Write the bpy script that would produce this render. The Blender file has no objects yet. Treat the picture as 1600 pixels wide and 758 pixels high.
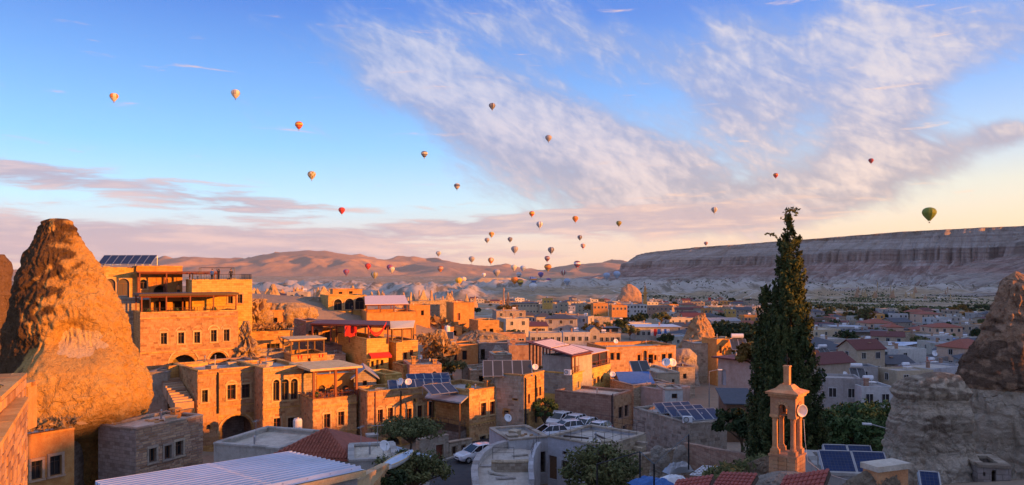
import bpy, bmesh, math, random
import numpy as np
from mathutils import Vector, Matrix, noise as mnoise
rad = math.radians
SC = bpy.context.scene
COL = SC.collection
random.seed(7); np.random.seed(7)
RNG = random.Random(11)

# ---------------------------------------------------------------- camera (eye level is z = 0)
F = 1186.0; CX = 800.0; HY = 425.0            # focal length in photo pixels, centre column, horizon row
cam_d = bpy.data.cameras.new('camera'); cam = bpy.data.objects.new('camera', cam_d); COL.objects.link(cam)
cam_d.sensor_width = 36.0; cam_d.lens = 36.0*F/1600.0
cam_d.shift_y = (HY-379.0)/1600.0
cam_d.clip_start = 0.5; cam_d.clip_end = 40000
cam.rotation_euler = (rad(90), 0, 0)
SC.camera = cam

# ---------------------------------------------------------------- sun and sky
SUN_AZ, SUN_EL = 116.0, 7.0                    # clockwise from the view direction
sun_d = bpy.data.lights.new('sun', 'SUN'); sun = bpy.data.objects.new('sun', sun_d); COL.objects.link(sun)
sun_d.energy = 4.2; sun_d.angle = rad(0.5); sun_d.color = (1.0, 0.318, 0.018)
SDIR = Vector((math.sin(rad(SUN_AZ))*math.cos(rad(SUN_EL)), math.cos(rad(SUN_AZ))*math.cos(rad(SUN_EL)), math.sin(rad(SUN_EL))))
sun.rotation_euler = (-SDIR).to_track_quat('-Z', 'Y').to_euler()
SC.view_settings.view_transform = 'Standard'; SC.view_settings.look = 'None'
SC.view_settings.exposure = 1.3; SC.view_settings.gamma = 1.0
SC.render.film_transparent = False
try:
    SC.cycles.max_bounces = 6; SC.cycles.diffuse_bounces = 3; SC.cycles.volume_bounces = 0; SC.cycles.transparent_max_bounces = 8
except Exception: pass

class NT:
    """small node-tree helper"""
    def __init__(s, tree): s.t = tree; s.n = tree.nodes; s.l = tree.links
    def new(s, typ, **kw):
        nd = s.n.new(typ)
        for k, v in kw.items(): setattr(nd, k, v)
        return nd
    def put(s, sock, v):
        if isinstance(v, bpy.types.NodeSocket): s.l.new(v, sock)
        elif v is not None: sock.default_value = v
    def m(s, op, a, b=None, c=None, clamp=False):
        nd = s.new('ShaderNodeMath', operation=op); nd.use_clamp = clamp
        for i, v in enumerate((a, b, c)):
            if v is not None: s.put(nd.inputs[i], v)
        return nd.outputs[0]
    def mix(s, f, a, b, typ='MIX'):
        nd = s.new('ShaderNodeMix', data_type='RGBA', blend_type=typ); nd.clamp_factor = True
        s.put(nd.inputs[0], f)
        for i, v in ((6, a), (7, b)):
            if isinstance(v, tuple): v = (v[0], v[1], v[2], 1)
            s.put(nd.inputs[i], v)
        return nd.outputs[2]
    def ramp(s, f, stops, mode='LINEAR'):
        nd = s.new('ShaderNodeValToRGB'); nd.color_ramp.interpolation = mode
        el = nd.color_ramp.elements
        while len(el) < len(stops): el.new(0.5)
        for e, (p, c) in zip(el, stops):
            e.position = p; e.color = (c[0], c[1], c[2], 1) if isinstance(c, tuple) else (c, c, c, 1)
        s.put(nd.inputs[0], f); return nd.outputs[0]
    def sstep(s, x, a, b):
        nd = s.new('ShaderNodeMapRange', interpolation_type='SMOOTHSTEP')
        s.put(nd.inputs[0], x); nd.inputs[1].default_value = a; nd.inputs[2].default_value = b
        nd.inputs[3].default_value = 0; nd.inputs[4].default_value = 1
        return nd.outputs[0]
    def noise(s, vec, scale, detail=4, rough=0.55, dist=0.0, out=0):
        nd = s.new('ShaderNodeTexNoise'); s.put(nd.inputs['Vector'], vec)
        nd.inputs['Scale'].default_value = scale; nd.inputs['Detail'].default_value = detail
        nd.inputs['Roughness'].default_value = rough; nd.inputs['Distortion'].default_value = dist
        return nd.outputs[out]
    def xyz(s, x, y, z):
        nd = s.new('ShaderNodeCombineXYZ')
        for i, v in enumerate((x, y, z)): s.put(nd.inputs[i], v)
        return nd.outputs[0]

def build_world():
    w = bpy.data.worlds.new('World'); SC.world = w; w.use_nodes = True
    N = NT(w.node_tree); N.n.clear()
    out = N.new('ShaderNodeOutputWorld'); bg = N.new('ShaderNodeBackground')
    N.l.new(bg.outputs[0], out.inputs[0]); bg.inputs[1].default_value = 0.12
    sky = N.new('ShaderNodeTexSky', sky_type='NISHITA'); sky.sun_disc = False
    sky.sun_elevation = rad(SUN_EL); sky.sun_rotation = rad(SUN_AZ)
    sky.altitude = 1200; sky.air_density = 1.0; sky.dust_density = 1.2; sky.ozone_density = 2.0
    tc = N.new('ShaderNodeTexCoord'); sep = N.new('ShaderNodeSeparateXYZ'); N.l.new(tc.outputs['Generated'], sep.inputs[0])
    x, y, z = sep.outputs
    az = N.m('MULTIPLY', N.m('ARCTAN2', x, y), 180/math.pi)
    el = N.m('MULTIPLY', N.m('ARCSINE', z), 180/math.pi)
    # clear sky: the Nishita sky blended with a dawn gradient that depends on height and on the side of the sun
    cs = N.m('COSINE', N.m('MULTIPLY', N.m('SUBTRACT', az, SUN_AZ), math.pi/180))
    east = N.sstep(cs, -0.85, 0.45)
    ek = N.m('POWER', N.m('DIVIDE', N.m('MAXIMUM', el, 0.0), 90.0), 0.5)
    k = lambda e: (e/90.0)**.5
    lft = N.ramp(ek, [(0, (.33,.20,.165)), (k(2.2), (.31,.25,.25)), (k(5), (.20,.315,.40)), (k(9), (.095,.235,.43)), (k(19), (.022,.080,.285)), (k(45), (.028,.068,.19)), (1, (.030,.060,.15))])
    rgt = N.ramp(ek, [(0, (.46,.265,.14)), (k(3), (.46,.32,.18)), (k(6), (.38,.335,.25)), (k(9.5), (.21,.27,.35)), (k(13), (.115,.20,.39)), (k(20), (.055,.115,.32)), (k(45), (.032,.072,.19)), (1, (.030,.060,.15))])
    grad = N.mix(1.0, N.mix(east, lft, rgt), (10.0, 10.0, 10.0), 'MULTIPLY')
    skyc = N.mix(0.82, sky.outputs[0], grad)
    vd = tc.outputs['Generated']
    warp = N.noise(vd, 2.2, 3, 0.5, out=1)
    wv = N.new('ShaderNodeVectorMath', operation='MULTIPLY_ADD'); N.put(wv.inputs[0], warp); wv.inputs[1].default_value = (0.07, 0.07, 0.04); N.put(wv.inputs[2], vd)
    def streak(tilt, sc):
        mp = N.new('ShaderNodeMapping'); mp.vector_type = 'TEXTURE'; mp.inputs['Rotation'].default_value = (0, rad(tilt), 0); mp.inputs['Scale'].default_value = sc
        N.put(mp.inputs[0], wv.outputs[0]); return mp.outputs[0]
    v1 = streak(CLOUD_TILT, (.17, .17, .095))
    n1 = N.noise(v1, 1.0, 9, 0.58, 0.3)
    n2 = N.noise(streak(CLOUD_TILT+6, (.072, .072, .020)), 1.0, 6, 0.62, 0.5)
    n4 = N.noise(streak(CLOUD_TILT+38, (.020, .020, .011)), 1.0, 3, 0.55, 0.4)     # fine ripples
    n3 = N.noise(streak(0, (.095, .095, .0105)), 1.0, 7, 0.6, 0.3)   # low flat banks near the horizon
    def blob(a0, e0, ra, re, rot=0.0, amp=1.0):
        da = N.m('SUBTRACT', az, a0); de = N.m('SUBTRACT', el, e0)
        c, s_ = math.cos(rad(rot)), math.sin(rad(rot))
        p = N.m('DIVIDE', N.m('ADD', N.m('MULTIPLY', da, c), N.m('MULTIPLY', de, s_)), ra)
        q = N.m('DIVIDE', N.m('SUBTRACT', N.m('MULTIPLY', de, c), N.m('MULTIPLY', da, s_)), re)
        r2 = N.m('ADD', N.m('MULTIPLY', p, p), N.m('MULTIPLY', q, q))
        return N.m('MULTIPLY', N.m('EXPONENT', N.m('MULTIPLY', r2, -1.0)), amp)
    def px(a, b): 
        aa = math.degrees(math.atan((a-CX)/F)); return aa, math.degrees(math.atan((HY-b)/F*math.cos(rad(aa))))
    def pblob(a, b, wa, wb, rot, amp):
        aa, ee = px(a, b); k = 0.0483*0.93
        return blob(aa, ee, wa*k, wb*k, rot, amp)
    tot = None
    for bl in CLOUDS:
        g = pblob(*bl); tot = g if tot is None else N.m('ADD', tot, g)
    behind = N.sstep(N.m('ABSOLUTE', az), 42, 75)                # unseen cloud all round and overhead, thickened for a brighter, neutral fill
    tot = N.m('ADD', tot, N.m('MAXIMUM', N.m('MULTIPLY', behind, 0.55), N.m('MULTIPLY', N.sstep(el, 22, 40), 0.85)))
    dens = N.m('ADD', N.m('ADD', N.m('MULTIPLY', N.m('SUBTRACT', n1, .5), 1.7), N.m('MULTIPLY', N.m('SUBTRACT', n2, .5), 1.0)), N.m('ADD', N.m('MULTIPLY', N.m('SUBTRACT', n4, .5), .30), N.m('SUBTRACT', tot, 0.41)))
    cov = N.sstep(dens, -0.20, 0.60)
    low = None
    for bl in LOWCLOUDS:
        g = pblob(*bl); low = g if low is None else N.m('ADD', low, g)
    dlow = N.sstep(N.m('ADD', N.m('MULTIPLY', N.m('SUBTRACT', n3, .5), 2.7), N.m('SUBTRACT', low, 0.40)), -0.10, 0.45)
    warmth = N.sstep(el, 16, 4)
    tops = N.mix(warmth, N.mix(east, (2.1, 2.25, 2.9), (2.9, 2.6, 2.6)), N.mix(east, (2.7, 2.3, 2.5), (3.9, 2.95, 2.3)))
    base = N.mix(warmth, N.mix(east, (1.0, 1.45, 2.6), (1.25, 1.55, 2.55)), N.mix(east, (1.5, 1.5, 1.9), (1.95, 1.7, 1.7)))
    lit = N.sstep(N.m('ADD', N.m('ADD', N.m('MULTIPLY', n4, .45), N.m('MULTIPLY', n2, 0.7)), N.m('MULTIPLY', N.m('ADD', n1, N.m('MULTIPLY', dens, .35)), 0.8)), 0.94, 1.52)
    cloudc = N.mix(lit, base, tops)
    c1 = N.mix(N.m('MULTIPLY', cov, 0.93), skyc, cloudc)
    lowc = N.mix(N.sstep(n3, 0.42, 0.72), N.mix(east, (1.75, 1.5, 1.85), (2.7, 2.1, 1.9)), N.mix(east, (2.9, 2.1, 2.05), (4.4, 3.0, 2.0)))
    c2 = N.mix(N.m('MULTIPLY', dlow, 0.85), c1, lowc)
    N.l.new(c2, bg.inputs[0])
# cloud groups: photo column, row, half sizes, tilt, weight
CLOUD_TILT = 20
CLOUDS = [(690,135,220,70,-20,.62),(850,205,270,90,-20,.85),(1040,280,180,70,-14,.9),(760,230,170,60,-18,.35),(600,90,100,36,-15,.42),(900,320,200,40,-5,.35),
          (1150,60,70,90,35,.55),(1220,140,95,75,-38,.78),(1130,170,85,45,-30,.62),(1430,80,140,75,14,.85),(1390,160,65,70,20,.75),(1365,215,60,45,0,.5),
          (1340,270,165,52,10,.95),(1240,320,200,34,6,.65),(1490,240,80,26,6,.5),(1570,207,42,18,0,.95),(980,60,200,46,-14,.55),(800,45,160,45,-14,.5),(1290,35,120,50,0,.42),(1600,45,60,45,0,.55),(1050,110,120,40,-20,.3)]
LOWCLOUDS = [(20,265,90,20,0,.75),(160,285,170,16,-2,.62),(400,322,150,22,-2,.8),(20,375,330,36,0,1.1),(330,385,330,26,0,.95),(720,356,220,14,3,.95),(960,345,240,30,0,.95),(1180,330,160,26,4,.7),(720,400,330,14,0,.4)]
build_world()

# ---------------------------------------------------------------- pixel -> place
def P3(px, py, Y): return Vector(((px-CX)*Y/F, Y, (HY-py)*Y/F))
def PZ(px, py, z):
    Y = (HY-py); Y = z*F/Y
    return Vector(((px-CX)*Y/F, Y, z))
def XatY(px, Y): return (px-CX)*Y/F

# ---------------------------------------------------------------- mesh building
MATS = {}
class MB:
    """collects shapes, then links them as ONE mesh object"""
    def __init__(s): s.v = []; s.f = []; s.uv = []; s.var = []; s.mi = []; s.cur = 0.5; s.curm = 0
    def quad(s, pts, uv=None, var=None):
        i = len(s.v); s.v.extend(Vector(p) for p in pts); s.f.append(tuple(range(i, i+len(pts))))
        if uv is None:
            a = Vector(pts[1])-Vector(pts[0]); L = a.length or 1
            n = (a.cross(Vector(pts[2])-Vector(pts[1]))); n = n.normalized() if n.length > 1e-9 else Vector((0, 0, 1))
            if abs(n.z) > 0.9: uv = [(p[0], p[1]) for p in pts]
            else:
                t = Vector((-n.y, n.x, 0)); t = t.normalized() if t.length > 1e-6 else Vector((1, 0, 0))
                uv = [(Vector(p).dot(t), p[2]) for p in pts]
        s.uv.append(uv); s.var.append(s.cur if var is None else var); s.mi.append(s.curm)
    def box(s, c, size, rz=0.0, var=None, top=True, bottom=True):
        cx, cy, cz = c; a, b, h = size[0]/2, size[1]/2, size[2]/2
        R = Matrix.Rotation(rz, 3, 'Z'); C = Vector(c)
        p = [C + R @ Vector((sx*a, sy*b, sz*h)) for sz in (-1, 1) for sx, sy in ((-1, -1), (1, -1), (1, 1), (-1, 1))]
        fs = [(0, 1, 5, 4), (1, 2, 6, 5), (2, 3, 7, 6), (3, 0, 4, 7)]
        if top: fs.append((4, 5, 6, 7))
        if bottom: fs.append((3, 2, 1, 0))
        for q in fs: s.quad([p[i] for i in q], var=var)
    def hexa(s, p, var=None):
        """8 corners: bottom ring then top ring"""
        for q in ((0, 1, 5, 4), (1, 2, 6, 5), (2, 3, 7, 6), (3, 0, 4, 7), (4, 5, 6, 7), (3, 2, 1, 0)): s.quad([p[i] for i in q], var=var)
    def bar(s, a, b, r, n=5, r2=None, cap=True):
        a = Vector(a); b = Vector(b); d = b-a
        if d.length < 1e-6: return
        q = d.to_track_quat('Z', 'Y'); r2 = r if r2 is None else r2
        ra = [a + q @ Vector((r*math.cos(2*math.pi*i/n), r*math.sin(2*math.pi*i/n), 0)) for i in range(n)]
        rb = [b + q @ Vector((r2*math.cos(2*math.pi*i/n), r2*math.sin(2*math.pi*i/n), 0)) for i in range(n)]
        for i in range(n):
            j = (i+1) % n; s.quad([ra[i], ra[j], rb[j], rb[i]])
        if cap: s.quad(ra[::-1]); s.quad(rb)
    def tube(s, pts, r, n=5, r2=None):
        k = len(pts)-1
        for i in range(k):
            ra = r if r2 is None else r+(r2-r)*i/k; rb = r if r2 is None else r+(r2-r)*(i+1)/k
            s.bar(pts[i], pts[i+1], ra, n, rb)
    def lathe(s, prof, c=(0, 0, 0), n=12, var=None, colours=None):
        C = Vector(c); rings = []
        for r, z in prof: rings.append([C+Vector((r*math.cos(2*math.pi*i/n), r*math.sin(2*math.pi*i/n), z)) for i in range(n)])
        for k in range(len(prof)-1):
            for i in range(n):
                j = (i+1) % n
                vv = var if colours is None else colours(k, i)
                if prof[k][0] < 1e-5: s.quad([rings[k][i], rings[k+1][j], rings[k+1][i]], var=vv)
                elif prof[k+1][0] < 1e-5: s.quad([rings[k][i], rings[k][j], rings[k+1][i]], var=vv)
                else: s.quad([rings[k][i], rings[k][j], rings[k+1][j], rings[k+1][i]], var=vv)
    def mesh(s, name, mats, off=(0, 0, 0), smooth=False):
        me = bpy.data.meshes.new(name); o = Vector(off)
        me.from_pydata([tuple(p-o) for p in s.v], [], s.f)
        ul = me.uv_layers.new(name='UVMap')
        ul.data.foreach_set('uv', [c for fuv in s.uv for t in fuv for c in t])
        at = me.attributes.new('var', 'FLOAT', 'FACE'); at.data.foreach_set('value', s.var)
        for m_ in (mats if isinstance(mats, (list, tuple)) else [mats]): me.materials.append(MATS[m_] if isinstance(m_, str) else m_)
        if any(s.mi): me.polygons.foreach_set('material_index', s.mi)
        if smooth: me.polygons.foreach_set('use_smooth', [True]*len(me.polygons))
        me.update(); return me
    def build(s, name, mats, parent=None, smooth=False, off=None, weld=False):
        if not s.f: return None
        loc = Vector(off) if off is not None else (parent.matrix_loc if False else Vector((0, 0, 0)))
        base = wloc(parent) if parent is not None else Vector((0, 0, 0))
        if off is None: loc = base if parent is not None else Vector((0, 0, 0))
        me = s.mesh(name, mats, loc, smooth)
        if weld or smooth:
            bm = bmesh.new(); bm.from_mesh(me); bmesh.ops.remove_doubles(bm, verts=bm.verts, dist=0.0005); bm.to_mesh(me); bm.free()
        o = bpy.data.objects.new(name, me); COL.objects.link(o)
        if parent is not None: o.parent = parent; o.location = loc-base
        else: o.location = loc
        return o

def wloc(o):
    v = Vector(o.location)
    while o.parent is not None: o = o.parent; v = v+Vector(o.location)
    return v
def tag(o, label=None, cat=None, group=None, kind=None):
    if label: o['label'] = label
    if cat: o['category'] = cat
    if group: o['group'] = group
    if kind: o['kind'] = kind
    return o
def thing(name, label, cat, loc, group=None, rz=0.0):
    o = bpy.data.objects.new(name, None); COL.objects.link(o); o.empty_display_size = 0.3
    o.location = loc; o.rotation_euler = (0, 0, rz)
    return tag(o, label, cat, group)
def kids(o): return [c for c in bpy.data.objects if c.parent == o]
def inst(name, me, loc, parent=None, rz=0.0, sc=None):
    o = bpy.data.objects.new(name, me); COL.objects.link(o)
    if parent is not None: o.parent = parent
    o.location = loc; o.rotation_euler = (0, 0, rz)
    if sc is not None: o.scale = sc
    return o
def copy_thing(src, loc, rz=0.0, label=None, group=None, sc=None):
    tree = PROTO_KIDS.setdefault(src.name, [(c, kids(c)) for c in kids(src)])
    r = src.copy(); COL.objects.link(r); r.location = loc; r.rotation_euler = (0, 0, rz)
    if sc: r.scale = (sc, sc, sc)
    if label: r['label'] = label
    if group: r['group'] = group
    for c, gs in tree:
        k = c.copy(); COL.objects.link(k); k.parent = r
        for g in gs:
            d = g.copy(); COL.objects.link(d); d.parent = k
    return r
PROTO_KIDS = {}
def shape(o, name=None):                                   # a mesh straight from numpy-like lists
    return o
def raw_mesh(name, verts, faces, mats, smooth=True, col=None, var=None):
    me = bpy.data.meshes.new(name); me.from_pydata(verts, [], faces)
    for m_ in (mats if isinstance(mats, (list, tuple)) else [mats]): me.materials.append(MATS[m_])
    if smooth: me.polygons.foreach_set('use_smooth', [True]*len(me.polygons))
    if var is not None:
        at = me.attributes.new('var', 'FLOAT', 'POINT'); at.data.foreach_set('value', var)
    me.update(); return me
# ---------------------------------------------------------------- materials
def new_mat(name):
    m = bpy.data.materials.new(name); m.use_nodes = True; N = NT(m.node_tree); N.n.clear()
    out = N.new('ShaderNodeOutputMaterial'); b = N.new('ShaderNodeBsdfPrincipled'); N.l.new(b.outputs[0], out.inputs[0])
    MATS[name] = m; return N, b
def objc(N): return N.new('ShaderNodeTexCoord').outputs['Object']
def geop(N): return N.new('ShaderNodeNewGeometry').outputs['Position']
def attr(N, name='var'):
    a = N.new('ShaderNodeAttribute'); a.attribute_name = name; return a.outputs['Fac']
def bump(N, b, h, strength, dist):
    nd = N.new('ShaderNodeBump'); nd.inputs['Strength'].default_value = strength; nd.inputs['Distance'].default_value = dist
    N.put(nd.inputs['Height'], h); N.l.new(nd.outputs[0], b.inputs['Normal'])
def plain(name, c, rough=0.7, metal=0.0, spec=0.4, var=0.25, scale=3.0, bmp=0.0):
    N, b = new_mat(name); p = geop(N)
    n = N.noise(p, scale, 4, 0.6); f = N.m('MULTIPLY_ADD', N.m('SUBTRACT', n, 0.5), var*2, 1.0)
    N.put(b.inputs['Base Color'], N.mix(1.0, (c[0], c[1], c[2]), N.xyz(f, f, f), 'MULTIPLY'))
    b.inputs['Roughness'].default_value = rough; b.inputs['Metallic'].default_value = metal
    b.inputs['Specular IOR Level'].default_value = spec
    if bmp: bump(N, b, n, bmp, 0.02)
def stone(name, c1, c2, cd, brick=None, bstr=0.5, rough=0.9, stain=0.5, mortar=None):
    """cut tuff: two stone colours, darker weathering; brick = (width, height) of the courses in metres"""
    N, b = new_mat(name); p = geop(N)
    big = N.noise(p, 0.35, 5, 0.6); mid = N.noise(p, 2.2, 5, 0.65); fine = N.noise(p, 14, 3, 0.6)
    v = attr(N)
    col = N.mix(N.sstep(mid, 0.35, 0.68), c1, c2)
    h = fine
    if brick:
        uv = N.new('ShaderNodeUVMap').outputs[0]
        wob = N.noise(uv, 1.3, 2, 0.5, out=1)
        wv = N.new('ShaderNodeVectorMath', operation='MULTIPLY_ADD'); N.put(wv.inputs[0], wob); wv.inputs[1].default_value = (0.10, 0.07, 0); N.put(wv.inputs[2], uv)
        br = N.new('ShaderNodeTexBrick'); br.inputs['Scale'].default_value = 1.0
        br.inputs['Brick Width'].default_value = brick[0]; br.inputs['Row Height'].default_value = brick[1]
        br.inputs['Mortar Size'].default_value = 0.022; br.inputs['Mortar Smooth'].default_value = 0.3; br.inputs['Bias'].default_value = 0.0
        br.inputs['Color1'].default_value = (0, 0, 0, 1); br.inputs['Color2'].default_value = (1, 1, 1, 1); br.inputs['Mortar'].default_value = (0.5, 0.5, 0.5, 1)
        N.put(br.inputs['Vector'], wv.outputs[0])
        col = N.mix(N.sstep(br.outputs['Color'], 0.62, 1.0), col, c2)
        col = N.mix(N.m('MULTIPLY', N.sstep(br.outputs['Color'], 0.3, 0.0), 0.7), col, cd)
        col = N.mix(N.m('MULTIPLY', br.outputs['Fac'], 0.65), col, mortar or cd)
        h = N.m('SUBTRACT', N.m('MULTIPLY', fine, 0.4), N.m('MULTIPLY', br.outputs['Fac'], 0.9))
    col = N.mix(N.sstep(v, 0.55, 1.0), col, c2)
    col = N.mix(N.m('MULTIPLY', N.sstep(v, 0.45, 0.0), 0.8), col, cd)
    col = N.mix(N.m('MULTIPLY', N.sstep(big, 0.50, 0.75), stain), col, cd)
    uvs = N.new('ShaderNodeSeparateXYZ'); N.put(uvs.inputs[0], N.new('ShaderNodeUVMap').outputs[0])
    oi = N.new('ShaderNodeObjectInfo').outputs['Random']
    stk = N.noise(N.xyz(N.m('MULTIPLY', uvs.outputs[0], 1.9), N.m('MULTIPLY', uvs.outputs[1], .22), N.m('MULTIPLY', oi, 40.0)), 1.0, 5, .65)
    col = N.mix(N.m('MULTIPLY', N.sstep(stk, .52, .74), .30+.45*stain), col, cd)
    k = N.m('MULTIPLY', N.m('MULTIPLY_ADD', N.m('SUBTRACT', fine, 0.5), 0.55, 1.0), N.m('MULTIPLY_ADD', oi, .30, .84))
    col = N.mix(1.0, col, N.xyz(k, k, N.m('MULTIPLY', k, N.m('MULTIPLY_ADD', oi, -.16, 1.08))), 'MULTIPLY')
    N.put(b.inputs['Base Color'], col); b.inputs['Roughness'].default_value = rough; b.inputs['Specular IOR Level'].default_value = 0.2
    bump(N, b, h, bstr, 0.05)
stone('stone_gold', (.48,.265,.085), (.57,.345,.13), (.26,.13,.05), (0.62, 0.30))
stone('stone_gold_plain', (.52,.28,.085), (.60,.35,.125), (.34,.165,.055))
stone('stone_yellow', (.58,.36,.095), (.66,.43,.14), (.38,.21,.06), (0.62, 0.30), stain=0.3)
stone('stone_pink', (.40,.235,.165), (.47,.31,.22), (.25,.14,.095), (0.55, 0.28))
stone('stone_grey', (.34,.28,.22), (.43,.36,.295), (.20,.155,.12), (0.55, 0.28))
stone('stone_rubble', (.37,.28,.19), (.47,.37,.27), (.20,.14,.09), (0.42, 0.26), bstr=0.9)
stone('stone_white', (.46,.42,.37), (.56,.51,.45), (.30,.25,.20), (0.55, 0.28), stain=0.3)
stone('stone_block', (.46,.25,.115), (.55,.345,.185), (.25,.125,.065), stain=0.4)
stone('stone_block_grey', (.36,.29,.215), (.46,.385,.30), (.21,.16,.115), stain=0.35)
stone('stone_block_pink', (.43,.26,.165), (.51,.35,.235), (.27,.155,.095), stain=0.35)
stone('stone_trim', (.50,.335,.17), (.57,.41,.23), (.34,.20,.10), stain=0.2)
stone('stone_orange', (.50,.225,.07), (.58,.31,.11), (.29,.12,.04), stain=0.4)
stone('stone_tower', (.50,.235,.115), (.58,.32,.17), (.31,.135,.07), stain=0.35)
stone('plaster_cream', (.60,.43,.22), (.66,.50,.29), (.44,.30,.16), stain=0.35)
stone('plaster_beige', (.43,.345,.25), (.50,.41,.31), (.28,.21,.15), stain=0.5)
stone('plaster_white', (.47,.46,.45), (.56,.55,.54), (.28,.26,.24), stain=0.85)
stone('plaster_grey', (.35,.325,.30), (.43,.40,.375), (.21,.19,.17), stain=0.6)
stone('plaster_pink', (.54,.36,.27), (.60,.43,.34), (.38,.25,.18), stain=0.5)
stone('concrete', (.37,.34,.31), (.45,.42,.39), (.22,.20,.18), stain=0.7)
stone('roof_screed', (.46,.40,.34), (.57,.51,.45), (.25,.21,.175), stain=0.8)
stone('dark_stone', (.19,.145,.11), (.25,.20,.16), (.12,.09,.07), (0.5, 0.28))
plain('wood_red', (.20,.055,.030), 0.6, var=.5, scale=8)
plain('wood_brown', (.16,.085,.045), 0.6, var=.5, scale=8)
plain('wood_dark', (.07,.042,.028), 0.6, var=.5, scale=8)
plain('metal_dark', (.035,.035,.04), 0.45, 0.6)
plain('metal_grey', (.35,.36,.38), 0.45, 0.7)
plain('metal_white', (.72,.74,.78), 0.4, 0.0, var=.1)
plain('sheet_white', (.46,.54,.66), 0.38, 0.25, var=.30, scale=.5)  # the blue of the reflected sky is put into this base colour
plain('tank_white', (.70,.70,.72), 0.35, 0.0, var=.12)
plain('roof_maroon', (.13,.035,.030), 0.7, var=.5, scale=4, bmp=.3)
plain('roof_slate', (.060,.062,.075), 0.6, var=.5, scale=3, bmp=.3)
plain('roof_grey', (.28,.28,.30), 0.65, var=.45, scale=2)
plain('roof_tile', (.30,.085,.050), 0.75, var=.6, scale=2.5, bmp=.4)
plain('roof_red', (.32,.07,.05), 0.7, var=.4, scale=3)
plain('roof_blue', (.05,.15,.45), 0.6, var=.3)
plain('cloth_red', (.55,.03,.025), 0.85, var=.3)
plain('cloth_orange', (.62,.20,.05), 0.85, var=.3)
plain('cloth_cream', (.72,.60,.42), 0.85, var=.2)
plain('cloth_pink', (.72,.55,.50), 0.85, var=.2)
plain('cloth_blue', (.06,.16,.42), 0.85, var=.3)
plain('cloth_dark', (.03,.03,.04), 0.85, var=.3)
plain('skin', (.42,.24,.16), 0.6, var=.1)
plain('plastic_white', (.75,.76,.78), 0.35, var=.08)
plain('rubber', (.02,.02,.02), 0.8)
plain('rim', (.45,.46,.48), 0.3, 0.8)
plain('lamp_lens', (.75,.75,.72), 0.15, var=.05)
plain('asphalt', (.060,.058,.062), 0.85, var=.45, scale=1.5, bmp=.3)
plain('bark', (.10,.065,.04), 0.9, var=.5, scale=6, bmp=.5)
plain('terracotta', (.42,.15,.07), 0.8, var=.3)
def gloss(name, c, rough=0.08, coat=0.0, metal=0.0):
    N, b = new_mat(name); n = N.noise(geop(N), 1.2, 3)
    f = N.m('MULTIPLY_ADD', N.m('SUBTRACT', n, 0.5), 0.3, 1.0)
    N.put(b.inputs['Base Color'], N.mix(1.0, c, N.xyz(f, f, f), 'MULTIPLY'))
    b.inputs['Roughness'].default_value = rough; b.inputs['Metallic'].default_value = metal; b.inputs['Coat Weight'].default_value = coat
gloss('glass_dark', (.018,.020,.024), 0.10)
gloss('glass_curtain', (.12,.10,.085), 0.12)
gloss('paint_white', (.78,.79,.82), 0.25, 0.6)
gloss('paint_silver', (.42,.44,.48), 0.25, 0.6, 0.3)
gloss('paint_blue', (.10,.18,.40), 0.25, 0.6)
gloss('car_glass', (.012,.014,.018), 0.05)
def m_solar():
    N, b = new_mat('solar'); uv = N.new('ShaderNodeUVMap').outputs[0]
    br = N.new('ShaderNodeTexBrick'); br.offset = 0.0; br.inputs['Scale'].default_value = 1.0
    br.inputs['Brick Width'].default_value = 0.16; br.inputs['Row Height'].default_value = 0.16; br.inputs['Mortar Size'].default_value = 0.008
    br.inputs['Color1'].default_value = (.010,.026,.085,1); br.inputs['Color2'].default_value = (.014,.036,.115,1); br.inputs['Mortar'].default_value = (.06,.075,.11,1)
    N.put(br.inputs['Vector'], uv); N.put(b.inputs['Base Color'], br.outputs[0]); b.inputs['Roughness'].default_value = 0.32; b.inputs['Specular IOR Level'].default_value = 0.18
    N, b = new_mat('collector'); n = N.noise(geop(N), .8, 3)
    N.put(b.inputs['Base Color'], N.mix(n, (.022,.026,.034), (.05,.055,.065))); b.inputs['Roughness'].default_value = 0.4
m_solar()
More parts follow.
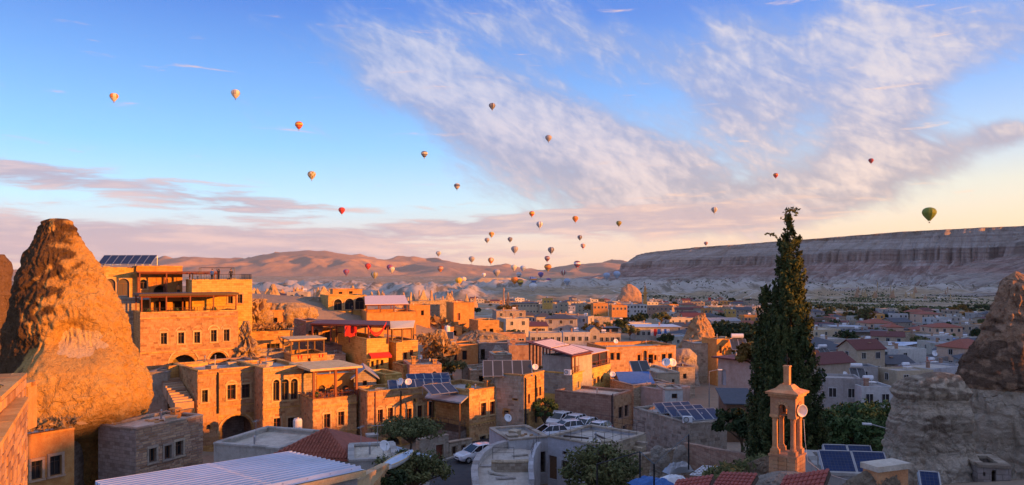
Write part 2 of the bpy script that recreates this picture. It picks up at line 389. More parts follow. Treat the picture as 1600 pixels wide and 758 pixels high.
def rock(name, c1, c2, cdark, strata=0.0, speck=.35, crk=.7, lo=.60, dark_amt=0.5, strat_scale=0.55, bstr=0.9, white=None):
    """weathered tuff rock: beds, lichen darkening that follows its own noise, cracks"""
    N, b = new_mat(name); p = geop(N)
    sp = N.new('ShaderNodeSeparateXYZ'); N.put(sp.inputs[0], p)
    big = N.noise(p, 0.16, 6, 0.62, 0.4); mid = N.noise(p, 0.8, 6, 0.65, 0.3); fine = N.noise(p, 5.0, 5, 0.7)
    zz = N.m('ADD', sp.outputs[2], N.m('MULTIPLY', big, .8))
    bands = N.noise(N.xyz(N.m('MULTIPLY', sp.outputs[0], 0.03), N.m('MULTIPLY', sp.outputs[1], 0.03), zz), strat_scale, 5, 0.7)
    col = N.mix(N.sstep(mid, 0.32, 0.70), c1, c2)
    if strata: col = N.mix(N.m('MULTIPLY', N.sstep(bands, 0.50, 0.62), strata), col, cdark)
    vw = N.new('ShaderNodeVectorMath', operation='MULTIPLY_ADD'); N.put(vw.inputs[0], N.noise(p, 1.1, 3, .6, out=1)); vw.inputs[1].default_value = (1.3, 1.3, .8); N.put(vw.inputs[2], p)
    vo = N.new('ShaderNodeTexVoronoi', feature='DISTANCE_TO_EDGE'); vo.inputs['Scale'].default_value = .55; N.put(vo.inputs['Vector'], vw.outputs[0])
    crack = N.m('MULTIPLY', N.sstep(vo.outputs['Distance'], .05, .0), N.sstep(N.noise(p, .5, 2), .42, .62))
    pit = N.new('ShaderNodeTexVoronoi'); pit.inputs['Scale'].default_value = 2.6; N.put(pit.inputs['Vector'], vw.outputs[0]); pitd = N.sstep(pit.outputs['Distance'], .30, .05)
    col = N.mix(N.m('MULTIPLY', crack, crk), col, cdark)
    v = attr(N)
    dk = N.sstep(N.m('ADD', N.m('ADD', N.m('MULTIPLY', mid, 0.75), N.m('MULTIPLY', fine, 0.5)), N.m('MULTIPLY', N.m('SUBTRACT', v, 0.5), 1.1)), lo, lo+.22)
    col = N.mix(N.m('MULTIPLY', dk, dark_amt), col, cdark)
    spk = N.noise(p, 2.7, 7, .82, .3)
    col = N.mix(N.m('MULTIPLY', N.sstep(spk, .53, .62), speck), col, cdark)
    col = N.mix(N.m('MULTIPLY', N.sstep(spk, .42, .34), speck*.8), col, c2)
    if white: col = N.mix(N.m('MULTIPLY', N.sstep(N.m('ADD', attr(N, 'pale'), N.m('MULTIPLY', N.m('SUBTRACT', mid, .5), .8)), 0.45, 0.55), .85), col, white)
    k = N.m('MULTIPLY_ADD', N.m('SUBTRACT', fine, 0.5), 0.6, 1.0)
    col = N.mix(1.0, col, N.xyz(k, k, k), 'MULTIPLY')
    N.put(b.inputs['Base Color'], col); b.inputs['Roughness'].default_value = 0.95; b.inputs['Specular IOR Level'].default_value = 0.1
    h = N.m('ADD', N.m('ADD', mid, N.m('ADD', N.m('MULTIPLY', fine, 0.9), N.m('MULTIPLY', spk, 0.9))), N.m('MULTIPLY', bands, 0.8 if strata else 0.0))
    h = N.m('SUBTRACT', N.m('SUBTRACT', h, N.m('MULTIPLY', crack, crk)), N.m('MULTIPLY', pitd, .4))
    bump(N, b, h, bstr, 0.35)
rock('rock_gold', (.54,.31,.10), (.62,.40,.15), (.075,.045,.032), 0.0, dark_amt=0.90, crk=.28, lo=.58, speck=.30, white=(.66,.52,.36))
rock('rock_strata', (.68,.56,.42), (.75,.64,.50), (.22,.165,.12), 0.55, crk=.35, dark_amt=0.8, strat_scale=1.1, speck=.22)
rock('rock_brown', (.44,.27,.17), (.54,.36,.245), (.12,.078,.055), 0.15, crk=.5, dark_amt=0.8, speck=.6, white=(.72,.60,.46))
rock('rock_tan', (.50,.345,.185), (.58,.42,.25), (.24,.15,.085), 0.2, dark_amt=0.5)
rock('rock_pale', (.48,.40,.32), (.56,.49,.41), (.27,.21,.17), 0.3, dark_amt=0.5)
rock('rock_orange', (.50,.29,.14), (.58,.38,.22), (.25,.15,.09), 0.1, dark_amt=0.5)
rock('rubble', (.38,.29,.20), (.48,.38,.27), (.17,.12,.08), 0.0, dark_amt=0.7, bstr=1.0)
def m_ground():
    N, b = new_mat('ground'); p = geop(N); sp = N.new('ShaderNodeSeparateXYZ'); N.put(sp.inputs[0], p)
    yy = sp.outputs[1]
    big = N.noise(p, 0.012, 6, 0.62, 0.5); mid = N.noise(p, 0.09, 6, 0.65); fine = N.noise(p, 1.2, 5, 0.65)
    near = N.mix(mid, (.34,.26,.185), (.26,.20,.15)); near = N.mix(N.m('MULTIPLY', N.sstep(fine, .5, .8), .6), near, (.16,.12,.09))
    fld = N.mix(N.sstep(mid, .35, .7), (.43,.32,.20), (.29,.215,.135))
    fld = N.mix(N.m('MULTIPLY', N.sstep(big, .5, .62), .75), fld, (.44,.37,.30))
    fld = N.mix(N.m('MULTIPLY', N.sstep(N.noise(p, .03, 5, .7), .53, .66), .8), fld, (.085,.085,.05))
    tr = N.noise(p, .006, 2, .4, 1.5); tr = N.m('ABSOLUTE', N.m('SUBTRACT', tr, .5)); fld = N.mix(N.sstep(tr, .010, .004), fld, (.55,.48,.40))
    v = attr(N)                                                     # white tuff badlands
    wht = N.mix(N.noise(p, .05, 5, .7), (.58,.52,.45), (.38,.32,.26)); wx = N.new('ShaderNodeMapping'); wx.inputs['Scale'].default_value = (.045, .008, .02); N.put(wx.inputs[0], p); wn = N.noise(wx.outputs[0], 1.0, 6, .68, .6)
    wht = N.mix(N.sstep(wn, .48, .60), wht, (.22,.185,.14))
    far = N.mix(N.sstep(v, .2, .7), fld, wht)
    col = N.mix(N.sstep(yy, 260, 700), near, far)
    N.put(b.inputs['Base Color'], col); b.inputs['Roughness'].default_value = 1.0; b.inputs['Specular IOR Level'].default_value = 0.05
    bump(N, b, mid, 0.5, 2.0)
    # mesa: colours by bed
    N, b = new_mat('mesa'); p = geop(N); v = attr(N)
    big = N.noise(p, .006, 5, .6, .4); mid = N.noise(p, .035, 6, .7); 
    sp = N.new('ShaderNodeSeparateXYZ'); N.put(sp.inputs[0], p)
    beds = N.noise(N.xyz(N.m('MULTIPLY', sp.outputs[0], .0012), N.m('MULTIPLY', sp.outputs[1], .0012), N.m('ADD', N.m('MULTIPLY', sp.outputs[2], .12), big)), 1.3, 6, .75)
    h = N.m('ADD', v, N.m('MULTIPLY', N.m('SUBTRACT', mid, .5), .14))
    col = N.ramp(h, [(0.0, (.46,.36,.25)), (.045, (.48,.39,.29)), (.07, (.72,.67,.60)), (.13, (.62,.52,.46)), (.17, (.60,.41,.35)), (.33, (.55,.35,.30)), (.40, (.50,.35,.30)), (.50, (.58,.43,.37)), (.60, (.52,.41,.36)), (.66, (.47,.40,.35)), (.80, (.50,.43,.375)), (.95, (.38,.32,.27)), (1.0, (.20,.16,.11))])
    col = N.mix(N.m('MULTIPLY', N.sstep(beds, .50, .58), .60), col, (.66,.60,.55))
    col = N.mix(N.m('MULTIPLY', N.sstep(beds, .47, .36), .5), col, (.24,.17,.15))
    col = N.mix(N.m('MULTIPLY', N.sstep(mid, .52, .72), .45), col, (.17,.145,.11))
    A_ = attr(N, 'along'); D_ = attr(N, 'down')
    st1 = N.noise(N.xyz(N.m('MULTIPLY', A_, .055), N.m('MULTIPLY', D_, .006), 2.0), 1.0, 6, .7, .3)
    st2 = N.noise(N.xyz(N.m('ADD', N.m('MULTIPLY', A_, .020), N.m('MULTIPLY', D_, .012)), N.m('MULTIPLY', D_, .010), 7.0), 1.0, 6, .65, .5)
    col = N.mix(N.m('MULTIPLY', N.sstep(st1, .50, .66), .42), col, (.36,.27,.235))
    col = N.mix(N.m('MULTIPLY', N.sstep(st1, .47, .34), .55), col, (.62,.50,.43))
    st3 = N.noise(N.xyz(N.m('MULTIPLY', A_, .13), N.m('MULTIPLY', D_, .010), 5.0), 1.0, 5, .6, .3); lowm = N.sstep(D_, 96, 118)
    col = N.mix(N.m('MULTIPLY', N.m('MULTIPLY', N.sstep(st3, .49, .58), lowm), .6), col, (.36,.225,.19))
    col = N.mix(N.m('MULTIPLY', N.m('MULTIPLY', N.sstep(st3, .46, .37), lowm), .55), col, (.70,.56,.50))
    col = N.mix(N.m('MULTIPLY', N.sstep(st2, .50, .64), .36), col, (.29,.25,.20))
    N.put(b.inputs['Base Color'], col); b.inputs['Roughness'].default_value = 1.0; b.inputs['Specular IOR Level'].default_value = 0.05
    bump(N, b, N.m('ADD', N.m('ADD', mid, beds), N.m('MULTIPLY', st1, 2.0)), 1.0, 14.0)
    N, b = new_mat('far_hill'); p = geop(N); mid = N.noise(p, .004, 6, .65)
    col = N.mix(mid, (.50,.33,.22), (.38,.25,.17)); N.put(b.inputs['Base Color'], col); b.inputs['Roughness'].default_value = 1.0; b.inputs['Specular IOR Level'].default_value = 0.05
    bump(N, b, N.noise(p, .02, 5, .6), 0.5, 10.0)
m_ground()
def leaf(name, c1, c2, c3):
    N, b = new_mat(name); v = attr(N); n = N.noise(geop(N), 1.1, 3)
    col = N.mix(N.sstep(N.m('ADD', N.m('MULTIPLY', v, .7), N.m('MULTIPLY', n, .5)), .3, .9), c1, c2)
    col = N.mix(N.sstep(v, .86, 1.0), col, c3)
    N.put(b.inputs['Base Color'], col); b.inputs['Roughness'].default_value = 0.75; b.inputs['Specular IOR Level'].default_value = 0.2
    b.inputs['Subsurface Weight'].default_value = 0.0
leaf('leaf_cypress', (.026,.045,.015), (.085,.10,.030), (.17,.135,.045))
leaf('leaf_green', (.035,.07,.022), (.095,.145,.045), (.15,.18,.065))
leaf('leaf_olive', (.07,.085,.03), (.16,.16,.06), (.23,.20,.085))
leaf('leaf_dark', (.018,.034,.012), (.045,.065,.022), (.08,.09,.03))
leaf('leaf_autumn', (.13,.075,.018), (.24,.14,.03), (.32,.19,.04))
leaf('leaf_dry', (.22,.13,.05), (.34,.21,.09), (.42,.28,.13))
# ---------------------------------------------------------------- land
def lerp(xs, x):
    if x <= xs[0][0]: return xs[0][1]
    for (a, va), (b, vb) in zip(xs, xs[1:]):
        if x <= b: return va+(vb-va)*(x-a)/(b-a)
    return xs[-1][1]
def ridged(x, y, z=0.0, octs=4):
    s, a, f, t = 0.0, 1.0, 1.0, 0.0
    for _ in range(octs):
        s += a*(1-abs(mnoise.noise(Vector((x*f, y*f, z))))*2); t += a; a *= .5; f *= 2.1
    return s/t
BASE = [(0, -3.2), (10, -5), (62, -19.6), (90, -20.2), (120, -21), (200, -25), (300, -29.5), (450, -32), (700, -35), (1100, -38), (2500, -42), (4500, -25), (9000, -10), (30000, -10)]
HILLS = [(-68, 124, 30, 30, 13), (-35, 165, 28, 28, 11), (-175, 330, 115, 95, 25), (60, 20, 30, 40, 7), (-75, 55, 22, 40, 7), (36, 145, 14, 14, 3), (-27, 80, 9, 7, -3.2)]
def zt(X, Y):
    r = math.hypot(X*.6, Y) if Y > 0 else math.hypot(X*.6, Y)
    z = lerp(BASE, r)
    for hx, hy, sx, sy, a in HILLS: z += a*math.exp(-((X-hx)/sx)**2/2-((Y-hy)/sy)**2/2)
    return z
def bad(X, Y):
    r = math.hypot(X, Y)
    st_ = 880+max(0, min(1, (X/max(Y, 1)*F-400)/120))*520
    k = max(0.0, min(1.0, (r-st_)/200))*max(0.0, min(1.0, (2900-r)/700))
    if k <= 0: return 0.0, 0.0
    m = max(0.0, min(1.0, (mnoise.noise(Vector((X/330+5, Y/260, 1.7)))+.18)*3.2))
    rr = .65*ridged(X/48, Y/230, .3, 5)+.35*ridged(X/120, Y/160, 2.3, 4)
    return k*m*(max(0.0, rr-.15))*36, k*m*.9
def build_ground():
    th = [-180+6*i for i in range(23)]+[-42+.24*i for i in range(350)]+[42+6*i for i in range(1, 24)]
    th = sorted(set(round(t, 3) for t in th if t < 180)); nr = 235
    rs = [5*(13000/5)**(i/(nr-1)) for i in range(nr)]
    V = []; A = []
    for r in rs:
        for t in th:
            X = r*math.sin(rad(t)); Y = r*math.cos(rad(t)); b, m = bad(X, Y)
            z = zt(X, Y)+b+mnoise.noise(Vector((X/7, Y/7, 0)))*min(.5, r/200)+(mnoise.noise(Vector((X/90, Y/90, 4)))*min(5.0, max(0, r-350)/120))
            V.append((X, Y, z)); A.append(m*min(1, b/5))
    n = len(th); Fc = [(k*n+i, k*n+(i+1) % n, (k+1)*n+(i+1) % n, (k+1)*n+i) for k in range(nr-1) for i in range(n)]
    c = len(V); V.append((0, 0, -3.2)); A.append(0)
    Fc += [(c, (i+1) % n, i) for i in range(n)]
    o = inst('ground', raw_mesh('ground', V, Fc, 'ground', True, var=A), (0, 0, 0)); tag(o, 'tan valley floor with pale badlands and scrub behind the town', kind='structure')
build_ground()
def build_far_hills():
    sil = [(-3000, 417), (-800, 408), (0, 424), (120, 418), (240, 410), (300, 402), (340, 403), (385, 404), (430, 396), (480, 394), (510, 395), (560, 402), (610, 409), (680, 411), (740, 416), (800, 420), (850, 424), (900, 415), (945, 411), (985, 416), (1040, 424), (1600, 428), (3500, 424)]
    az0, az1, na, nr = -62, 62, 620, 110; R0, R1 = 4300, 8200
    V = []
    for k in range(nr):
        t = k/(nr-1)
        for i in range(na):
            a = az0+(az1-az0)*i/(na-1); ta = math.tan(rad(a)); px = CX+F*ta
            c = 6400+500*mnoise.noise(Vector((a/9, 0, 3)))
            Y = R0+(R1-R0)*t; zc = (HY-lerp(sil, px))*c/F
            tt = (Y-R0)/(c-R0)
            s = (tt**1.15 if tt < 1 else max(0, 1-(tt-1)*.9))
            X = ta*Y
            q = .6*ridged(X/560+.3*Y/900, Y/1300, .7, 5)+.4*ridged(X/1100+.25*Y/900, Y/1700, 1.7, 3)
            amp = 1-.75*math.exp(-((tt-1)/.12)**2)
            z = -35+(zc+35)*s+(q-.38)*190*min(1, s*2.2)*amp*(min(1.0, (zc+60)/110))
            if tt < 1: z = min(z, -35+(zc+35)*(.25+.75*tt)+12)
            V.append((X, Y, z))
    Fc = [(k*na+i, k*na+i+1, (k+1)*na+i+1, (k+1)*na+i) for k in range(nr-1) for i in range(na-1)]
    o = inst('hills', raw_mesh('hills', V, Fc, 'far_hill'), (0, 0, 0)); tag(o, 'far bare hills glowing pink in the low sun', kind='structure')
build_far_hills()
def build_mesa():
    pts = [((px-CX)*Y/F, Y, (HY-py)*Y/F) for px, py, Y in ((1008, 401, 3700), (1001, 399, 3000), (1000, 398, 2620), (1016, 394, 2480), (1100, 385, 2300), (1250, 374, 2080), (1400, 362, 1920), (1600, 352, 1760))]
    pts += [(1330, 1330, 150), (1420, 900, 180), (1480, 500, 190), (1500, 100, 140), (1450, -400, 100)]  # unseen continuation of the rim, added and raised to shade the plain
    pts = [(-450+pts[0][0], 4300, -20)]+pts if False else pts
    P = [Vector(p) for p in pts]; L = [0]
    for a, b in zip(P, P[1:]): L.append(L[-1]+(b.xy-a.xy).length)
    na = 1250; tot = L[-1]; path = []
    for i in range(na):
        s = tot*(i/(na-1)); j = max(k for k in range(len(L)) if L[k] <= s+1e-6); j = min(j, len(P)-2)
        t = (s-L[j])/(L[j+1]-L[j]); t2 = t
        path.append((P[j].lerp(P[j+1], t2), s))
    def sm(i, w=7):
        q = Vector((0, 0, 0)); n = 0
        for k in range(max(0, i-w), min(na, i+w+1)): q += path[k][0]; n += 1
        return q/n
    S = [sm(i) for i in range(na)]
    prof = [(-500, .96), (-120, 1.0), (-20, 1.0), (0, .985), (6, .93), (30, .86), (62, .76), (95, .67), (104, .64), (112, .47), (130, .42), (190, .30), (260, .19), (330, .11), (380, .085), (395, .05), (470, .03), (640, 0.0), (760, -.06)]
    ds = [-500, -300, -120, -60, -20, -8, 0, 3, 6]+[6+(112-6)*k/26 for k in range(1, 27)]+[112+(400-112)*k/34 for k in range(1, 35)]+[400+360*k/12 for k in range(1, 13)]
    V = []; A = []; AL = []; DN = []
    for k, d in enumerate(ds):
        h0 = lerp(prof, d)
        for i in range(na):
            a = path[i][1]; p = S[i]
            tg = (S[min(na-1, i+3)]-S[max(0, i-3)]).xy.normalized(); n = Vector((tg.y, -tg.x))
            g = 0.0; dz = 0.0
            if d > -30:
                low = max(0, min(1, (d-60)/140)); mid_ = math.exp(-((d-108)/30)**2); up = min(1, (d+30)/40)
                r1 = ridged(a/58, d/500+.3, 2, 4)-.45; r2 = ridged(a/21, d/220, 5, 3)-.4
                g = 46*mnoise.noise(Vector((a/190, .3, 0)))*up+26*mnoise.noise(Vector((a/70, .8, 0)))*up
                g += (.55*up+.45*low)*(70*r1+26*r2)*(1 if d < 420 else max(0, 1-(d-420)/150))
                g += mid_*30*(ridged(a/15, .1, 7, 3)-.4)
                g += (1-low)*14*mnoise.noise(Vector((a/26, d/50, 1)))*up
                dz = (22*r1+11*r2)*max(0, min(1, (d-115)/60))*max(0, min(1, (460-d)/120))+3.5*(ridged(a/33+d/90, d/60, 9, 3)-.4)*max(0, min(1, (d-8)/20))*(1-low)
            f = min(1, max(.35, (p.z+38)/110)); f *= 1 if a > 1450 else (.40 if a < 1050 else .40+.60*(a-1050)/400)
            q = p.xy+n*(d*f+g*f)
            H = p.z+38
            z = -38+H*h0+dz*f+2.2*mnoise.noise(Vector((a/22, d/15, 2)))*(1 if d > 4 else .35)
            AL.append(a); DN.append(d); V.append((q.x, q.y, z)); A.append(max(0, min(1, h0+.03*mnoise.noise(Vector((a/60, 0, 8))))))
    m = len(ds); Fc = [(k*na+i, k*na+i+1, (k+1)*na+i+1, (k+1)*na+i) for k in range(m-1) for i in range(na-1)]
    me = raw_mesh('mesa', V, Fc, 'mesa', True, var=A)
    for nm, L_ in (('along', AL), ('down', DN)): at = me.attributes.new(nm, 'FLOAT', 'POINT'); at.data.foreach_set('value', L_)
    o = inst('mesa', me, (0, 0, 0)); tag(o, 'long flat topped mesa with pink and grey cliffs above gullied slopes', kind='structure')
build_mesa()
Ux, Uy = -math.cos(rad(SUN_AZ)), math.sin(rad(SUN_AZ)); Sx, Sy = math.sin(rad(SUN_AZ)), math.cos(rad(SUN_AZ))
def build_shade_hill():
    z0 = [(-300, -5), (0, -4.6), (15, -5), (26, -5.2), (30.8, -5.2), (31.2, -7.9), (32.3, -7.9), (32.8, -5), (40, -4.7), (50, -6.4), (60, -9.3), (68, -11.0), (76.6, -11.3), (84, -9.6), (91, -10.5), (115, -13.5), (146, -11), (200, -12), (280, -13), (340, -15), (414, -14), (440, -9), (460, -1), (500, 8), (560, 16), (640, 30)]  # crest of the added, unseen hill, set by where its shadow should end
    s0 = 285; V = []; nu, ns = 470, 34
    for j in range(ns):
        s = 165+260*j/(ns-1)
        for i in range(nu):
            u = -260+900*i/(nu-1); X = s*Sx+u*Ux; Y = s*Sy+u*Uy
            h = lerp(z0, u)+s0*math.tan(rad(SUN_EL))+1.0*mnoise.noise(Vector((u/13, 0, 0)))
            g = -36; k = math.exp(-((s-s0)/62)**2)
            V.append((X, Y, g+(h-g)*k+(1-k)*3*mnoise.noise(Vector((X/25, Y/25, 0)))))
    Fc = [(k*nu+i, k*nu+i+1, (k+1)*nu+i+1, (k+1)*nu+i) for k in range(ns-1) for i in range(nu-1)]
    o = inst('hill', raw_mesh('hill', V, Fc, 'ground'), (0, 0, 0)); tag(o, 'unseen hill added east of the town, crest shaped to shade the valley', kind='structure')
build_shade_hill()

# ---------------------------------------------------------------- rocks
def rock_body(rows, Y, ry, amp, seed, n=150, m=130, bulge=(), sq=1.0, var=None, pale=None, fr=0.22, strata=0.0, crag=0.25, cf=1.0, fac=0.10, zs=2.0):
    """body of revolution-like rock through the silhouette rows (row, left, right) at depth Y"""
    rows = sorted(rows); V = []; A = []; B = []
    p0, p1 = rows[0][0], rows[-1][0]
    for k in range(m+1):
        t = k/m; py = p0+(p1-p0)*(t**1.1)
        xl = XatY(lerp([(r[0], r[1]) for r in rows], py), Y); xr = XatY(lerp([(r[0], r[2]) for r in rows], py), Y)
        z = (HY-py)*Y/F; xc = (xl+xr)/2; rx = (xr-xl)/2; rz = min(rx*ry, 9.0)
        for i in range(n):
            a = 2*math.pi*i/n; c, s = math.cos(a), math.sin(a)
            e = (abs(c)**(2*sq)+abs(s)**(2*sq))**(-.5/sq)
            p = Vector((xc+rx*c*e, Y+rz*s*e, z)); q = p*fr+Vector((seed*7.1, seed*3.3, 0))
            d = amp*(mnoise.fractal(q, .9, 2.1, 6)*.9+(mnoise.noise(q*.55))*.9)
            d += amp*.45*(ridged(q.x*1.7, q.y*1.7, q.z*1.0, 4)-.45)
            if strata: d += strata*(mnoise.noise(Vector((p.x*.12, p.y*.12, p.z*1.5+seed)))+.6*mnoise.noise(Vector((p.x*.25, p.y*.25, p.z*4+seed))))
            d += crag*(ridged(q.x*4.5*cf+.5*mnoise.noise(q*3), q.y*4.5*cf, q.z*zs*cf, 4)-.5)*min(1.5, amp*2)-amp*.12
            d += fac*(mnoise.noise(q*3.1+Vector((0, 0, .4))*mnoise.noise(q*5), noise_basis='VORONOI_F2F1')-.28)+fac*.5*(mnoise.noise(q*7.3, noise_basis='VORONOI_F2F1')-.28)
            d *= min(1, .30+rx*.45)
            for bx, by, br, ba in bulge:
                if s < 0:
                    ppx = CX+p.x*F/Y; r2 = ((ppx-bx)/br)**2+((py-by)/(br*.9))**2
                    d += ba*math.exp(-r2**3)*(-s)
            V.append((p.x+d*c, p.y+d*s, p.z+d*.25*mnoise.noise(q*2)))
            ppx = CX+p.x*F/Y
            A.append(var(ppx, py, s) if var else .5); B.append(pale(ppx, py, s) if pale else 0)
    Fc = [(k*n+i, (k+1)*n+i, (k+1)*n+(i+1) % n, k*n+(i+1) % n) for k in range(m) for i in range(n)]
    c = len(V); V.append((sum(v[0] for v in V[:n])/n, Y, V[0][2]+.05)); A.append(A[0]); B.append(0)
    Fc += [(c, i, (i+1) % n) for i in range(n)]
    return V, Fc, A, B
def rock_thing(name, label, cat, mat, rows, Y, ry=.8, amp=.5, seed=1, group=None, **kw):
    V, Fc, A, B = rock_body(rows, Y, ry, amp, seed, **kw)
    c = Vector((sum(v[0] for v in V)/len(V), Y, min(v[2] for v in V)))
    me = raw_mesh(name, [tuple(Vector(v)-c) for v in V], Fc, mat, True, var=A)
    at = me.attributes.new('pale', 'FLOAT', 'POINT'); at.data.foreach_set('value', B)
    o = inst(name, me, c); tag(o, label, cat, group); return o
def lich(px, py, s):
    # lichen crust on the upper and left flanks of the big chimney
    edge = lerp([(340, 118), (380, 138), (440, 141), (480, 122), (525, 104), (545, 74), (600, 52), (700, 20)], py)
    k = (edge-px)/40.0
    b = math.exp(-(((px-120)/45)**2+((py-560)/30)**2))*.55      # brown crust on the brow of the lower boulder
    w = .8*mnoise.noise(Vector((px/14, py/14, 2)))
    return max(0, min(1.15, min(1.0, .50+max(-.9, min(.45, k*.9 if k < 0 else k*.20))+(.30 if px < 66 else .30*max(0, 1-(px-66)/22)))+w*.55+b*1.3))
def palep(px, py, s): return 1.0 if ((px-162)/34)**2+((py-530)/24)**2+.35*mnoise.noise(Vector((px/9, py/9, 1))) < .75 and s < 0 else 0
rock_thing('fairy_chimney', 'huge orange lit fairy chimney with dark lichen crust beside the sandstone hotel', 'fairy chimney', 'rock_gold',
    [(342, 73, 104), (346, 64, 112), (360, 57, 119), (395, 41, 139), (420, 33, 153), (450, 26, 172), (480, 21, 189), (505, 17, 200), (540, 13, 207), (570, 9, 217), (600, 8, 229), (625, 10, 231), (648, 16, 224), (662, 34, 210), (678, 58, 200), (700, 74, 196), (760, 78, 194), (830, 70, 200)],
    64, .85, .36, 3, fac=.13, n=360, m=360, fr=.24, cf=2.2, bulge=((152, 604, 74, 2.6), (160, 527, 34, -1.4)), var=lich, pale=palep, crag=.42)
rock_thing('rock_outcrop', 'dark rock flank behind the huge fairy chimney at the left edge', 'rock', 'rock_brown',
    [(398, -40, 8), (420, -50, 16), (470, -60, 20), (600, -70, 22), (760, -80, 30)], 78, .8, .6, 5, n=90, m=70, var=lambda a, b, s: .8)
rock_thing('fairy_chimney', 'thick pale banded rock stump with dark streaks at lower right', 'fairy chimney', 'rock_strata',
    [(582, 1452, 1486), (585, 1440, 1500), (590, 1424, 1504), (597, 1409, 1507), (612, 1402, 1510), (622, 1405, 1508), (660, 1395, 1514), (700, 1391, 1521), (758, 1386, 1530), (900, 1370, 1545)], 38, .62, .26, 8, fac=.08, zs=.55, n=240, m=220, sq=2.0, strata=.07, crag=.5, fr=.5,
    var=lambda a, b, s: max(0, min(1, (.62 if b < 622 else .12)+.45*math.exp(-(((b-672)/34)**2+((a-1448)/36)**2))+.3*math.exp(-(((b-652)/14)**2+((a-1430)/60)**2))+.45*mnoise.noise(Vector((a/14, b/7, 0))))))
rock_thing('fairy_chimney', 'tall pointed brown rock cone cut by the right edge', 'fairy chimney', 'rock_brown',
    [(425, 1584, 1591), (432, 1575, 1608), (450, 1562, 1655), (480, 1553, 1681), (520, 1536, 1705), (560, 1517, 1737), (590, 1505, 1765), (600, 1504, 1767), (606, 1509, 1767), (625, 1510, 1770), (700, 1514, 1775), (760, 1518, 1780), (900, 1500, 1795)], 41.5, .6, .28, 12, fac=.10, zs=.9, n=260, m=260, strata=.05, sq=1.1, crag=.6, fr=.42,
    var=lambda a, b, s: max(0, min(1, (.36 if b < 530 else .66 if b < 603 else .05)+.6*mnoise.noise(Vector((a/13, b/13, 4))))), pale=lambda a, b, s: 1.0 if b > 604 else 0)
MATS['rock_brown'].node_tree
# ---------------------------------------------------------------- house kit
MESHES = {}
def cached(key, fn):
    if key not in MESHES: MESHES[key] = fn()
    return MESHES[key]
def arc(u0, u1, vs, rise, n=10):
    um, R = (u0+u1)/2, (u1-u0)/2
    return [(um-R*math.cos(math.pi*i/n), vs+rise*math.sin(math.pi*i/n)) for i in range(n+1)]
def wall_panel(mb, O, rz, W, z0, z1, ops, dep=.28, split=None):
    """a wall from O along rz with real openings (u0,u1,v0,v1,arched) and their reveals"""
    dx = Vector((math.cos(rz), math.sin(rz), 0)); nin = Vector((-math.sin(rz), math.cos(rz), 0))
    def P(u, v, d=0.0): return Vector((O[0], O[1], 0))+dx*u+nin*d+Vector((0, 0, v))
    us = sorted({0, W, *[max(0, min(W, o[0])) for o in ops], *[max(0, min(W, o[1])) for o in ops]})
    zs = sorted({z0, z1, *[max(z0, min(z1, o[2])) for o in ops], *[max(z0, min(z1, o[3])) for o in ops]})
    for a, b in zip(us, us[1:]):
        for c, d in zip(zs, zs[1:]):
            if b-a < 1e-4 or d-c < 1e-4: continue
            m, k = (a+b)/2, (c+d)/2
            if any(o[0] < m < o[1] and o[2] < k < o[3] for o in ops): continue
            mb.quad([P(a, c), P(b, c), P(b, d), P(a, d)], uv=[(a, c), (b, c), (b, d), (a, d)])
    for u0, u1, v0, v1, ar in ops:
        if ar:
            rise = min((u1-u0)/2*ar, (v1-v0)*.95); vs = v1-rise; A = arc(u0, u1, vs, rise)
            h = len(A)//2
            for i in range(h):
                mb.quad([P(u0, v1), P(*A[i]), P(*A[i+1])], uv=[(u0, v1), A[i], A[i+1]])
            for i in range(h, len(A)-1):
                mb.quad([P(u1, v1), P(*A[i]), P(*A[i+1])], uv=[(u1, v1), A[i], A[i+1]])
            for i in range(len(A)-1): mb.quad([P(*A[i]), P(*A[i], dep), P(*A[i+1], dep), P(*A[i+1])])
        else: vs = v1; mb.quad([P(u0, v1), P(u0, v1, dep), P(u1, v1, dep), P(u1, v1)])
        mb.quad([P(u0, v0), P(u0, v0, dep), P(u0, vs, dep), P(u0, vs)]); mb.quad([P(u1, v0), P(u1, vs), P(u1, vs, dep), P(u1, v0, dep)])
        mb.quad([P(u0, v0), P(u1, v0), P(u1, v0, dep), P(u0, v0, dep)])
def window_mesh(w, h, ar, wood, cols):
    mb = MB(); t = .07
    rise = min(w/2*ar, h*.9) if ar else 0
    hs = h-rise
    mb.box((-w/2+t/2, 0, hs/2), (t, .06, hs)); mb.box((w/2-t/2, 0, hs/2), (t, .06, hs)); mb.box((0, 0, t/2), (w-2*t, .055, t))
    if ar:
        A = arc(-w/2+t/2, w/2-t/2, hs, rise-t/2, 8)
        for (a, b), (c, d) in zip(A, A[1:]): mb.bar((a, 0, b), (c, 0, d), t/2, 4)
        mb.box((0, .004, hs), (w-2*t, .05, t*.8))
    else: mb.box((0, 0, h-t/2), (w-2*t, .055, t))
    for i in range(1, cols): mb.box((-w/2+w*i/cols, .003, hs/2+t/4), (t*.8, .045, hs-1.5*t))
    if h > 1.1 and cols > 1 and not ar: mb.box((0, .006, h*.68), (w-2*t, .04, t*.6))
    return mb.mesh('window', wood)
def pane_mesh(w, h, ar, mat):
    mb = MB(); rise = min(w/2*ar, h*.9) if ar else 0; hs = h-rise
    pts = [(-w/2, 0, 0), (w/2, 0, 0), (w/2, 0, hs)]
    if ar: pts += [(a, 0, b) for a, b in arc(-w/2, w/2, hs, rise, 8)[::-1][1:-1]]
    pts += [(-w/2, 0, hs)]
    mb.quad(pts, uv=[(p[0], p[2]) for p in pts]); return mb.mesh('pane', mat)
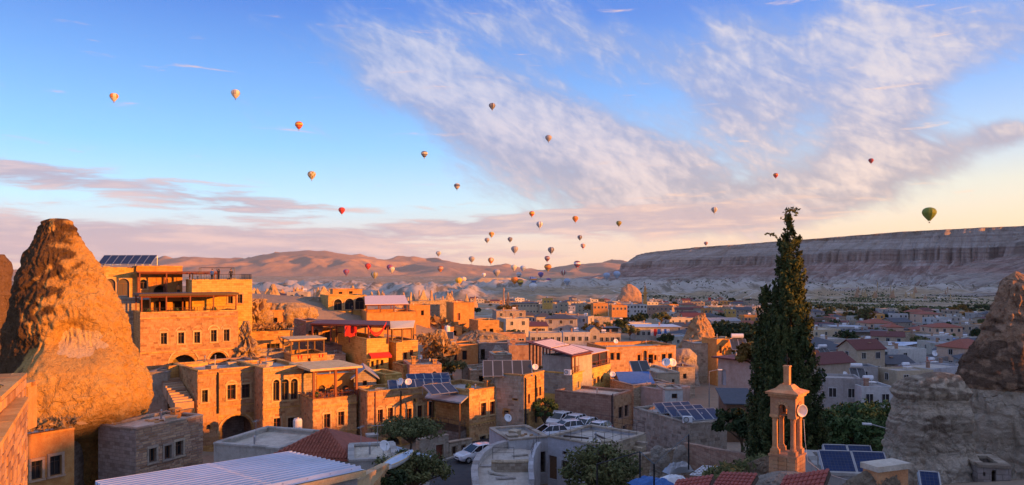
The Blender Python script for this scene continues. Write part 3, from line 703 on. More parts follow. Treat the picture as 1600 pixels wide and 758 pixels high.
def surround_mesh(w, h, ar, mat):
    mb = MB(); t = .16; rise = min(w/2*ar, h*.9) if ar else 0; hs = h-rise
    for s in (-1, 1):
        k = max(2, int(hs/.45))
        for i in range(k): mb.box((s*(w/2+t/2), -.03, hs*(i+.5)/k), (t, .10, hs/k-.02), var=.55+.4*RNG.random())
    mb.box((0, -.05, -.075), (w+2*t+.1, .18, .13), var=.7)
    if ar:
        A = arc(-w/2-t/2, w/2+t/2, hs, rise+t/2, 9)
        for (a, b), (c, d) in zip(A, A[1:]):
            mb.cur = .5+.45*RNG.random(); m = Vector(((a+c)/2, -.03, (b+d)/2)); L = math.hypot(c-a, d-b)
            an = math.atan2(d-b, c-a); ca, sa = math.cos(an), math.sin(an)
            q = []
            for y in (-.05, .05):
                for x_, z_ in ((-L*.48, -t/2), (L*.48, -t/2), (L*.48, t/2), (-L*.48, t/2)):
                    q.append(m+Vector((x_*ca-z_*sa, y, x_*sa+z_*ca)))
            mb.hexa(q)
    else:
        mb.box((0, -.04, h+t*.6), (w+2*t, .12, t*1.15), var=.75)
    return mb.mesh('surround', mat)
def q1(x, s=.1): return max(s, round(x/s)*s)
def add_window(parent, pos, rz, w, h, ar=0, wood='wood_brown', cols=2, glass='glass_dark', surround=None, dep=.22, name='window'):
    me = cached(('w', w, h, ar, wood, cols), lambda: window_mesh(w, h, ar, wood, cols))
    pm = cached(('p', w, h, ar, glass), lambda: pane_mesh(w, h, ar, glass))
    nin = Vector((-math.sin(rz), math.cos(rz), 0)); o = inst(name, me, Vector(pos)+nin*dep-wloc(parent), parent, rz)
    p = inst('pane', pm, (0, .035, 0), o)
    if surround: inst('surround', cached(('s', w, h, ar, surround), lambda: surround_mesh(w, h, ar, surround)), (0, -dep, 0), o)
    return o
def door_mesh(w, h, ar, mat):
    mb = MB(); rise = min(w/2*ar, h*.6) if ar else 0; hs = h-rise
    n = max(2, int(w/.22))
    for i in range(n):
        x = -w/2+w*(i+.5)/n; top = hs+ (rise*math.sqrt(max(0, 1-(x/(w/2))**2)) if ar else 0)
        mb.box((x, 0, top/2), (w/n-.015, .06, top), var=.3+.5*RNG.random())
    mb.box((0, .04, hs/2), (w, .02, hs)); 
    return mb.mesh('door', mat)
def handle_mesh():
    mb = MB(); mb.bar((0, 0, 0), (0, -.08, 0), .02, 5); mb.bar((-.06, -.08, 0), (.06, -.08, 0), .02, 5); return mb.mesh('handle', 'metal_grey')
def add_door(parent, pos, rz, w, h, ar=0, mat='wood_brown', dep=.22, surround=None):
    nin = Vector((-math.sin(rz), math.cos(rz), 0))
    o = inst('door', cached(('d', w, h, ar, mat), lambda: door_mesh(w, h, ar, mat)), Vector(pos)+nin*dep-wloc(parent), parent, rz)
    inst('handle', cached('handle', handle_mesh), (w*.35, -.04, 1.0), o)
    if surround: inst('surround', cached(('s', w, h, ar, surround), lambda: surround_mesh(w, h, ar, surround)), (0, -dep, 0), o)
    return o
def blocks_mesh(O, rz, W, z0, z1, ops, bw, bh, proud=.035, each=None):
    """coursed stone blocks over a wall, leaving the openings free"""
    dx = Vector((math.cos(rz), math.sin(rz), 0)); nin = Vector((-math.sin(rz), math.cos(rz), 0))
    out = []
    k = 0; v = z1
    while v > z0+.05:
        hh = bh*RNG.uniform(.85, 1.15); lo = max(z0, v-hh); u = -RNG.uniform(0, bw*.8)
        while u < W:
            ww = bw*RNG.uniform(.6, 1.4); a, b = max(0, u), min(W, u+ww); u += ww
            segs = [(a, b)]
            for o in ops:
                if o[3] > lo+.02 and o[2] < v-.02:
                    ns = []
                    for s, e in segs:
                        if e <= o[0]-.16 or s >= o[1]+.16: ns.append((s, e)); continue
                        if s < o[0]-.18: ns.append((s, o[0]-.16))
                        if e > o[1]+.18: ns.append((o[1]+.16, e))
                    segs = ns
            for s, e in segs:
                if e-s > .08: out.append((s, e, lo, v))
        v = lo
    return out, dx, nin
def add_blocks(parent, O, rz, W, z0, z1, ops, bw, bh, mat, name='stone_courses', individual=False, proud=.04):
    out, dx, nin = blocks_mesh(O, rz, W, z0, z1, ops, bw, bh)
    base = wloc(parent)
    if individual:
        for s, e, a, b in out[:300]:
            w, h = q1(e-s, .1), q1(b-a, .04)
            key = ('stone', w, h, mat, RNG.randrange(4))
            def mk():
                mb = MB(); mb.cur = RNG.random(); c = .03
                x0, x1, z0_, z1_ = -w/2+.012, w/2-.012, -h/2+.012, h/2-.012; y = -proud*RNG.uniform(.6, 1.3)
                f = [(x0+c*.5, y, z0_+c*.5), (x1-c*.5, y, z0_+c*.5), (x1-c*.5, y, z1_-c*.5), (x0+c*.5, y, z1_-c*.5)]; g = [(x0, .02, z0_), (x1, .02, z0_), (x1, .02, z1_), (x0, .02, z1_)]
                mb.quad(f, uv=[(p[0], p[2]) for p in f])
                for i in range(4): j = (i+1) % 4; mb.quad([g[i], g[j], f[j], f[i]])
                return mb.mesh('stone', mat)
            me = cached(key, mk)
            inst('stone', me, Vector((O[0], O[1], (a+b)/2))+dx*((s+e)/2)-base, parent, rz)
        return
    mb = MB()
    for s, e, a, b in out:
        y = -proud*RNG.uniform(.3, 1.5); g = .010; vv = .5+(RNG.random()-.5)*RNG.choice((.5, .5, .8, 1.0))
        def P(u, d, z): return Vector((O[0], O[1], 0))+dx*u+nin*d+Vector((0, 0, z))
        f = [P(s+g, y, a+g), P(e-g, y, a+g), P(e-g, y, b-g), P(s+g, y, b-g)]; r = [P(s+g, .01, a+g), P(e-g, .01, a+g), P(e-g, .01, b-g), P(s+g, .01, b-g)]
        mb.quad(f, uv=[(s, a), (e, a), (e, b), (s, b)], var=vv)
        for i in range(4): j = (i+1) % 4; mb.quad([r[i], r[j], f[j], f[i]], var=vv)
    o = mb.build(name, mat, parent)
    if o: o['kind'] = 'stuff'
    return o
def clutter_mesh(t):
    m = MB()
    if t == 'vent_pipe': m.bar((0, 0, -.1), (0, 0, .7), .07, 7); m.bar((0, 0, .7), (0, 0, .82), .13, 7, .02); return m.mesh(t, 'metal_grey')
    if t == 'roof_hatch': m.box((0, 0, .2), (.9, .8, .5)); m.box((0, 0, .48), (1.02, .92, .07)); return m.mesh(t, 'stone_block_grey')
    if t == 'antenna':
        m.bar((0, 0, -.1), (0, 0, 1.7), .022, 4); m.bar((-.45, 0, 1.6), (.45, 0, 1.6), .015, 4)
        for i in range(5): m.bar((-.4+.2*i, -.22, 1.6), (-.4+.2*i, .22, 1.6), .01, 3)
        return m.mesh(t, 'metal_grey')
    for i in range(6): m.cur = RNG.random(); m.box((RNG.uniform(-.7, .7), RNG.uniform(-.4, .4), .06), (RNG.uniform(.18, .4), RNG.uniform(.15, .3), RNG.uniform(.12, .2)), RNG.uniform(0, 3))
    return m.mesh(t, 'stone_block')
HOUSES = []
class House:
    def __init__(s, name, label, cat, A, px2, py2=None, rot=None, Y2=None, base=None, depth=6.0, mat='stone_gold', roofmat='roof_screed', group=None, roof='flat', para=.35, foot=5.0, blocks=None, coping=True, surround=None, wood='wood_brown', left_skew=0, string=(), roof_h=1.2, eave=.35, quiet=False):
        px, py, Y = A; s.Z1 = (HY-py)*Y/F; s.A = Vector((XatY(px, Y), Y)); s.name = name
        if rot is None:
            if Y2 is None: Y2 = Y*(py-HY)/(py2-HY)
            B = Vector((XatY(px2, Y2), Y2)); s.rz = math.atan2(B.y-s.A.y, B.x-s.A.x)
        else:
            s.rz = rad(rot); k = (px2-CX)/F
            t = (k*Y-s.A.x)/(math.cos(s.rz)-k*math.sin(s.rz)); B = s.A+Vector((math.cos(s.rz), math.sin(s.rz)))*t
        s.B = B; s.W = (B-s.A).length; s.D = depth
        s.Z0 = (HY-base)*Y/F if base is not None else s.Z1-6
        s.dx = Vector((math.cos(s.rz), math.sin(s.rz))); s.nin = Vector((-math.sin(s.rz), math.cos(s.rz)))
        s.C = s.B+s.nin*depth; s.Dd = s.A+s.nin*depth
        s.mat = mat; s.roofmat = roofmat; s.para = para; s.roof = roof; s.foot = foot; s.blocks = blocks; s.surround = surround; s.wood = wood; s.coping = coping; s.string = string
        s.roof_h = roof_h; s.eave = eave; s.group = group
        s.ops = {'f': [], 'r': [], 'l': []}; s.todo = []
        c = (s.A+s.C)/2; s.root = thing(name, label, cat, (c.x, c.y, s.Z0), group); HOUSES.append(s)
    def face(s, f):
        return {'f': (s.A, s.rz, s.W), 'r': (s.B, s.rz+math.pi/2, s.D), 'l': (s.Dd, s.rz-math.pi/2, s.D)}[f]
    def hit(s, f, px, py):
        """photo pixel -> (u, z) on that face"""
        O, rz, W = s.face(f); d = Vector((math.cos(rz), math.sin(rz))); k = (px-CX)/F
        # O + d*u = Y*(k,1)
        Y = (O.x*d.y-O.y*d.x)/(k*d.y-d.x); p = Vector((k*Y, Y)); return (p-O).dot(d), (HY-py)*Y/F
    def op(s, f, cx, cy, w, h, kind='win', ar=0, **kw):
        u0, _ = s.hit(f, cx-w/2, cy); u1, _ = s.hit(f, cx+w/2, cy); u, z1 = s.hit(f, cx, cy-h/2); _, z0 = s.hit(f, cx, cy+h/2)
        if kind == 'win': w_ = abs(u1-u0)*.09; u0 -= w_; u1 += w_; z0, z1 = z0-.06*abs(z1-z0), z1+.06*abs(z1-z0)
        ww = q1(abs(u1-u0)); hh = q1(abs(z1-z0)); uc = (u0+u1)/2
        s.opm(f, uc, z0, ww, hh, kind, ar, **kw)
    def opm(s, f, uc, z0, w, h, kind='win', ar=0, **kw):
        W = s.face(f)[2]
        if uc-w/2 < .05 or uc+w/2 > W-.05: return
        s.ops[f].append((uc-w/2, uc+w/2, z0, z0+h, ar)); s.todo.append((f, uc, z0, w, h, kind, ar, kw))
    def grid(s, f, cols, rows, w=1.0, h=1.4, u0=.8, z_top=1.0, dz=3.0, **kw):
        W = s.face(f)[2]
        for r in range(rows):
            for c in range(cols): s.opm(f, u0+(W-2*u0)*((c+.5)/cols), s.Z1-s.para-z_top-h-dz*r, w, h, **kw)
    def finish(s):
        mb = MB(); zb = s.Z0-s.foot
        ops = s.ops
        for f in 'frl':
            O, rz, W = s.face(f); wall_panel(mb, O, rz, W, zb, s.Z1, ops[f])
        p = [Vector((*s.C, zb)), Vector((*s.Dd, zb)), Vector((*s.Dd, s.Z1)), Vector((*s.C, s.Z1))]; mb.quad(p)
        inner = s.para > 0 and s.roof == 'flat'
        if inner:
            t = .28
            def I(u, v, z): return Vector((*(s.A+s.dx*u+s.nin*v), z))
            zr = s.Z1-s.para
            q = [I(t, t, 0), I(s.W-t, t, 0), I(s.W-t, s.D-t, 0), I(t, s.D-t, 0)]
            for i in range(4):
                a, b = q[i].copy(), q[(i+1) % 4].copy(); mb.quad([Vector((b.x, b.y, zr-.05)), Vector((a.x, a.y, zr-.05)), Vector((a.x, a.y, s.Z1)), Vector((b.x, b.y, s.Z1))])
            o4 = [I(0, 0, s.Z1), I(s.W, 0, s.Z1), I(s.W, s.D, s.Z1), I(0, s.D, s.Z1)]
            for i in range(4):
                j = (i+1) % 4; mb.quad([o4[i], o4[j], Vector((q[j].x, q[j].y, s.Z1)), Vector((q[i].x, q[i].y, s.Z1))])
        mb.build('wall', s.mat, s.root)
        rm = MB()
        if s.roof == 'flat':
            zr = s.Z1-max(s.para, .02); t = .1
            def I(u, v, z): return Vector((*(s.A+s.dx*u+s.nin*v), z))
            nx, ny = 3, 3
            rm.quad([I(t, t, zr), I(s.W-t, t, zr), I(s.W-t, s.D-t, zr), I(t, s.D-t, zr)]) if inner else rm.hexa([I(-s.eave, -s.eave, s.Z1-.02), I(s.W+s.eave, -s.eave, s.Z1-.02), I(s.W+s.eave, s.D+s.eave, s.Z1-.02), I(-s.eave, s.D+s.eave, s.Z1-.02), I(-s.eave, -s.eave, s.Z1+.16), I(s.W+s.eave, -s.eave, s.Z1+.16), I(s.W+s.eave, s.D+s.eave, s.Z1+.16), I(-s.eave, s.D+s.eave, s.Z1+.16)])
        else:
            e = s.eave; z = s.Z1; h = s.roof_h; th = .12
            def I(u, v, zz): return Vector((*(s.A+s.dx*u+s.nin*v), zz))
            if s.roof == 'gable':        # ridge along the front
                for sg in (0, 1):
                    ring = [I(-e, -e, z), I(s.W+e, -e, z), I(s.W+e, s.D/2, z+h), I(-e, s.D/2, z+h)] if sg == 0 else [I(s.W+e, s.D+e, z), I(-e, s.D+e, z), I(-e, s.D/2, z+h), I(s.W+e, s.D/2, z+h)]
                    rm.hexa([p-Vector((0, 0, th)) for p in ring]+ring)
                for u in (0, s.W): gm = MB(); gm.quad([I(u, 0, z), I(u, s.D, z), I(u, s.D/2, z+h*.9)]); gm.build('gable', s.mat, s.root)
            elif s.roof == 'gable_front':  # ridge runs back
                for sg in (0, 1):
                    ring = [I(-e, s.D+e, z), I(-e, -e, z), I(s.W/2, -e, z+h), I(s.W/2, s.D+e, z+h)] if sg == 0 else [I(s.W+e, -e, z), I(s.W+e, s.D+e, z), I(s.W/2, s.D+e, z+h), I(s.W/2, -e, z+h)]
                    rm.hexa([p-Vector((0, 0, th)) for p in ring]+ring)
                for v in (0, s.D): gm = MB(); gm.quad([I(0, v, z), I(s.W, v, z), I(s.W/2, v, z+h*.9)]); gm.build('gable', s.mat, s.root)
            elif s.roof == 'hip':
                m = min(s.W, s.D)/2; c = [I(-e, -e, z), I(s.W+e, -e, z), I(s.W+e, s.D+e, z), I(-e, s.D+e, z)]
                if s.W >= s.D: r0, r1 = I(m, s.D/2, z+h), I(s.W-m, s.D/2, z+h); fs = [(c[0], c[1], r1, r0), (c[1], c[2], r1), (c[2], c[3], r0, r1), (c[3], c[0], r0)]
                else: r0, r1 = I(s.W/2, m, z+h), I(s.W/2, s.D-m, z+h); fs = [(c[0], c[1], r0), (c[1], c[2], r1, r0), (c[2], c[3], r1), (c[3], c[0], r0, r1)]
                for q in fs: rm.quad(list(q))
                dn = Vector((0, 0, -.14))
                for i in range(4): j = (i+1) % 4; rm.quad([c[i]+dn, c[j]+dn, c[j], c[i]])
                rm.quad([p+dn for p in c[::-1]])
            elif s.roof == 'shed':
                r = [I(-e, -e, z+.02), I(s.W+e, -e, z+.02), I(s.W+e, s.D+e, z+h), I(-e, s.D+e, z+h)]; rm.hexa([p-Vector((0, 0, th)) for p in r]+r)
        rm.build('roof', s.roofmat, s.root)
        if s.coping and s.roof == 'flat' and s.para > 0:
            cp = MB()
            for f, O, rz, W in (('f', s.A, s.rz, s.W), ('r', s.B, s.rz+math.pi/2, s.D), ('l', s.Dd, s.rz-math.pi/2, s.D), ('b', s.C, s.rz+math.pi, s.W)):
                d = Vector((math.cos(rz), math.sin(rz))); nn = Vector((-math.sin(rz), math.cos(rz))); n = max(1, int(W/1.1))
                off = 0 if f in 'fb' else .37
                L = W if f in 'fb' else W-.74
                for i in range(n):
                    c = O+d*(off+L*(i+.5)/n)+nn*.15; cp.box((c.x, c.y, s.Z1+.07+.012*RNG.random()), (L/n-.015, .44, .14), rz, var=RNG.random())
            cp.build('coping', 'stone_block_grey' if s.mat == 'plaster_white' else s.mat, s.root)
        if s.string:
            sm_ = MB()
            for f in 'fr':
                O, rz, W = s.face(f); d = Vector((math.cos(rz), math.sin(rz))); nn = Vector((-math.sin(rz), math.cos(rz)))
                for z in s.string:
                    c = O+d*(W/2)-nn*.03; sm_.box((c.x, c.y, z), (W+.06, .12, .16), rz, var=.7)
            sm_.build('string_course', s.mat, s.root)
        if s.blocks:
            bw, bh, bm, faces = s.blocks[:4]
            for f in faces:
                O, rz, W = s.face(f); add_blocks(s.root, O, rz, W, s.Z0-.3, s.Z1-.02, ops[f], bw, bh, bm, individual=len(s.blocks) > 4 and f in s.blocks[4])
        if s.roof == 'flat' and s.D > 2.5 and s.W > 2.5 and s.root.location.y < 175 and s.group is None: s.clutter()
        for f, uc, z0, w, h, kind, ar, kw in s.todo:
            O, rz, W = s.face(f); d = Vector((math.cos(rz), math.sin(rz))); nn = Vector((-math.sin(rz), math.cos(rz)))
            p = O+d*uc; pos = (p.x, p.y, z0)
            if kind == 'win': add_window(s.root, pos, rz, w, h, ar, kw.get('wood', s.wood), kw.get('cols', 2), kw.get('glass', 'glass_dark'), kw.get('surround', s.surround))
            elif kind == 'door': add_door(s.root, pos, rz, w, h, ar, kw.get('mat', s.wood), surround=kw.get('surround', s.surround))
            elif kind == 'void':            # room behind; dark lining puts the opening's shade into its colour
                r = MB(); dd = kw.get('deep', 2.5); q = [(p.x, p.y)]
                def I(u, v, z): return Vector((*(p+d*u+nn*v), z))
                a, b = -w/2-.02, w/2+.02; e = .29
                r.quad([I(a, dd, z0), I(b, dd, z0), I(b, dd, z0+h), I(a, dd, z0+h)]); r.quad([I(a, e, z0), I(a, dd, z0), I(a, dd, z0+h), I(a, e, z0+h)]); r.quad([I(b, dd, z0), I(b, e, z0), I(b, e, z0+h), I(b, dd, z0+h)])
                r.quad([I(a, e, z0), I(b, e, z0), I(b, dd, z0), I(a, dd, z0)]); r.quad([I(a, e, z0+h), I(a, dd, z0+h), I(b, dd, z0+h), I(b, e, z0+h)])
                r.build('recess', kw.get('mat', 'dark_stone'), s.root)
        return s
    def clutter(s):
        base = wloc(s.root)
        for k in range(RNG.choice((2, 3, 3, 4))):
            q = s.top(RNG.uniform(.7, s.W-.7), RNG.uniform(.8, s.D-.6))-base; t = RNG.choice(('vent_pipe', 'roof_hatch', 'loose_stones', 'antenna', 'vent_pipe', 'loose_stones'))
            o = inst(t, cached((t, k % 2), lambda: clutter_mesh(t)), q, s.root, RNG.uniform(0, 6))
            if t == 'loose_stones': o['kind'] = 'stuff'
    def top(s, u, v, dz=0.0):
        """a point on the roof, u along the front, v into the depth (metres)"""
        q = s.A+s.dx*u+s.nin*v; return Vector((q.x, q.y, s.Z1-(s.para if s.roof == 'flat' else 0)+dz))
    def chimney(s, u, v, w=.55, h=1.0, mat=None):
        q = s.top(u, v); mb = MB(); mb.box((q.x, q.y, q.z+h/2-.2), (w, w, h+.4), s.rz); mb.box((q.x, q.y, q.z+h+.26), (w*1.35, w*1.35, .13), s.rz)
        for sx in (-1, 1):
            for sy in (-1, 1):
                k = Matrix.Rotation(s.rz, 2) @ Vector((sx*w*.4, sy*w*.4)); mb.box((q.x+k.x, q.y+k.y, q.z+h+.095), (w*.2, w*.2, .21), s.rz)
        return mb.build('chimney', mat or s.mat, s.root)

# ---------------------------------------------------------------- small things kit
def wall_thing(name, label, cat, pts, h0, th, mat, group=None, cap=True, blocks=None):
    """a free wall along points (x, y, ztop), going down to h0 below"""
    c = Vector(pts[0]); root = thing(name, label, cat, (c.x, c.y, c.z-h0), group); mb = MB(); cm = MB()
    for a, b in zip(pts, pts[1:]):
        a, b = Vector(a), Vector(b); d = (b.xy-a.xy); L = d.length; rz = math.atan2(d.y, d.x); n = Vector((-math.sin(rz), math.cos(rz), 0))*th/2
        dn = Vector((0, 0, -h0)); mb.hexa([a-n+dn, b-n+dn, b+n+dn, a+n+dn, a-n, b-n, b+n, a+n])
        k = max(1, int(L/.9))
        for i in range(k):
            p, q = a.lerp(b, i/k), a.lerp(b, (i+1)/k-.015/L); m = n*1.25; up = Vector((0, 0, .13+.015*RNG.random())); lo = Vector((0, 0, .003)); cm.cur = RNG.random()
            cm.hexa([p-m+lo, q-m+lo, q+m+lo, p+m+lo, p-m+up, q-m+up, q+m+up, p+m+up])
        if blocks: add_blocks(root, (a-n).xy, rz, L, max(a.z, b.z)-h0, min(a.z, b.z)-.02, [], blocks[0], blocks[1], blocks[2])
    mb.build('wall', mat, root)
    if cap: cm.build('coping', mat, root)
    return root
def dish_proto():
    root = thing('satellite_dish', 'satellite dish', 'satellite dish', (0, 0, 0)); n = 14; mb = MB()
    prof = [(0.0, 0.0), (.18, .02), (.33, .07), (.45, .14)]
    mb.lathe(prof, n=n); mb.lathe([(.45, .14), (.455, .125), (.33, .05), (0.0, -.02)], n=n)
    q = Matrix.Rotation(rad(62), 3, 'X')
    mb.v = [q @ v for v in mb.v]; mb.v = [v+Vector((0, 0, .75)) for v in mb.v]
    mb.build('reflector', 'plastic_white', root, smooth=True)
    a = MB(); f = q @ Vector((0, 0, .5))+Vector((0, 0, .75)); a.bar(q @ Vector((0, -.42, .12))+Vector((0, 0, .75)), f, .015, 4); a.box(f, (.08, .08, .12)); a.build('feed_arm', 'metal_grey', root)
    p = MB(); p.bar((0, .12, -.3), (0, .1, .75), .035, 6); p.build('pole', 'metal_grey', root); return root
DISH = None; PROTOS = []
def dish(pos, size, rz, label, group='satellite dishes on the roofs'):
    global DISH
    if DISH is None:
        DISH = dish_proto(); o = DISH; o.location = pos; o.rotation_euler = (0, 0, rz); o.scale = (size/.9,)*3; o['label'] = label; o['group'] = group; return o
    return copy_thing(DISH, pos, rz, label, group, size/.9)
def panel_mesh(w, h, mat):
    mb = MB(); mb.curm = 0; mb.box((0, 0, 0), (w-.03, h-.03, .05)); mb.curm = 1
    for s in (-1, 1): mb.box((s*(w/2-.015), 0, .004), (.05, h, .075)); mb.box((0, s*(h/2-.015), .004), (w-.11, .05, .073))
    return mb.mesh('panel', [mat, 'metal_grey'])
def solar(label, origin, rz, n, w=1.0, h=2.0, tilt=30, lift=.35, mat='solar', group='solar panels on the roofs', rows=1, cat='solar panels', face=0, gap=.03, rowgap=None):
    """a rack of n panels per row; row runs along rz, panels tilt up away from the viewer side (+face degrees)"""
    root = thing('solar_array', label, cat, origin, group, rz); me = cached(('panel', w, h, mat), lambda: panel_mesh(w, h, mat)); rk = MB(); t = rad(tilt)
    rg = rowgap or h*math.cos(t)+.5
    for r in range(rows):
        for i in range(n):
            x = (i+.5)*(w+gap); y = r*rg+h/2*math.cos(t); o = inst('panel', me, (x, y, lift+h/2*math.sin(t)), root); o.rotation_euler = (t, 0, 0)
        for i in range(n+1):
            x = i*(w+gap); y0 = r*rg; rk.bar((x, y0, -.05), (x, y0, lift-.05), .03, 4); rk.bar((x, y0+h*math.cos(t), -.05), (x, y0+h*math.cos(t), lift-.05+h*math.sin(t)), .03, 4)
            rk.bar((x, y0, lift-.06), (x, y0+h*math.cos(t), lift-.06+h*math.sin(t)), .03, 4)
    rk.build('rack', 'metal_grey', root, off=wloc(root)) if False else place_local(rk, 'rack', 'metal_grey', root)
    return root
def place_local(mb, name, mat, parent, smooth=False):
    me = mb.mesh(name, mat, (0, 0, 0), smooth); o = bpy.data.objects.new(name, me); COL.objects.link(o); o.parent = parent; return o
def heater(label, pos, rz, group='rooftop water heaters', sc=1.0):
    root = thing('water_heater', label, 'water heater', pos, group, rz); root.scale = (sc,)*3
    t = MB(); t.bar((-.75, 0, 1.75), (.75, 0, 1.75), .3, 12); place_local(t, 'tank', 'tank_white', root, False)
    me = cached(('panel', 1.0, 2.0, 'collector'), lambda: panel_mesh(1.0, 2.0, 'collector'))
    for s in (-1, 1): o = inst('panel', me, (s*.52, -.85, .72), root); o.rotation_euler = (rad(38), 0, 0)
    l = MB()
    for s in (-1, 1): l.bar((s*.6, 0, -.1), (s*.6, 0, 1.5), .03, 4); l.bar((s*.6, -1.6, -.1), (s*.6, -1.6, .15), .03, 4); l.bar((s*.6, -1.6, .1), (s*.6, 0, 1.4), .03, 4)
    place_local(l, 'rack', 'metal_grey', root); return root
def barrel(label, pos, r=.45, h=1.3, group='rooftop water tanks'):
    root = thing('water_tank', label, 'water tank', pos, group); t = MB(); t.lathe([(0, 0), (r*.96, 0), (r, .06), (r, h*.45), (r*1.03, h*.47), (r*1.03, h*.52), (r, h*.54), (r, h*.92), (r*.8, h), (0, h+.05)], n=14); place_local(t, 'tank', 'tank_white', root, True)
    l = MB(); l.lathe([(0, h+.03), (r*.35, h+.03), (r*.35, h+.12), (0, h+.13)], n=10); place_local(l, 'lid', 'metal_grey', root); return root
def ac(label, pos, rz, group='air conditioners'):
    root = thing('air_conditioner', label, 'air conditioner', pos, group, rz); b = MB(); b.box((0, 0, .35), (.85, .32, .6)); b.box((0, 0, .025), (.7, .3, .05)); place_local(b, 'case', 'plastic_white', root)
    g = MB(); g.lathe([(.24, 0), (.24, .02), (.2, .02), (.2, 0)], n=14)
    for k in range(4): g.box((0, (k-1.5)*.1, .012), (.42, .012, .012))
    g.v = [Matrix.Rotation(rad(90), 3, 'X') @ v+Vector((-.12, -.165, .36)) for v in g.v]; place_local(g, 'fan_grille', 'metal_dark', root); return root
def railing(label, pts, h=1.0, step=1.2, mat='metal_dark', group='railings', bars=2, r=.022, balusters=0):
    root = thing('railing', label, 'railing', pts[0], group); base = Vector(pts[0]); rl = MB()
    for a, b in zip(pts, pts[1:]):
        a, b = Vector(a), Vector(b); L = (b-a).length; n = max(1, int(L/step))
        for k in range(bars): z = Vector((0, 0, h*(k+1)/bars)); rl.bar(a+z-base, b+z-base, r, 4)
        for i in range(n+1):
            m = MB(); p = a.lerp(b, i/n)-base; m.bar((0, 0, -.05), (0, 0, h), r*1.15, 4); o = place_local(m, 'post', mat, root); o.location = p
        if balusters:
            k = int(L/balusters)
            for i in range(k): p = a.lerp(b, (i+.5)/k)-base; rl.bar(p, p+Vector((0, 0, h)), r*.6, 3)
    place_local(rl, 'rail', mat, root); return root
def pergola(label, corners, ztop, zfoot, mat='wood_dark', roofmat='roof_maroon', posts=(3, 2), slats=False, group=None, tilt=0.0, th=.18, over=.3, name='pergola', cat='pergola', pr=.1):
    """posts, beams and a roof over the quadrilateral of four ground points"""
    c = [Vector((p[0], p[1], 0)) for p in corners]; root = thing(name, label, cat, (c[0].x, c[0].y, zfoot), group); base = Vector(root.location)
    def Q(u, v): return c[0].lerp(c[1], u).lerp(c[3].lerp(c[2], u), v)
    for i in range(posts[0]):
        for j in range(posts[1]):
            p = Q(i/(posts[0]-1), j/max(1, posts[1]-1)); zt_ = ztop+tilt*j/max(1, posts[1]-1)
            m = MB(); m.box((0, 0, (zt_-zfoot)/2-.15), (pr*1.6, pr*1.6, zt_-zfoot+.25), math.atan2((c[1]-c[0]).y, (c[1]-c[0]).x)); o = place_local(m, 'post', mat, root); o.location = Vector((p.x, p.y, zfoot))-base
    bm_ = MB(); up = Vector((0, 0, ztop-.12))
    for v in (0, 1): bm_.bar(Q(-.01, v)+up+Vector((0, 0, tilt*v))-base, Q(1.01, v)+up+Vector((0, 0, tilt*v))-base, .09, 4)
    place_local(bm_, 'beam', mat, root)
    rm = MB(); e = over
    d1 = (c[1]-c[0]).normalized()*e; d2 = (c[3]-c[0]).normalized()*e
    ring = [c[0]-d1-d2, c[1]+d1-d2, c[2]+d1+d2, c[3]-d1+d2]; zz = [0, 0, tilt, tilt]
    lo = [p+Vector((0, 0, ztop+z))-base for p, z in zip(ring, zz)]; hi = [p+Vector((0, 0, th)) for p in lo]; rm.hexa(lo+hi)
    place_local(rm, 'roof', roofmat, root)
    return root
def chair_proto(mat='wood_red'):
    r = thing('chair', 'chair', 'chair', (0, 0, 0)); s = MB(); s.box((0, 0, .45), (.45, .45, .06)); place_local(s, 'seat', mat, r)
    b = MB()
    for x in (-.2, .2): b.box((x, .21, .7), (.05, .05, .5))
    b.box((0, .21, .9), (.36, .035, .12)); b.box((0, .21, .7), (.36, .03, .06)); place_local(b, 'backrest', mat, r)
    lm = MB(); lm.box((0, 0, .21), (.05, .05, .42)); me = lm.mesh('leg', mat)
    for x in (-.19, .19):
        for y in (-.19, .19): inst('leg', me, (x, y, 0), r)
    return r
def table_proto(mat='wood_brown'):
    r = thing('table', 'table', 'table', (0, 0, 0)); s = MB(); s.box((0, 0, .73), (.9, .9, .05)); place_local(s, 'tabletop', mat, r)
    lm = MB(); lm.box((0, 0, .35), (.06, .06, .70)); me = lm.mesh('leg', mat)
    for x in (-.38, .38):
        for y in (-.38, .38): inst('leg', me, (x, y, 0), r)
    return r
# ---------------------------------------------------------------- the near hillside houses (photo columns and rows give each wall its place)
GB = 'stone_block'
def fin(*hs):
    for h in hs: h.finish()
# hotel block with five windows
E = House('stone_house', 'tall orange lit stone house with five small windows above two dark arches', 'house', (219, 490, 92), 372, rot=33, base=578, depth=9, para=.5, surround='stone_trim', blocks=(.55, .27, GB, 'f'), string=((HY-498)*92/F, (HY-552)*92/F))
for x, y in ((256, 529), (283, 528), (308, 527), (334, 525), (354, 524)): E.op('f', x, y, 8, 16)
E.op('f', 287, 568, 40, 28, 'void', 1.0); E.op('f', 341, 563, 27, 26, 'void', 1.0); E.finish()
F1 = House('stone_house', 'cream house with two arched windows and solar panels on top at upper left', 'house', (150, 419, 102), 214, rot=30, base=500, depth=9, mat='stone_yellow', para=.25, surround='stone_trim')
F1.op('f', 172, 451, 14, 28, ar=1, glass='glass_curtain'); F1.op('f', 193, 451, 15, 29, ar=1, glass='glass_curtain'); F1.finish()
F2 = House('stone_house', 'orange house with a wide arched doorway behind the red brown terrace awning', 'house', (213, 417, 104), 285, rot=30, base=495, depth=8, mat='stone_orange', para=.3, surround='stone_trim')
F2.op('f', 251, 456, 22, 20, 'void', 1.0); F2.op('f', 224, 444, 10, 13, ar=1); F2.finish()
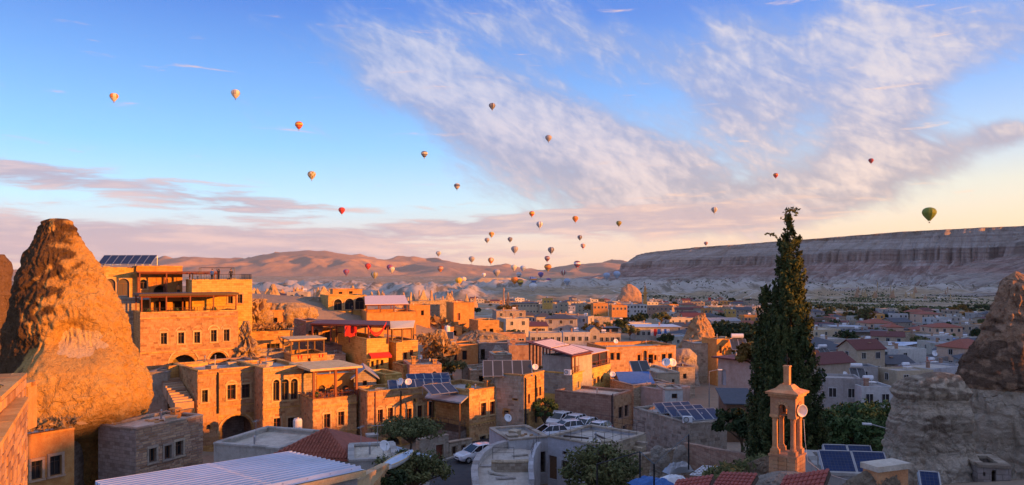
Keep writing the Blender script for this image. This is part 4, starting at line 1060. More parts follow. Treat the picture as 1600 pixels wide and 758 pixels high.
F3 = House('stone_house', 'square yellow stone house with railed roof terrace at the top of the hill', 'house', (300, 439, 100), 394, rot=28, base=500, depth=9, mat='stone_yellow', para=.15, surround='stone_block')
F3.op('f', 375, 467, 6, 12); F3.op('f', 360, 468, 6, 11); F3.finish()
def quad_on(h, u0, u1, v0, v1): return [h.top(u0, v0).xy, h.top(u1, v0).xy, h.top(u1, v1).xy, h.top(u0, v1).xy]
pergola('dark wooden pergola over the roof terrace of the five window house', quad_on(E, .2, E.W-.2, .3, 5.6), (HY-463)*92/F, E.Z1-.5, 'wood_red', 'wood_dark', (5, 2), th=.28)
pergola('long red brown awning in front of the arched doorway on the top terrace', [F2.top(.2, -3.2).xy, F2.top(F2.W+4.2, -3.2).xy, F2.top(F2.W+4.2, -.3).xy, F2.top(.2, -.3).xy], (HY-426)*101/F, (HY-466)*101/F, 'wood_red', 'wood_red', (4, 2), th=.16)
tf = MB(); q = [F2.top(-.5, -3.6), F2.top(F2.W+5.5, -3.6), F2.top(F2.W+5.5, 0), F2.top(-.5, 0)]; zf = (HY-465)*101/F
tf.hexa([Vector((p.x, p.y, zf-.3)) for p in q]+[Vector((p.x, p.y, zf)) for p in q]); o = tf.build('terrace_floor', 'concrete', None, off=(q[0].x, q[0].y, zf)); tag(o, 'thin terrace slab under the long red brown awning', 'terrace')
H_ = House('stone_house', 'small low stone house with one dark square window below the cave rock', 'house', (393, 520, 106), 458, rot=30, base=575, depth=6, para=.3)
H_.op('f', 427, 546, 17, 17, cols=3); H_.finish()
I_ = House('stone_house', 'low terrace house with red blankets on its parapet under a flat canopy', 'house', (455, 556, 97), 511, rot=30, base=580, depth=6, para=.7); I_.op('f', 483, 562, 4, 5, cols=1); I_.finish()
pergola('flat cream canopy above the small terrace with red blankets', quad_on(I_, .2, I_.W-.2, .8, 5.2), (HY-532)*98/F, I_.Z1-.7, 'wood_brown', 'plaster_cream', (3, 2))
J = House('stone_house', 'corner house with brick left wall and lit front under a small red awning', 'house', (573, 531, 102), 607, rot=33, base=584, depth=11, para=.4, mat='stone_yellow', surround=None)
J.op('f', 589.5, 571, 4.5, 19, 'door', mat='wood_dark'); J.op('f', 582, 569, 3.6, 8, cols=1); J.op('f', 597, 567, 3.6, 8, cols=1); J.finish()
J2 = House('stone_house', 'narrow pink stone house with small arched windows left of the dark canopy', 'house', (478, 503, 112), 504, rot=30, base=548, depth=7, mat='stone_pink', para=.3); J2.op('f', 494, 521, 6, 11, ar=1); J2.op('f', 485, 522, 5, 9, ar=1); J2.finish()
J3 = House('stone_house', 'stone house back wall with bright openings under the dark maroon canopy', 'house', (504, 513, 114), 600, rot=26, base=548, depth=5, mat='stone_orange', para=.2)
for x in (512, 530, 556, 580): J3.op('f', x, 526, 7, 13, glass='glass_curtain')
J3.finish()
pergola('broad dark maroon canopy above the hillside terrace with red cloths', [XY for XY in [P3(488, 0, 107).xy, P3(606, 0, 103.5).xy, P3(606, 0, 112).xy, P3(500, 0, 115).xy]], (HY-509)*105/F, J.Z1-.4, 'wood_red', 'roof_maroon', (5, 2), th=.22)
K1 = House('stone_house', 'slim lit tower house beside the corner house with the red awning', 'house', (619, 537, 104), 629, rot=30, base=580, depth=5, mat='stone_yellow', para=.3); K1.finish()
K2 = House('stone_house', 'bright stone house with two red framed windows under a yellow canopy terrace', 'house', (628, 534, 107), 653, rot=30, base=572, depth=7, mat='stone_gold', para=.4, wood='wood_red'); K2.op('f', 633.5, 556, 4.5, 10); K2.op('f', 643, 552, 4.5, 10); K2.finish()
pergola('small yellow fabric canopy over a roof terrace with thin posts', [P3(613, 0, 107).xy, P3(643, 0, 109).xy, P3(646, 0, 113).xy, P3(612, 0, 112).xy], (HY-513)*108/F, K2.Z1-.4, 'wood_brown', 'cloth_cream', (3, 2), tilt=.7, th=.06)
L1 = House('stone_house', 'yellow restaurant with three tall arched windows on the ridge', 'restaurant', (513, 463, 140), 573, rot=24, base=506, depth=9, mat='stone_yellow', para=.5, surround='stone_trim')
for x, y, w, h in ((528, 476, 11, 16), (546, 475, 12, 16), (562, 474, 12, 17)): L1.op('f', x, y, w, h, ar=1, cols=2)
L1.finish()
L2 = House('terrace_house', 'wide orange terrace building right of the three arch restaurant', 'house', (573, 489, 134), 650, rot=18, base=520, depth=9, mat='stone_orange', para=1.0); L2.grid('f', 5, 1, 1.2, 1.6, u0=.6, z_top=.5, wood='wood_red'); L2.finish()
pergola('sloping pinkish white canopy beside the three arch restaurant', [P3(573, 0, 135).xy, P3(636, 0, 138).xy, P3(630, 0, 146).xy, P3(572, 0, 143).xy], (HY-476)*136/F, L2.Z1-1.0, 'wood_red', 'cloth_pink', (4, 2), tilt=1.3, th=.08)
N1 = House('stone_house', 'square orange tower like house with one red door on the ridge', 'house', (709, 474, 158), 741, rot=20, base=512, depth=6, mat='stone_orange', para=.3); N1.op('f', 717, 495, 4, 11, 'door', mat='wood_red'); N1.finish()
N2 = House('stone_house', 'small bright orange house with dark doorway above the rubble slope', 'house', (747, 502, 148), 780, rot=20, base=532, depth=6, mat='stone_gold', para=.3); N2.op('f', 768, 519, 6, 10, 'void'); N2.op('f', 757, 517, 4, 5); N2.finish()
O1 = House('cave_house', 'rough stone house with two tall dark windows below the rubble slope', 'house', (690, 540, 124), 747, rot=12, base=575, depth=6, mat='stone_orange', para=.3); O1.op('f', 710, 556, 7, 13, cols=1); O1.op('f', 726, 555, 6, 13, cols=1); O1.finish()
O2 = House('cave_house', 'small grey stone house with a dark doorway beside the pale rock slope', 'house', (748, 537, 126), 800, rot=6, base=575, depth=5, mat='stone_grey', para=.2); O2.op('f', 754.5, 554, 7, 17, 'void'); O2.finish()
Pp = House('stone_house', 'pinkish block wall house with no windows left of the red terrace', 'house', (795, 541, 116), 846, rot=2, base=594, depth=8, mat='stone_pink', para=.4, blocks=(.7, .38, 'stone_block_pink', 'f')); Pp.finish(); Pp.chimney(6.5, 1.2, .5, .8); Pp.chimney(.8, 2, .5, .9)
# red terrace house
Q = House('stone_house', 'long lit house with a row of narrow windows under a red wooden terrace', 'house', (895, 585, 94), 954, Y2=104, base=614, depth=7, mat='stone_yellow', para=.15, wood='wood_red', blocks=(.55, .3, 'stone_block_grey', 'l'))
for x, y in ((903, 601), (909.5, 601), (917, 599), (922.5, 598), (929, 596), (935, 594), (941, 593)): Q.op('f', x, y, 3.4, 9, cols=1)
Q.finish()
QS = House('side_building', 'plain pale grey side wall building carrying the red terrace roof', 'house', (848, 556, 97.5), 894, Y2=94.6, base=600, depth=4.5, mat='plaster_grey', para=.1); QS.finish()
pg = pergola('red framed terrace shelter with a pale skylight roof above narrow windows', [Q.top(.1, .2).xy, Q.top(5.6, .2).xy, Q.top(5.6, 6.2).xy, Q.top(.1, 6.2).xy], (HY-557)*94/F, Q.Z1-.15, 'wood_red', 'roof_maroon', (7, 2), tilt=1.4, th=.12)
sk = MB()
for i in range(2):
    for j in range(5):
        c = [Q.top(.35+j*1.03+du, .3+i*2.9+dv) for du, dv in ((0, 0), (.93, 0), (.93, 2.6), (0, 2.6))]
        b0 = (HY-557)*94/F+.14
        z = [b0+1.4*((.3+i*2.9+dv)-.2)/6.0 for dv in (0, 0, 2.6, 2.6)]
        m = MB(); m.hexa([Vector((p.x, p.y, zz)) for p, zz in zip(c, z)]+[Vector((p.x, p.y, zz+.05)) for p, zz in zip(c, z)]); m.build('skylight', 'cloth_pink', pg)
pergola('white fabric canopy at the end of the red terrace', [Q.top(6, .3).xy, Q.top(11, .3).xy, Q.top(11, 5.5).xy, Q.top(6, 5.5).xy], (HY-552)*100/F, Q.Z1-.15, 'wood_red', 'cloth_pink', (3, 2), tilt=.5, th=.06)
railing('red wooden balustrade along the terrace above the narrow windows', [Q.top(.05, .1), Q.top(Q.W-.1, .1)], 1.0, 1.4, 'wood_red', bars=2, r=.035, balusters=.35)
# small two face house
R_ = House('stone_house', 'narrow house with left wall greyed for shade and orange right wall by the parked cars', 'house', (819, 588, 82), 850, Y2=86, base=676, depth=3.7, mat='stone_gold', para=.35, blocks=(.6, .3, 'stone_block_grey', 'l'))  # grey blocks put the left wall's shade into its colour
R_.op('f', 826.5, 623, 3, 13, cols=1, wood='wood_red'); R_.op('f', 838.5, 613, 3, 13, cols=1, wood='wood_red'); R_.op('f', 844, 611, 3, 13, cols=1, wood='wood_red'); R_.op('f', 823, 657, 6, 22, 'void'); R_.op('l', 805, 624, 5, 3, cols=1); R_.op('l', 791, 645, 6, 6, cols=1); R_.finish()
S = House('stone_house', 'stone house with a dentil band and two windows facing the white car', 'house', (733, 612, 81), 786, py2=604, base=702, depth=7, para=.35, surround='stone_trim', blocks=(.55, .27, GB, 'f'), string=((HY-664)*81/F,))
S.op('f', 755, 639.5, 7, 18, wood='wood_red'); S.op('f', 769, 637, 7, 18, wood='wood_red'); S.op('f', 754, 687, 8, 10); S.op('f', 767, 685, 8, 13); S.finish(); S.chimney(3.6, 1.0, .5, .8, 'stone_orange'); S.chimney(.4, .4, .5, .3, 'stone_orange')
dm = MB()
for i in range(int(S.W/.42)):
    c = S.A+S.dx*(.25+i*.42)-S.nin*.05; dm.box((c.x, c.y, (HY-664)*81/F-.2), (.2, .2, .2), S.rz, var=.7)
dm.build('dentil_band', GB, S.root)
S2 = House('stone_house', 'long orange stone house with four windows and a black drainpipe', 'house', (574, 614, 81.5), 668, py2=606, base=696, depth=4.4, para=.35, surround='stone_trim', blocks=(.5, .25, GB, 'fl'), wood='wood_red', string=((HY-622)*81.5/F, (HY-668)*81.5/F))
for x, y in ((594, 650), (610, 647), (639, 648), (656, 643)): S2.op('f', x, y, 7, 18)
S2.op('f', 648, 626, 4, 5, 'void', 1, deep=.3); S2.op('f', 655, 683, 22, 18, 'void', 1.0); S2.op('f', 612, 690, 26, 14, 'void', .8); S2.finish()
def pipe(h, px, y0, y1, face='f', r=.07, mat='metal_dark'):
    u, z1 = h.hit(face, px, y0); _, z0 = h.hit(face, px, y1); O, rz, W = h.face(face); d = Vector((math.cos(rz), math.sin(rz))); nn = Vector((-math.sin(rz), math.cos(rz)))
    p = O+d*u-nn*.12; m = MB(); m.bar((p.x, p.y, z0), (p.x, p.y, z1), r, 6); m.bar((p.x, p.y, z1), (*(p+nn*.25), z1+.15), r, 6); m.build('drainpipe', mat, h.root)
pipe(S2, 626, 612, 680); pipe(S2, 586, 613, 678, mat='wood_red', r=.05); pipe(R_, 836, 588, 660, r=.08); pipe(R_, 820, 592, 676, r=.08)
# recessed balcony between the two
SB = House('balcony_house', 'shaded recessed house wall behind the wooden balcony', 'house', (664, 617, 85), 736, rot=12, base=700, depth=5, mat='plaster_pink', para=.2)
for x in (676, 690, 705, 722): SB.op('f', x, 644, 9, 28, cols=2, wood='wood_dark')
SB.finish()
bc = [P3(668, 0, 82.5).xy, P3(718, 0, 79.5).xy, P3(733, 0, 82).xy, P3(676, 0, 85).xy]
pergola('grey roofed wooden balcony between two orange stone houses', bc, (HY-626)*81/F, (HY-690)*81/F, 'wood_brown', 'roof_grey', (2, 2), th=.15, tilt=.5, pr=.09, name='balcony', cat='balcony')
fl = MB(); zf = (HY-668)*81/F; fl.hexa([Vector((*p, zf-.25)) for p in bc]+[Vector((*p, zf)) for p in bc]); bal = fl.build('balcony_floor', 'wood_dark', None, off=(bc[0].x, bc[0].y, zf)); tag(bal, 'dark plank floor of the recessed balcony', 'balcony floor')
railing('dark railing round the recessed balcony', [Vector((*bc[0], zf)), Vector((*bc[1], zf)), Vector((*bc[2], zf))], 1.0, 1.2, 'wood_dark', balusters=.2)
bw = MB(); q = [Vector((*p, 0)) for p in bc]; k = .25
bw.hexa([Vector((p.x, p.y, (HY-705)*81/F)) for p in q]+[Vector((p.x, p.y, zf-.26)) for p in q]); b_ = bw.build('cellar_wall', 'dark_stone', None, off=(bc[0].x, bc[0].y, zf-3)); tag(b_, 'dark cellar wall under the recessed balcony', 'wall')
# big stepped stone house
T1 = House('stone_house', 'two storey stone house with a great dark arch and a round window', 'house', (309, 581, 80), 405, rot=40, base=694, depth=8.6, para=.35, surround='stone_trim', blocks=(.52, .26, GB, 'fl'), string=((HY-587)*80/F, (HY-640)*80/F))
T1.op('f', 320, 619, 8, 17, wood='wood_dark'); T1.op('f', 361.5, 613, 11, 20, wood='wood_red'); T1.op('f', 384, 611, 11, 19, wood='wood_dark'); T1.op('f', 369, 672, 50, 46, 'void', 1.0); T1.op('f', 325.5, 667, 7, 8, 'void', 1, deep=.3); T1.finish(); pipe(T1, 340, 584, 646, r=.12)
T2 = House('stone_house', 'stone house with three slender arched windows above two square ones', 'house', (411, 577, 81.5), 474, rot=37, base=694, depth=8, para=.3, surround='stone_trim', blocks=(.52, .26, GB, 'fl'), string=((HY-583)*81.5/F, (HY-640)*81.5/F))
for x, y in ((431.5, 610), (445.5, 609), (459.5, 608)): T2.op('f', x, y, 9, 29, ar=1)
T2.op('f', 433, 665, 10, 20, wood='wood_red'); T2.op('f', 455, 664, 9, 20, wood='wood_dark'); T2.finish()
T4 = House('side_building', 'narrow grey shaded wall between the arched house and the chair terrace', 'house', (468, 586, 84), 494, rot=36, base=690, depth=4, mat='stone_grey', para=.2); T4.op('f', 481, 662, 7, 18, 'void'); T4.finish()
T3 = House('stone_house', 'lower stone house with two red windows under the terrace full of chairs', 'house', (489, 626, 80.5), 557, rot=34, base=700, depth=7, para=.25, surround='stone_trim', blocks=(.52, .26, GB, 'fl'), wood='wood_red', string=((HY-636)*80.5/F, (HY-680)*80.5/F))
T3.op('f', 511, 658, 8, 19); T3.op('f', 533, 654, 8, 19); T3.op('f', 515, 700, 26, 18, 'void', .8); T3.finish()
T5 = House('stone_house', 'orange back wall with openings behind the terrace full of chairs', 'house', (488, 588, 87), 562, rot=30, base=640, depth=4, mat='stone_orange', para=.2)
for x in (503, 520, 540): T5.op('f', x, 612, 9, 18, ar=1, glass='glass_curtain')
T5.finish()
pergola('orange brown flat roof on thick posts over the terrace full of chairs', quad_on(T3, .15, T3.W+.1, .25, 6.4), (HY-580)*80.5/F, T3.Z1-.25, 'wood_red', 'plaster_cream', (3, 2), th=.22, pr=.14, over=.5)
railing('low red railing on the terrace full of chairs', [T3.top(.2, .12), T3.top(T3.W-.1, .12)], .8, 1.2, 'wood_red', balusters=.3)
# three window house and its neighbours at lower left
B_ = House('stone_house', 'flat roofed block house with three dark windows in front of the huge rock', 'house', (212, 673, 58), 317, py2=650, base=772, depth=4.2, mat='stone_grey', para=.12, surround='stone_block_grey', blocks=(.6, .21, 'stone_block_pink', 'f', 'f'))
for x, y in ((238, 711), (262, 706), (279.5, 701)): B_.op('f', x, y, 10, 20)
B_.finish(); B_.chimney(4.6, 1.0, .55, .7, 'stone_orange')
C_ = House('stone_house', 'brown wall with two dark windows and broken blocks along its top at lower left', 'house', (36, 684, 52), 116, py2=671, base=790, depth=4, mat='stone_orange', para=.2, coping=True, wood='wood_dark', surround='stone_block_pink')
C_.op('f', 57, 734, 15, 27); C_.op('f', 87, 727, 15, 28); C_.finish()
D_ = House('cave_house', 'shaded wall with small dark doorway at the foot of the huge rock', 'house', (36, 632, 59), 112, rot=8, base=690, depth=3, mat='stone_grey', para=.1); D_.op('f', 60, 646, 14, 24, 'void'); D_.op('f', 42, 642, 9, 12, 'void'); D_.finish()
# left foreground terrace
A1 = House('terrace_wall', 'bright orange terrace building cut off by the left edge', 'house', (-60, 792, 13.5), 41, Y2=24.5, base=1100, depth=6, mat='stone_gold_plain', para=.02, foot=1, blocks=(.62, .30, GB, 'f', 'f')); 
A1.finish()
A2 = House('terrace_wall', 'upper orange terrace parapet with iron railing at the left edge', 'house', (-70, 690, 16.4), 39, Y2=26.5, base=720, depth=.7, mat='stone_gold_plain', para=.02, foot=.2, blocks=(.62, .30, GB, 'f', 'f')); A2.finish()
A3 = House('terrace_wall', 'end block of the orange terrace parapet beside the huge rock', 'house', (-30, 606, 26.9), 44, rot=6, base=660, depth=.6, mat='stone_gold_plain', para=.02, foot=.3); A3.finish()
railing('thin iron railing on the orange terrace at the left edge', [P3(-20, 655, 21), P3(9, 655, 24), P3(26, 640, 26)], 1.05, .9, 'metal_dark', bars=2, r=.018)
# grey wall flat roof, red tile roof
U1 = House('low_building', 'flat roofed low building with plain grey wall behind the white metal roof', 'house', (334, 694, 58), 437, py2=703, base=760, depth=6.5, mat='concrete', para=.25); U1.finish()
U2 = House('low_building', 'low house under a dark red tiled roof behind the white metal roof', 'house', (428, 712, 53.5), 545, rot=-8, base=760, depth=5.5, mat='stone_grey', roof='hip', roofmat='roof_tile', roof_h=1.5, eave=.3); U2.finish()
def tiles(h, mat='roof_tile', step=.24):
    """half round cover tiles in rows down the front slope of a hip roof"""
    mb = MB(); e = h.eave; m = min(h.W, h.D)/2; H = h.roof_h
    n = int((h.W+2*e)/step)
    for i in range(n):
        u = -e+(i+.5)*step
        reach = min(1.0, (u+e)/(m+e), (h.W+e-u)/(m+e))
        v1 = -e+(h.D/2+e)*reach
        k = max(1, int((v1+e)/.42))
        for j in range(k):
            v0_, v1_ = -e+(v1+e)*j/k, -e+(v1+e)*(j+1)/k
            z0_ = h.Z1+H*(v0_+e)/(h.D/2+e)+.035; z1_ = h.Z1+H*(v1_+e)/(h.D/2+e)+.02
            a = h.A+h.dx*u+h.nin*v0_; b = h.A+h.dx*u+h.nin*v1_; mb.cur = RNG.random(); mb.bar((a.x, a.y, z0_), (b.x, b.y, z1_), .085, 5, .07, cap=False)
    o = mb.build('tiles', mat, h.root); o['kind'] = 'stuff'
tiles(U2)
# white ribbed metal roof
def white_roof():
    P1, P2, P3_ = P3(148, 757, 30), P3(455, 708, 40), P3(570, 734, 33); P4 = P1+P3_-P2
    root = thing('metal_roof', 'large white ribbed metal roof in the foreground', 'roof', (P1.x, P1.y, P1.z-4)); base = Vector(root.location)
    a = (P2-P1); c = (P3_-P2); n = a.cross(c).normalized(); n = n if n.z > 0 else -n; W = c.length; k = 8; L = a.length; au = a.normalized(); cu = c.normalized()
    mb = MB(); w = W/k
    prof = [(0, 0), (.05, .13), (.12, .13), (.17, 0), (.44, 0), (.49, .13), (.56, .13), (.61, 0), (.87, 0)]
    pr = [(x*w/.88, y) for x, y in prof]
    segs = 6
    for s in range(segs):
        for (x0, y0), (x1, y1) in zip(pr, pr[1:]):
            mb.quad([au*(L*.51*s/segs)+cu*x0+n*y0, au*(L*.51*s/segs)+cu*x1+n*y1, au*(L*.51*(s+1)/segs)+cu*x1+n*y1, au*(L*.51*(s+1)/segs)+cu*x0+n*y0])
    me = mb.mesh('roof_sheet', 'sheet_white')
    for i in range(k):
        for j in range(2): inst('roof_sheet', me, P1+cu*(w*i)+au*(L*.5*j-(.12 if j else 0))-base+n*(.004*(i % 2)+.022*(1-j)), root)
    fa = MB(); d = Vector((0, 0, -.28))
    for p, q in ((P3_, P4), (P2, P3_), (P1, P2)):
        s_ = (q-p); t_ = s_.cross(Vector((0, 0, 1))).normalized()*.06; g = Vector((0, 0, -.03)); fa.hexa([p+d-t_, q+d-t_, q+d+t_, p+d+t_, p-t_+g, q-t_+g, q+t_+g, p+t_+g])
    fa.build('fascia', 'plaster_cream', root)
    wl = MB(); ins = lambda p: (p*.94+(P1+P2+P3_+P4)/4*.06)
    r4 = [ins(p) for p in (P1, P2, P3_, P4)]
    wl.hexa([Vector((p.x, p.y, -15)) for p in r4]+[p+Vector((0, 0, -.1)) for p in r4]); wl.build('wall', 'concrete', root)
    sc = MB()
    for i in range(k*3):
        for s in range(8): 
            p = P1+cu*(w*(i/3+.04))+au*(L*(s+.5)/8)+n*.065; sc.box(p, (.04, .04, .02))
    o = sc.build('screws', 'metal_grey', root); o['kind'] = 'stuff'
white_roof()
wall_thing('garden_wall', 'cream stone wall with orange lit coping beside the white metal roof', 'wall', [P3(548, 755, 34.0), P3(602, 728, 41)], 3.2, .35, 'plaster_cream', blocks=(.5, .28, GB))
# gate wall
GW1 = House('gate_wall', 'stone gate wall with a brown wooden door beside the street', 'gate wall', (655, 689, 72), 701, py2=681, base=726, depth=.55, mat='stone_rubble', para=0.02, foot=1, blocks=(.45, .25, 'stone_block_grey', 'f')); GW1.op('f', 686.5, 708, 12, 28, 'door', mat='wood_red', surround='stone_block_grey'); GW1.finish()
GW2 = House('gate_wall', 'lower stone wall with two barred openings right of the brown door', 'gate wall', (701.5, 694, 74.4), 738, py2=687, base=718, depth=.55, mat='stone_rubble', para=0.02, foot=1, blocks=(.45, .25, 'stone_block_grey', 'f')); GW2.op('f', 710, 704, 5, 12); GW2.op('f', 724.5, 700, 6, 9); GW2.finish()
# white flat roofed house and its wing
ZB = House('white_house', 'white house with flat pale roof and two brown doors at lower centre', 'house', (856, 683, 65.2), 945, py2=699, base=756, depth=6.4, mat='plaster_white', para=.25, coping=True, blocks=(.5, .28, 'stone_block_grey', 'r'), wood='wood_brown')
ZB.op('f', 884, 735, 13, 30, 'door', mat='wood_dark'); ZB.op('f', 882, 708, 6, 5, cols=1); ZB.op('f', 863.5, 731, 13, 36, 'door', mat='wood_brown'); ZB.finish()
ZW = House('white_house', 'low wing of the white house behind the curved terrace', 'house', (795, 689, 66.5), 857, py2=684, base=745, depth=5.5, mat='plaster_white', para=.25); ZW.op('f', 848, 722, 9, 34, 'void'); ZW.finish()
bx = MB(); c = ZB.B+ZB.dx*0
for i in range(9):
    q = ZB.B+Vector((math.cos(ZB.rz+math.pi/2), math.sin(ZB.rz+math.pi/2)))*(.5+i*.55)-Vector((-math.sin(ZB.rz+math.pi/2), math.cos(ZB.rz+math.pi/2)))*.5
    z1 = ZB.Z1-.3-(8-i)*.34; m = MB(); m.box((q.x, q.y, z1-.1), (.56, .9, .2), ZB.rz+math.pi/2); m.build('step', 'stone_block_grey', ZB.root)
railing('thin wire railing round the pale flat roof at lower centre', [ZB.top(.1, .1, .4), ZB.top(ZB.W-.1, .1, .4), ZB.top(ZB.W-.1, ZB.D-.1, .4), ZB.top(.1, ZB.D-.1, .4)], 1.0, 1.1, 'metal_dark', bars=2, r=.014)
for i, (u, v, l, rz) in enumerate(((1.2, 2.2, 2.6, .3), (3.2, 3.6, 2.8, -.5), (4.0, 1.6, 1.2, .1))):
    q = ZB.top(u, v, .08); m = MB(); m.box((0, 0, 0), (l, .16, .1)); o = m.build('beam', 'wood_dark', None); o.location = q; o.rotation_euler = (0, 0, ZB.rz+rz); tag(o, ['dark beam lying near the inner corner of the pale flat roof', 'long dark beam lying across the middle of the pale flat roof', 'short dark plank lying near the front of the pale flat roof'][i], 'beam')
# curved terrace
zc = -15.0
rim = [PZ(x, y, zc) for x, y in ((746, 772), (742, 748), (741, 735), (744, 722), (752, 710), (766, 699), (784, 692), (803, 689))]
wall_thing('curved_wall', 'curved pale parapet of the round terrace beside the white car', 'wall', rim, 3.5, .4, 'stone_white')
inn = [PZ(x, y, zc+.2) for x, y in ((831, 752), (829, 735), (830, 718), (834, 704), (842, 693))]
wall_thing('curved_wall', 'white curved parapet on the right side of the round terrace', 'wall', inn, 3.5, .3, 'plaster_white')
fm = MB(); zf = zc-.55; cpt = [Vector((p.x, p.y, zf)) for p in rim]+[Vector((p.x, p.y, zf)) for p in inn[::-1]]
ctr = sum(cpt, Vector())/len(cpt)
for a, b in zip(cpt, cpt[1:]+cpt[:1]): fm.quad([ctr, b, a])
for a, b in zip(cpt, cpt[1:]+cpt[:1]): fm.quad([a, b, b+Vector((0, 0, -3)), a+Vector((0, 0, -3))])
o = fm.build('terrace_floor', 'roof_screed', None, off=ctr); tag(o, 'pale dusty floor of the round terrace', 'terrace')
wall_thing('low_wall', 'rough rubble wall crossing the round terrace', 'wall', [PZ(768, 723, zc+.15), PZ(826, 722, zc+.15)], 1.5, .5, 'stone_rubble', blocks=(.4, .25, 'stone_block_grey'))
st = thing('stone_stairs', 'grey stone steps at the left of the round terrace', 'stairs', PZ(757, 750, zc-2))
for i in range(6):
    p = PZ(757, 748-i*4.2, zc-1.1+i*.13); m = MB(); m.box((p.x, p.y, p.z-.3), (1.1, .6, .6)); m.build('step', 'stone_white', st)
# stairs beside the great arch house
st = thing('stone_stairs', 'steep shaded stone stairs left of the great arch house', 'stairs', P3(285, 630, 79))
for i in range(15):
    t = i/14; p = P3(287, 628, 79.5).lerp(P3(258, 577, 86), t); m = MB(); m.box((p.x, p.y, p.z-.6), (1.9, .62, 1.2), rad(40), var=RNG.random()); m.build('step', 'stone_block_pink', st)
wall_thing('low_wall', 'orange lit parapet running below the two dark arches', 'wall', [P3(262, 574, 84), P3(336, 566, 89)], 1.3, .35, 'stone_gold')
wall_thing('low_wall', 'short orange parapet with stub pillar above the three window house', 'wall', [P3(276, 645, 64), P3(301, 640, 67)], 1.5, .35, 'stone_orange')
# right of the parked cars
BB = House('stone_house', 'shaded block house with two narrow windows beside the parked white cars', 'house', (867, 611, 93), 959, py2=620, base=684, depth=5, mat='stone_pink', para=.2, blocks=(.55, .28, GB, 'r'), wood='wood_dark')
BB.op('r', 970, 645, 5.5, 16); BB.op('r', 979, 642, 5, 16); BB.op('r', 976, 668, 4, 6, cols=1); BB.finish(); pipe(BB, 957, 618, 680)
CC = House('stone_house', 'rounded grey block house carrying rows of blue solar panels', 'house', (990, 638, 76.3), 1075, py2=664, base=682, depth=4.3, mat='stone_grey', para=.2, blocks=(.5, .27, 'stone_block_grey', 'fr')); CC.finish()
wall_thing('low_wall', 'long plain brown wall below the solar panel house', 'wall', [P3(1072, 694, 62), P3(1170, 713, 54.5)], 3, .35, 'stone_pink')
EE = House('stone_house', 'old orange lit house with many dark windows at centre right', 'house', (947, 544, 116), 1056, rot=16, base=600, depth=8, mat='stone_orange', para=.4, surround=None, wood='wood_dark', blocks=(.6, .32, 'stone_block_pink', 'f'))
for x, y, w, h in ((956.5, 557, 5, 10), (966, 557, 5, 10), (998.5, 560, 4, 10), (1024, 559, 3.2, 7), (1037, 559, 5, 11), (1047, 558, 5, 11)): EE.op('f', x, y, w, h, cols=1)
EE.op('f', 1008, 556, 5, 14, ar=1, glass='glass_curtain'); EE.op('f', 1017, 561, 7, 14, 'void'); EE.finish()
FF = House('stone_house', 'beige flat roofed house with two windows and satellite dishes on top', 'house', (1027, 584, 104), 1062, rot=12, base=612, depth=8.5, mat='plaster_beige', para=.25, blocks=(.55, .3, 'stone_block_grey', 'l')); FF.op('f', 1040, 599, 4, 8, cols=1); FF.op('f', 1052, 599, 4, 11, cols=1); FF.finish()
FG = House('low_building', 'small white annex with one square dark window', 'house', (1039, 610, 92), 1067, rot=4, base=632, depth=4, mat='plaster_white', para=.15); FG.op('f', 1054, 619, 7, 7, cols=1); FG.finish()
FH = House('low_building', 'pinkish windowless building left of the small white annex', 'house', (986, 603, 97), 1038, py2=611, base=634, depth=5, mat='plaster_pink', para=.15); FH.finish()
FI = House('low_building', 'grey rubble walled building below the blue tarpaulin roof', 'house', (953, 594, 101), 990, py2=604, base=636, depth=6, mat='stone_rubble', para=.2); FI.finish()
TB = House('shed', 'low shed under a blue grey pitched tarpaulin roof', 'shed', (972, 598, 99), 1018, rot=4, base=606, depth=5, mat='plaster_grey', roof='gable', roofmat='cloth_blue', roof_h=1.1); TB.finish()
GG2 = House('stone_house', 'rough grey rubble wall house under the orange lit rock', 'house', (1084, 538, 130), 1125, rot=4, base=585, depth=7, mat='stone_rubble', para=.2, blocks=(.6, .35, 'stone_block_grey', 'f')); GG2.finish()
GG3 = House('stone_house', 'small orange lit gable wall right of the orange rock', 'house', (1120, 531, 128), 1143, rot=24, base=560, depth=4, mat='stone_orange', para=.1); GG3.op('f', 1126, 546, 4, 12, 'void'); GG3.finish()
HH = House('plaster_house', 'tall pinkish plaster house with dark red flat roof left of the cypress', 'house', (1122, 559, 100), 1183, py2=566, base=620, depth=5, mat='plaster_pink', roofmat='roof_maroon', para=0, eave=.6); HH.op('f', 1131, 590, 7, 24, 'door', mat='plaster_white'); HH.finish()
SH = House('shed', 'dark wooden shed with grey sheet roof beside the cypress', 'shed', (1135, 630, 84), 1179, rot=-6, base=662, depth=5, mat='wood_brown', roof='shed', roofmat='roof_slate', roof_h=.9); SH.op('f', 1150, 648, 9, 18, 'void'); SH.finish()
# right foreground
KP = House('stone_pier', 'square red brown stone pier with a grey slab top at lower right', 'pier', (1372, 737, 24), 1419, py2=731, base=830, depth=.6, mat='stone_tower', roofmat='roof_screed', para=0, roof='flat', eave=.06); KP.finish()
KS = House('low_building', 'dark low roof carrying four blue solar panels beside the cypress', 'house', (1285, 742, 36), 1350, rot=-10, base=800, depth=4.5, mat='plaster_grey', para=.05); KS.finish()
RU = House('ruin', 'small grey ruin with dark doorway at the foot of the pointed brown rock', 'ruin', (1528, 730, 36), 1580, rot=-12, base=775, depth=2.2, mat='stone_grey', para=.2); RU.op('f', 1553, 747, 9, 22, 'void'); RU.op('f', 1538, 741, 5, 7, 'void'); RU.finish()

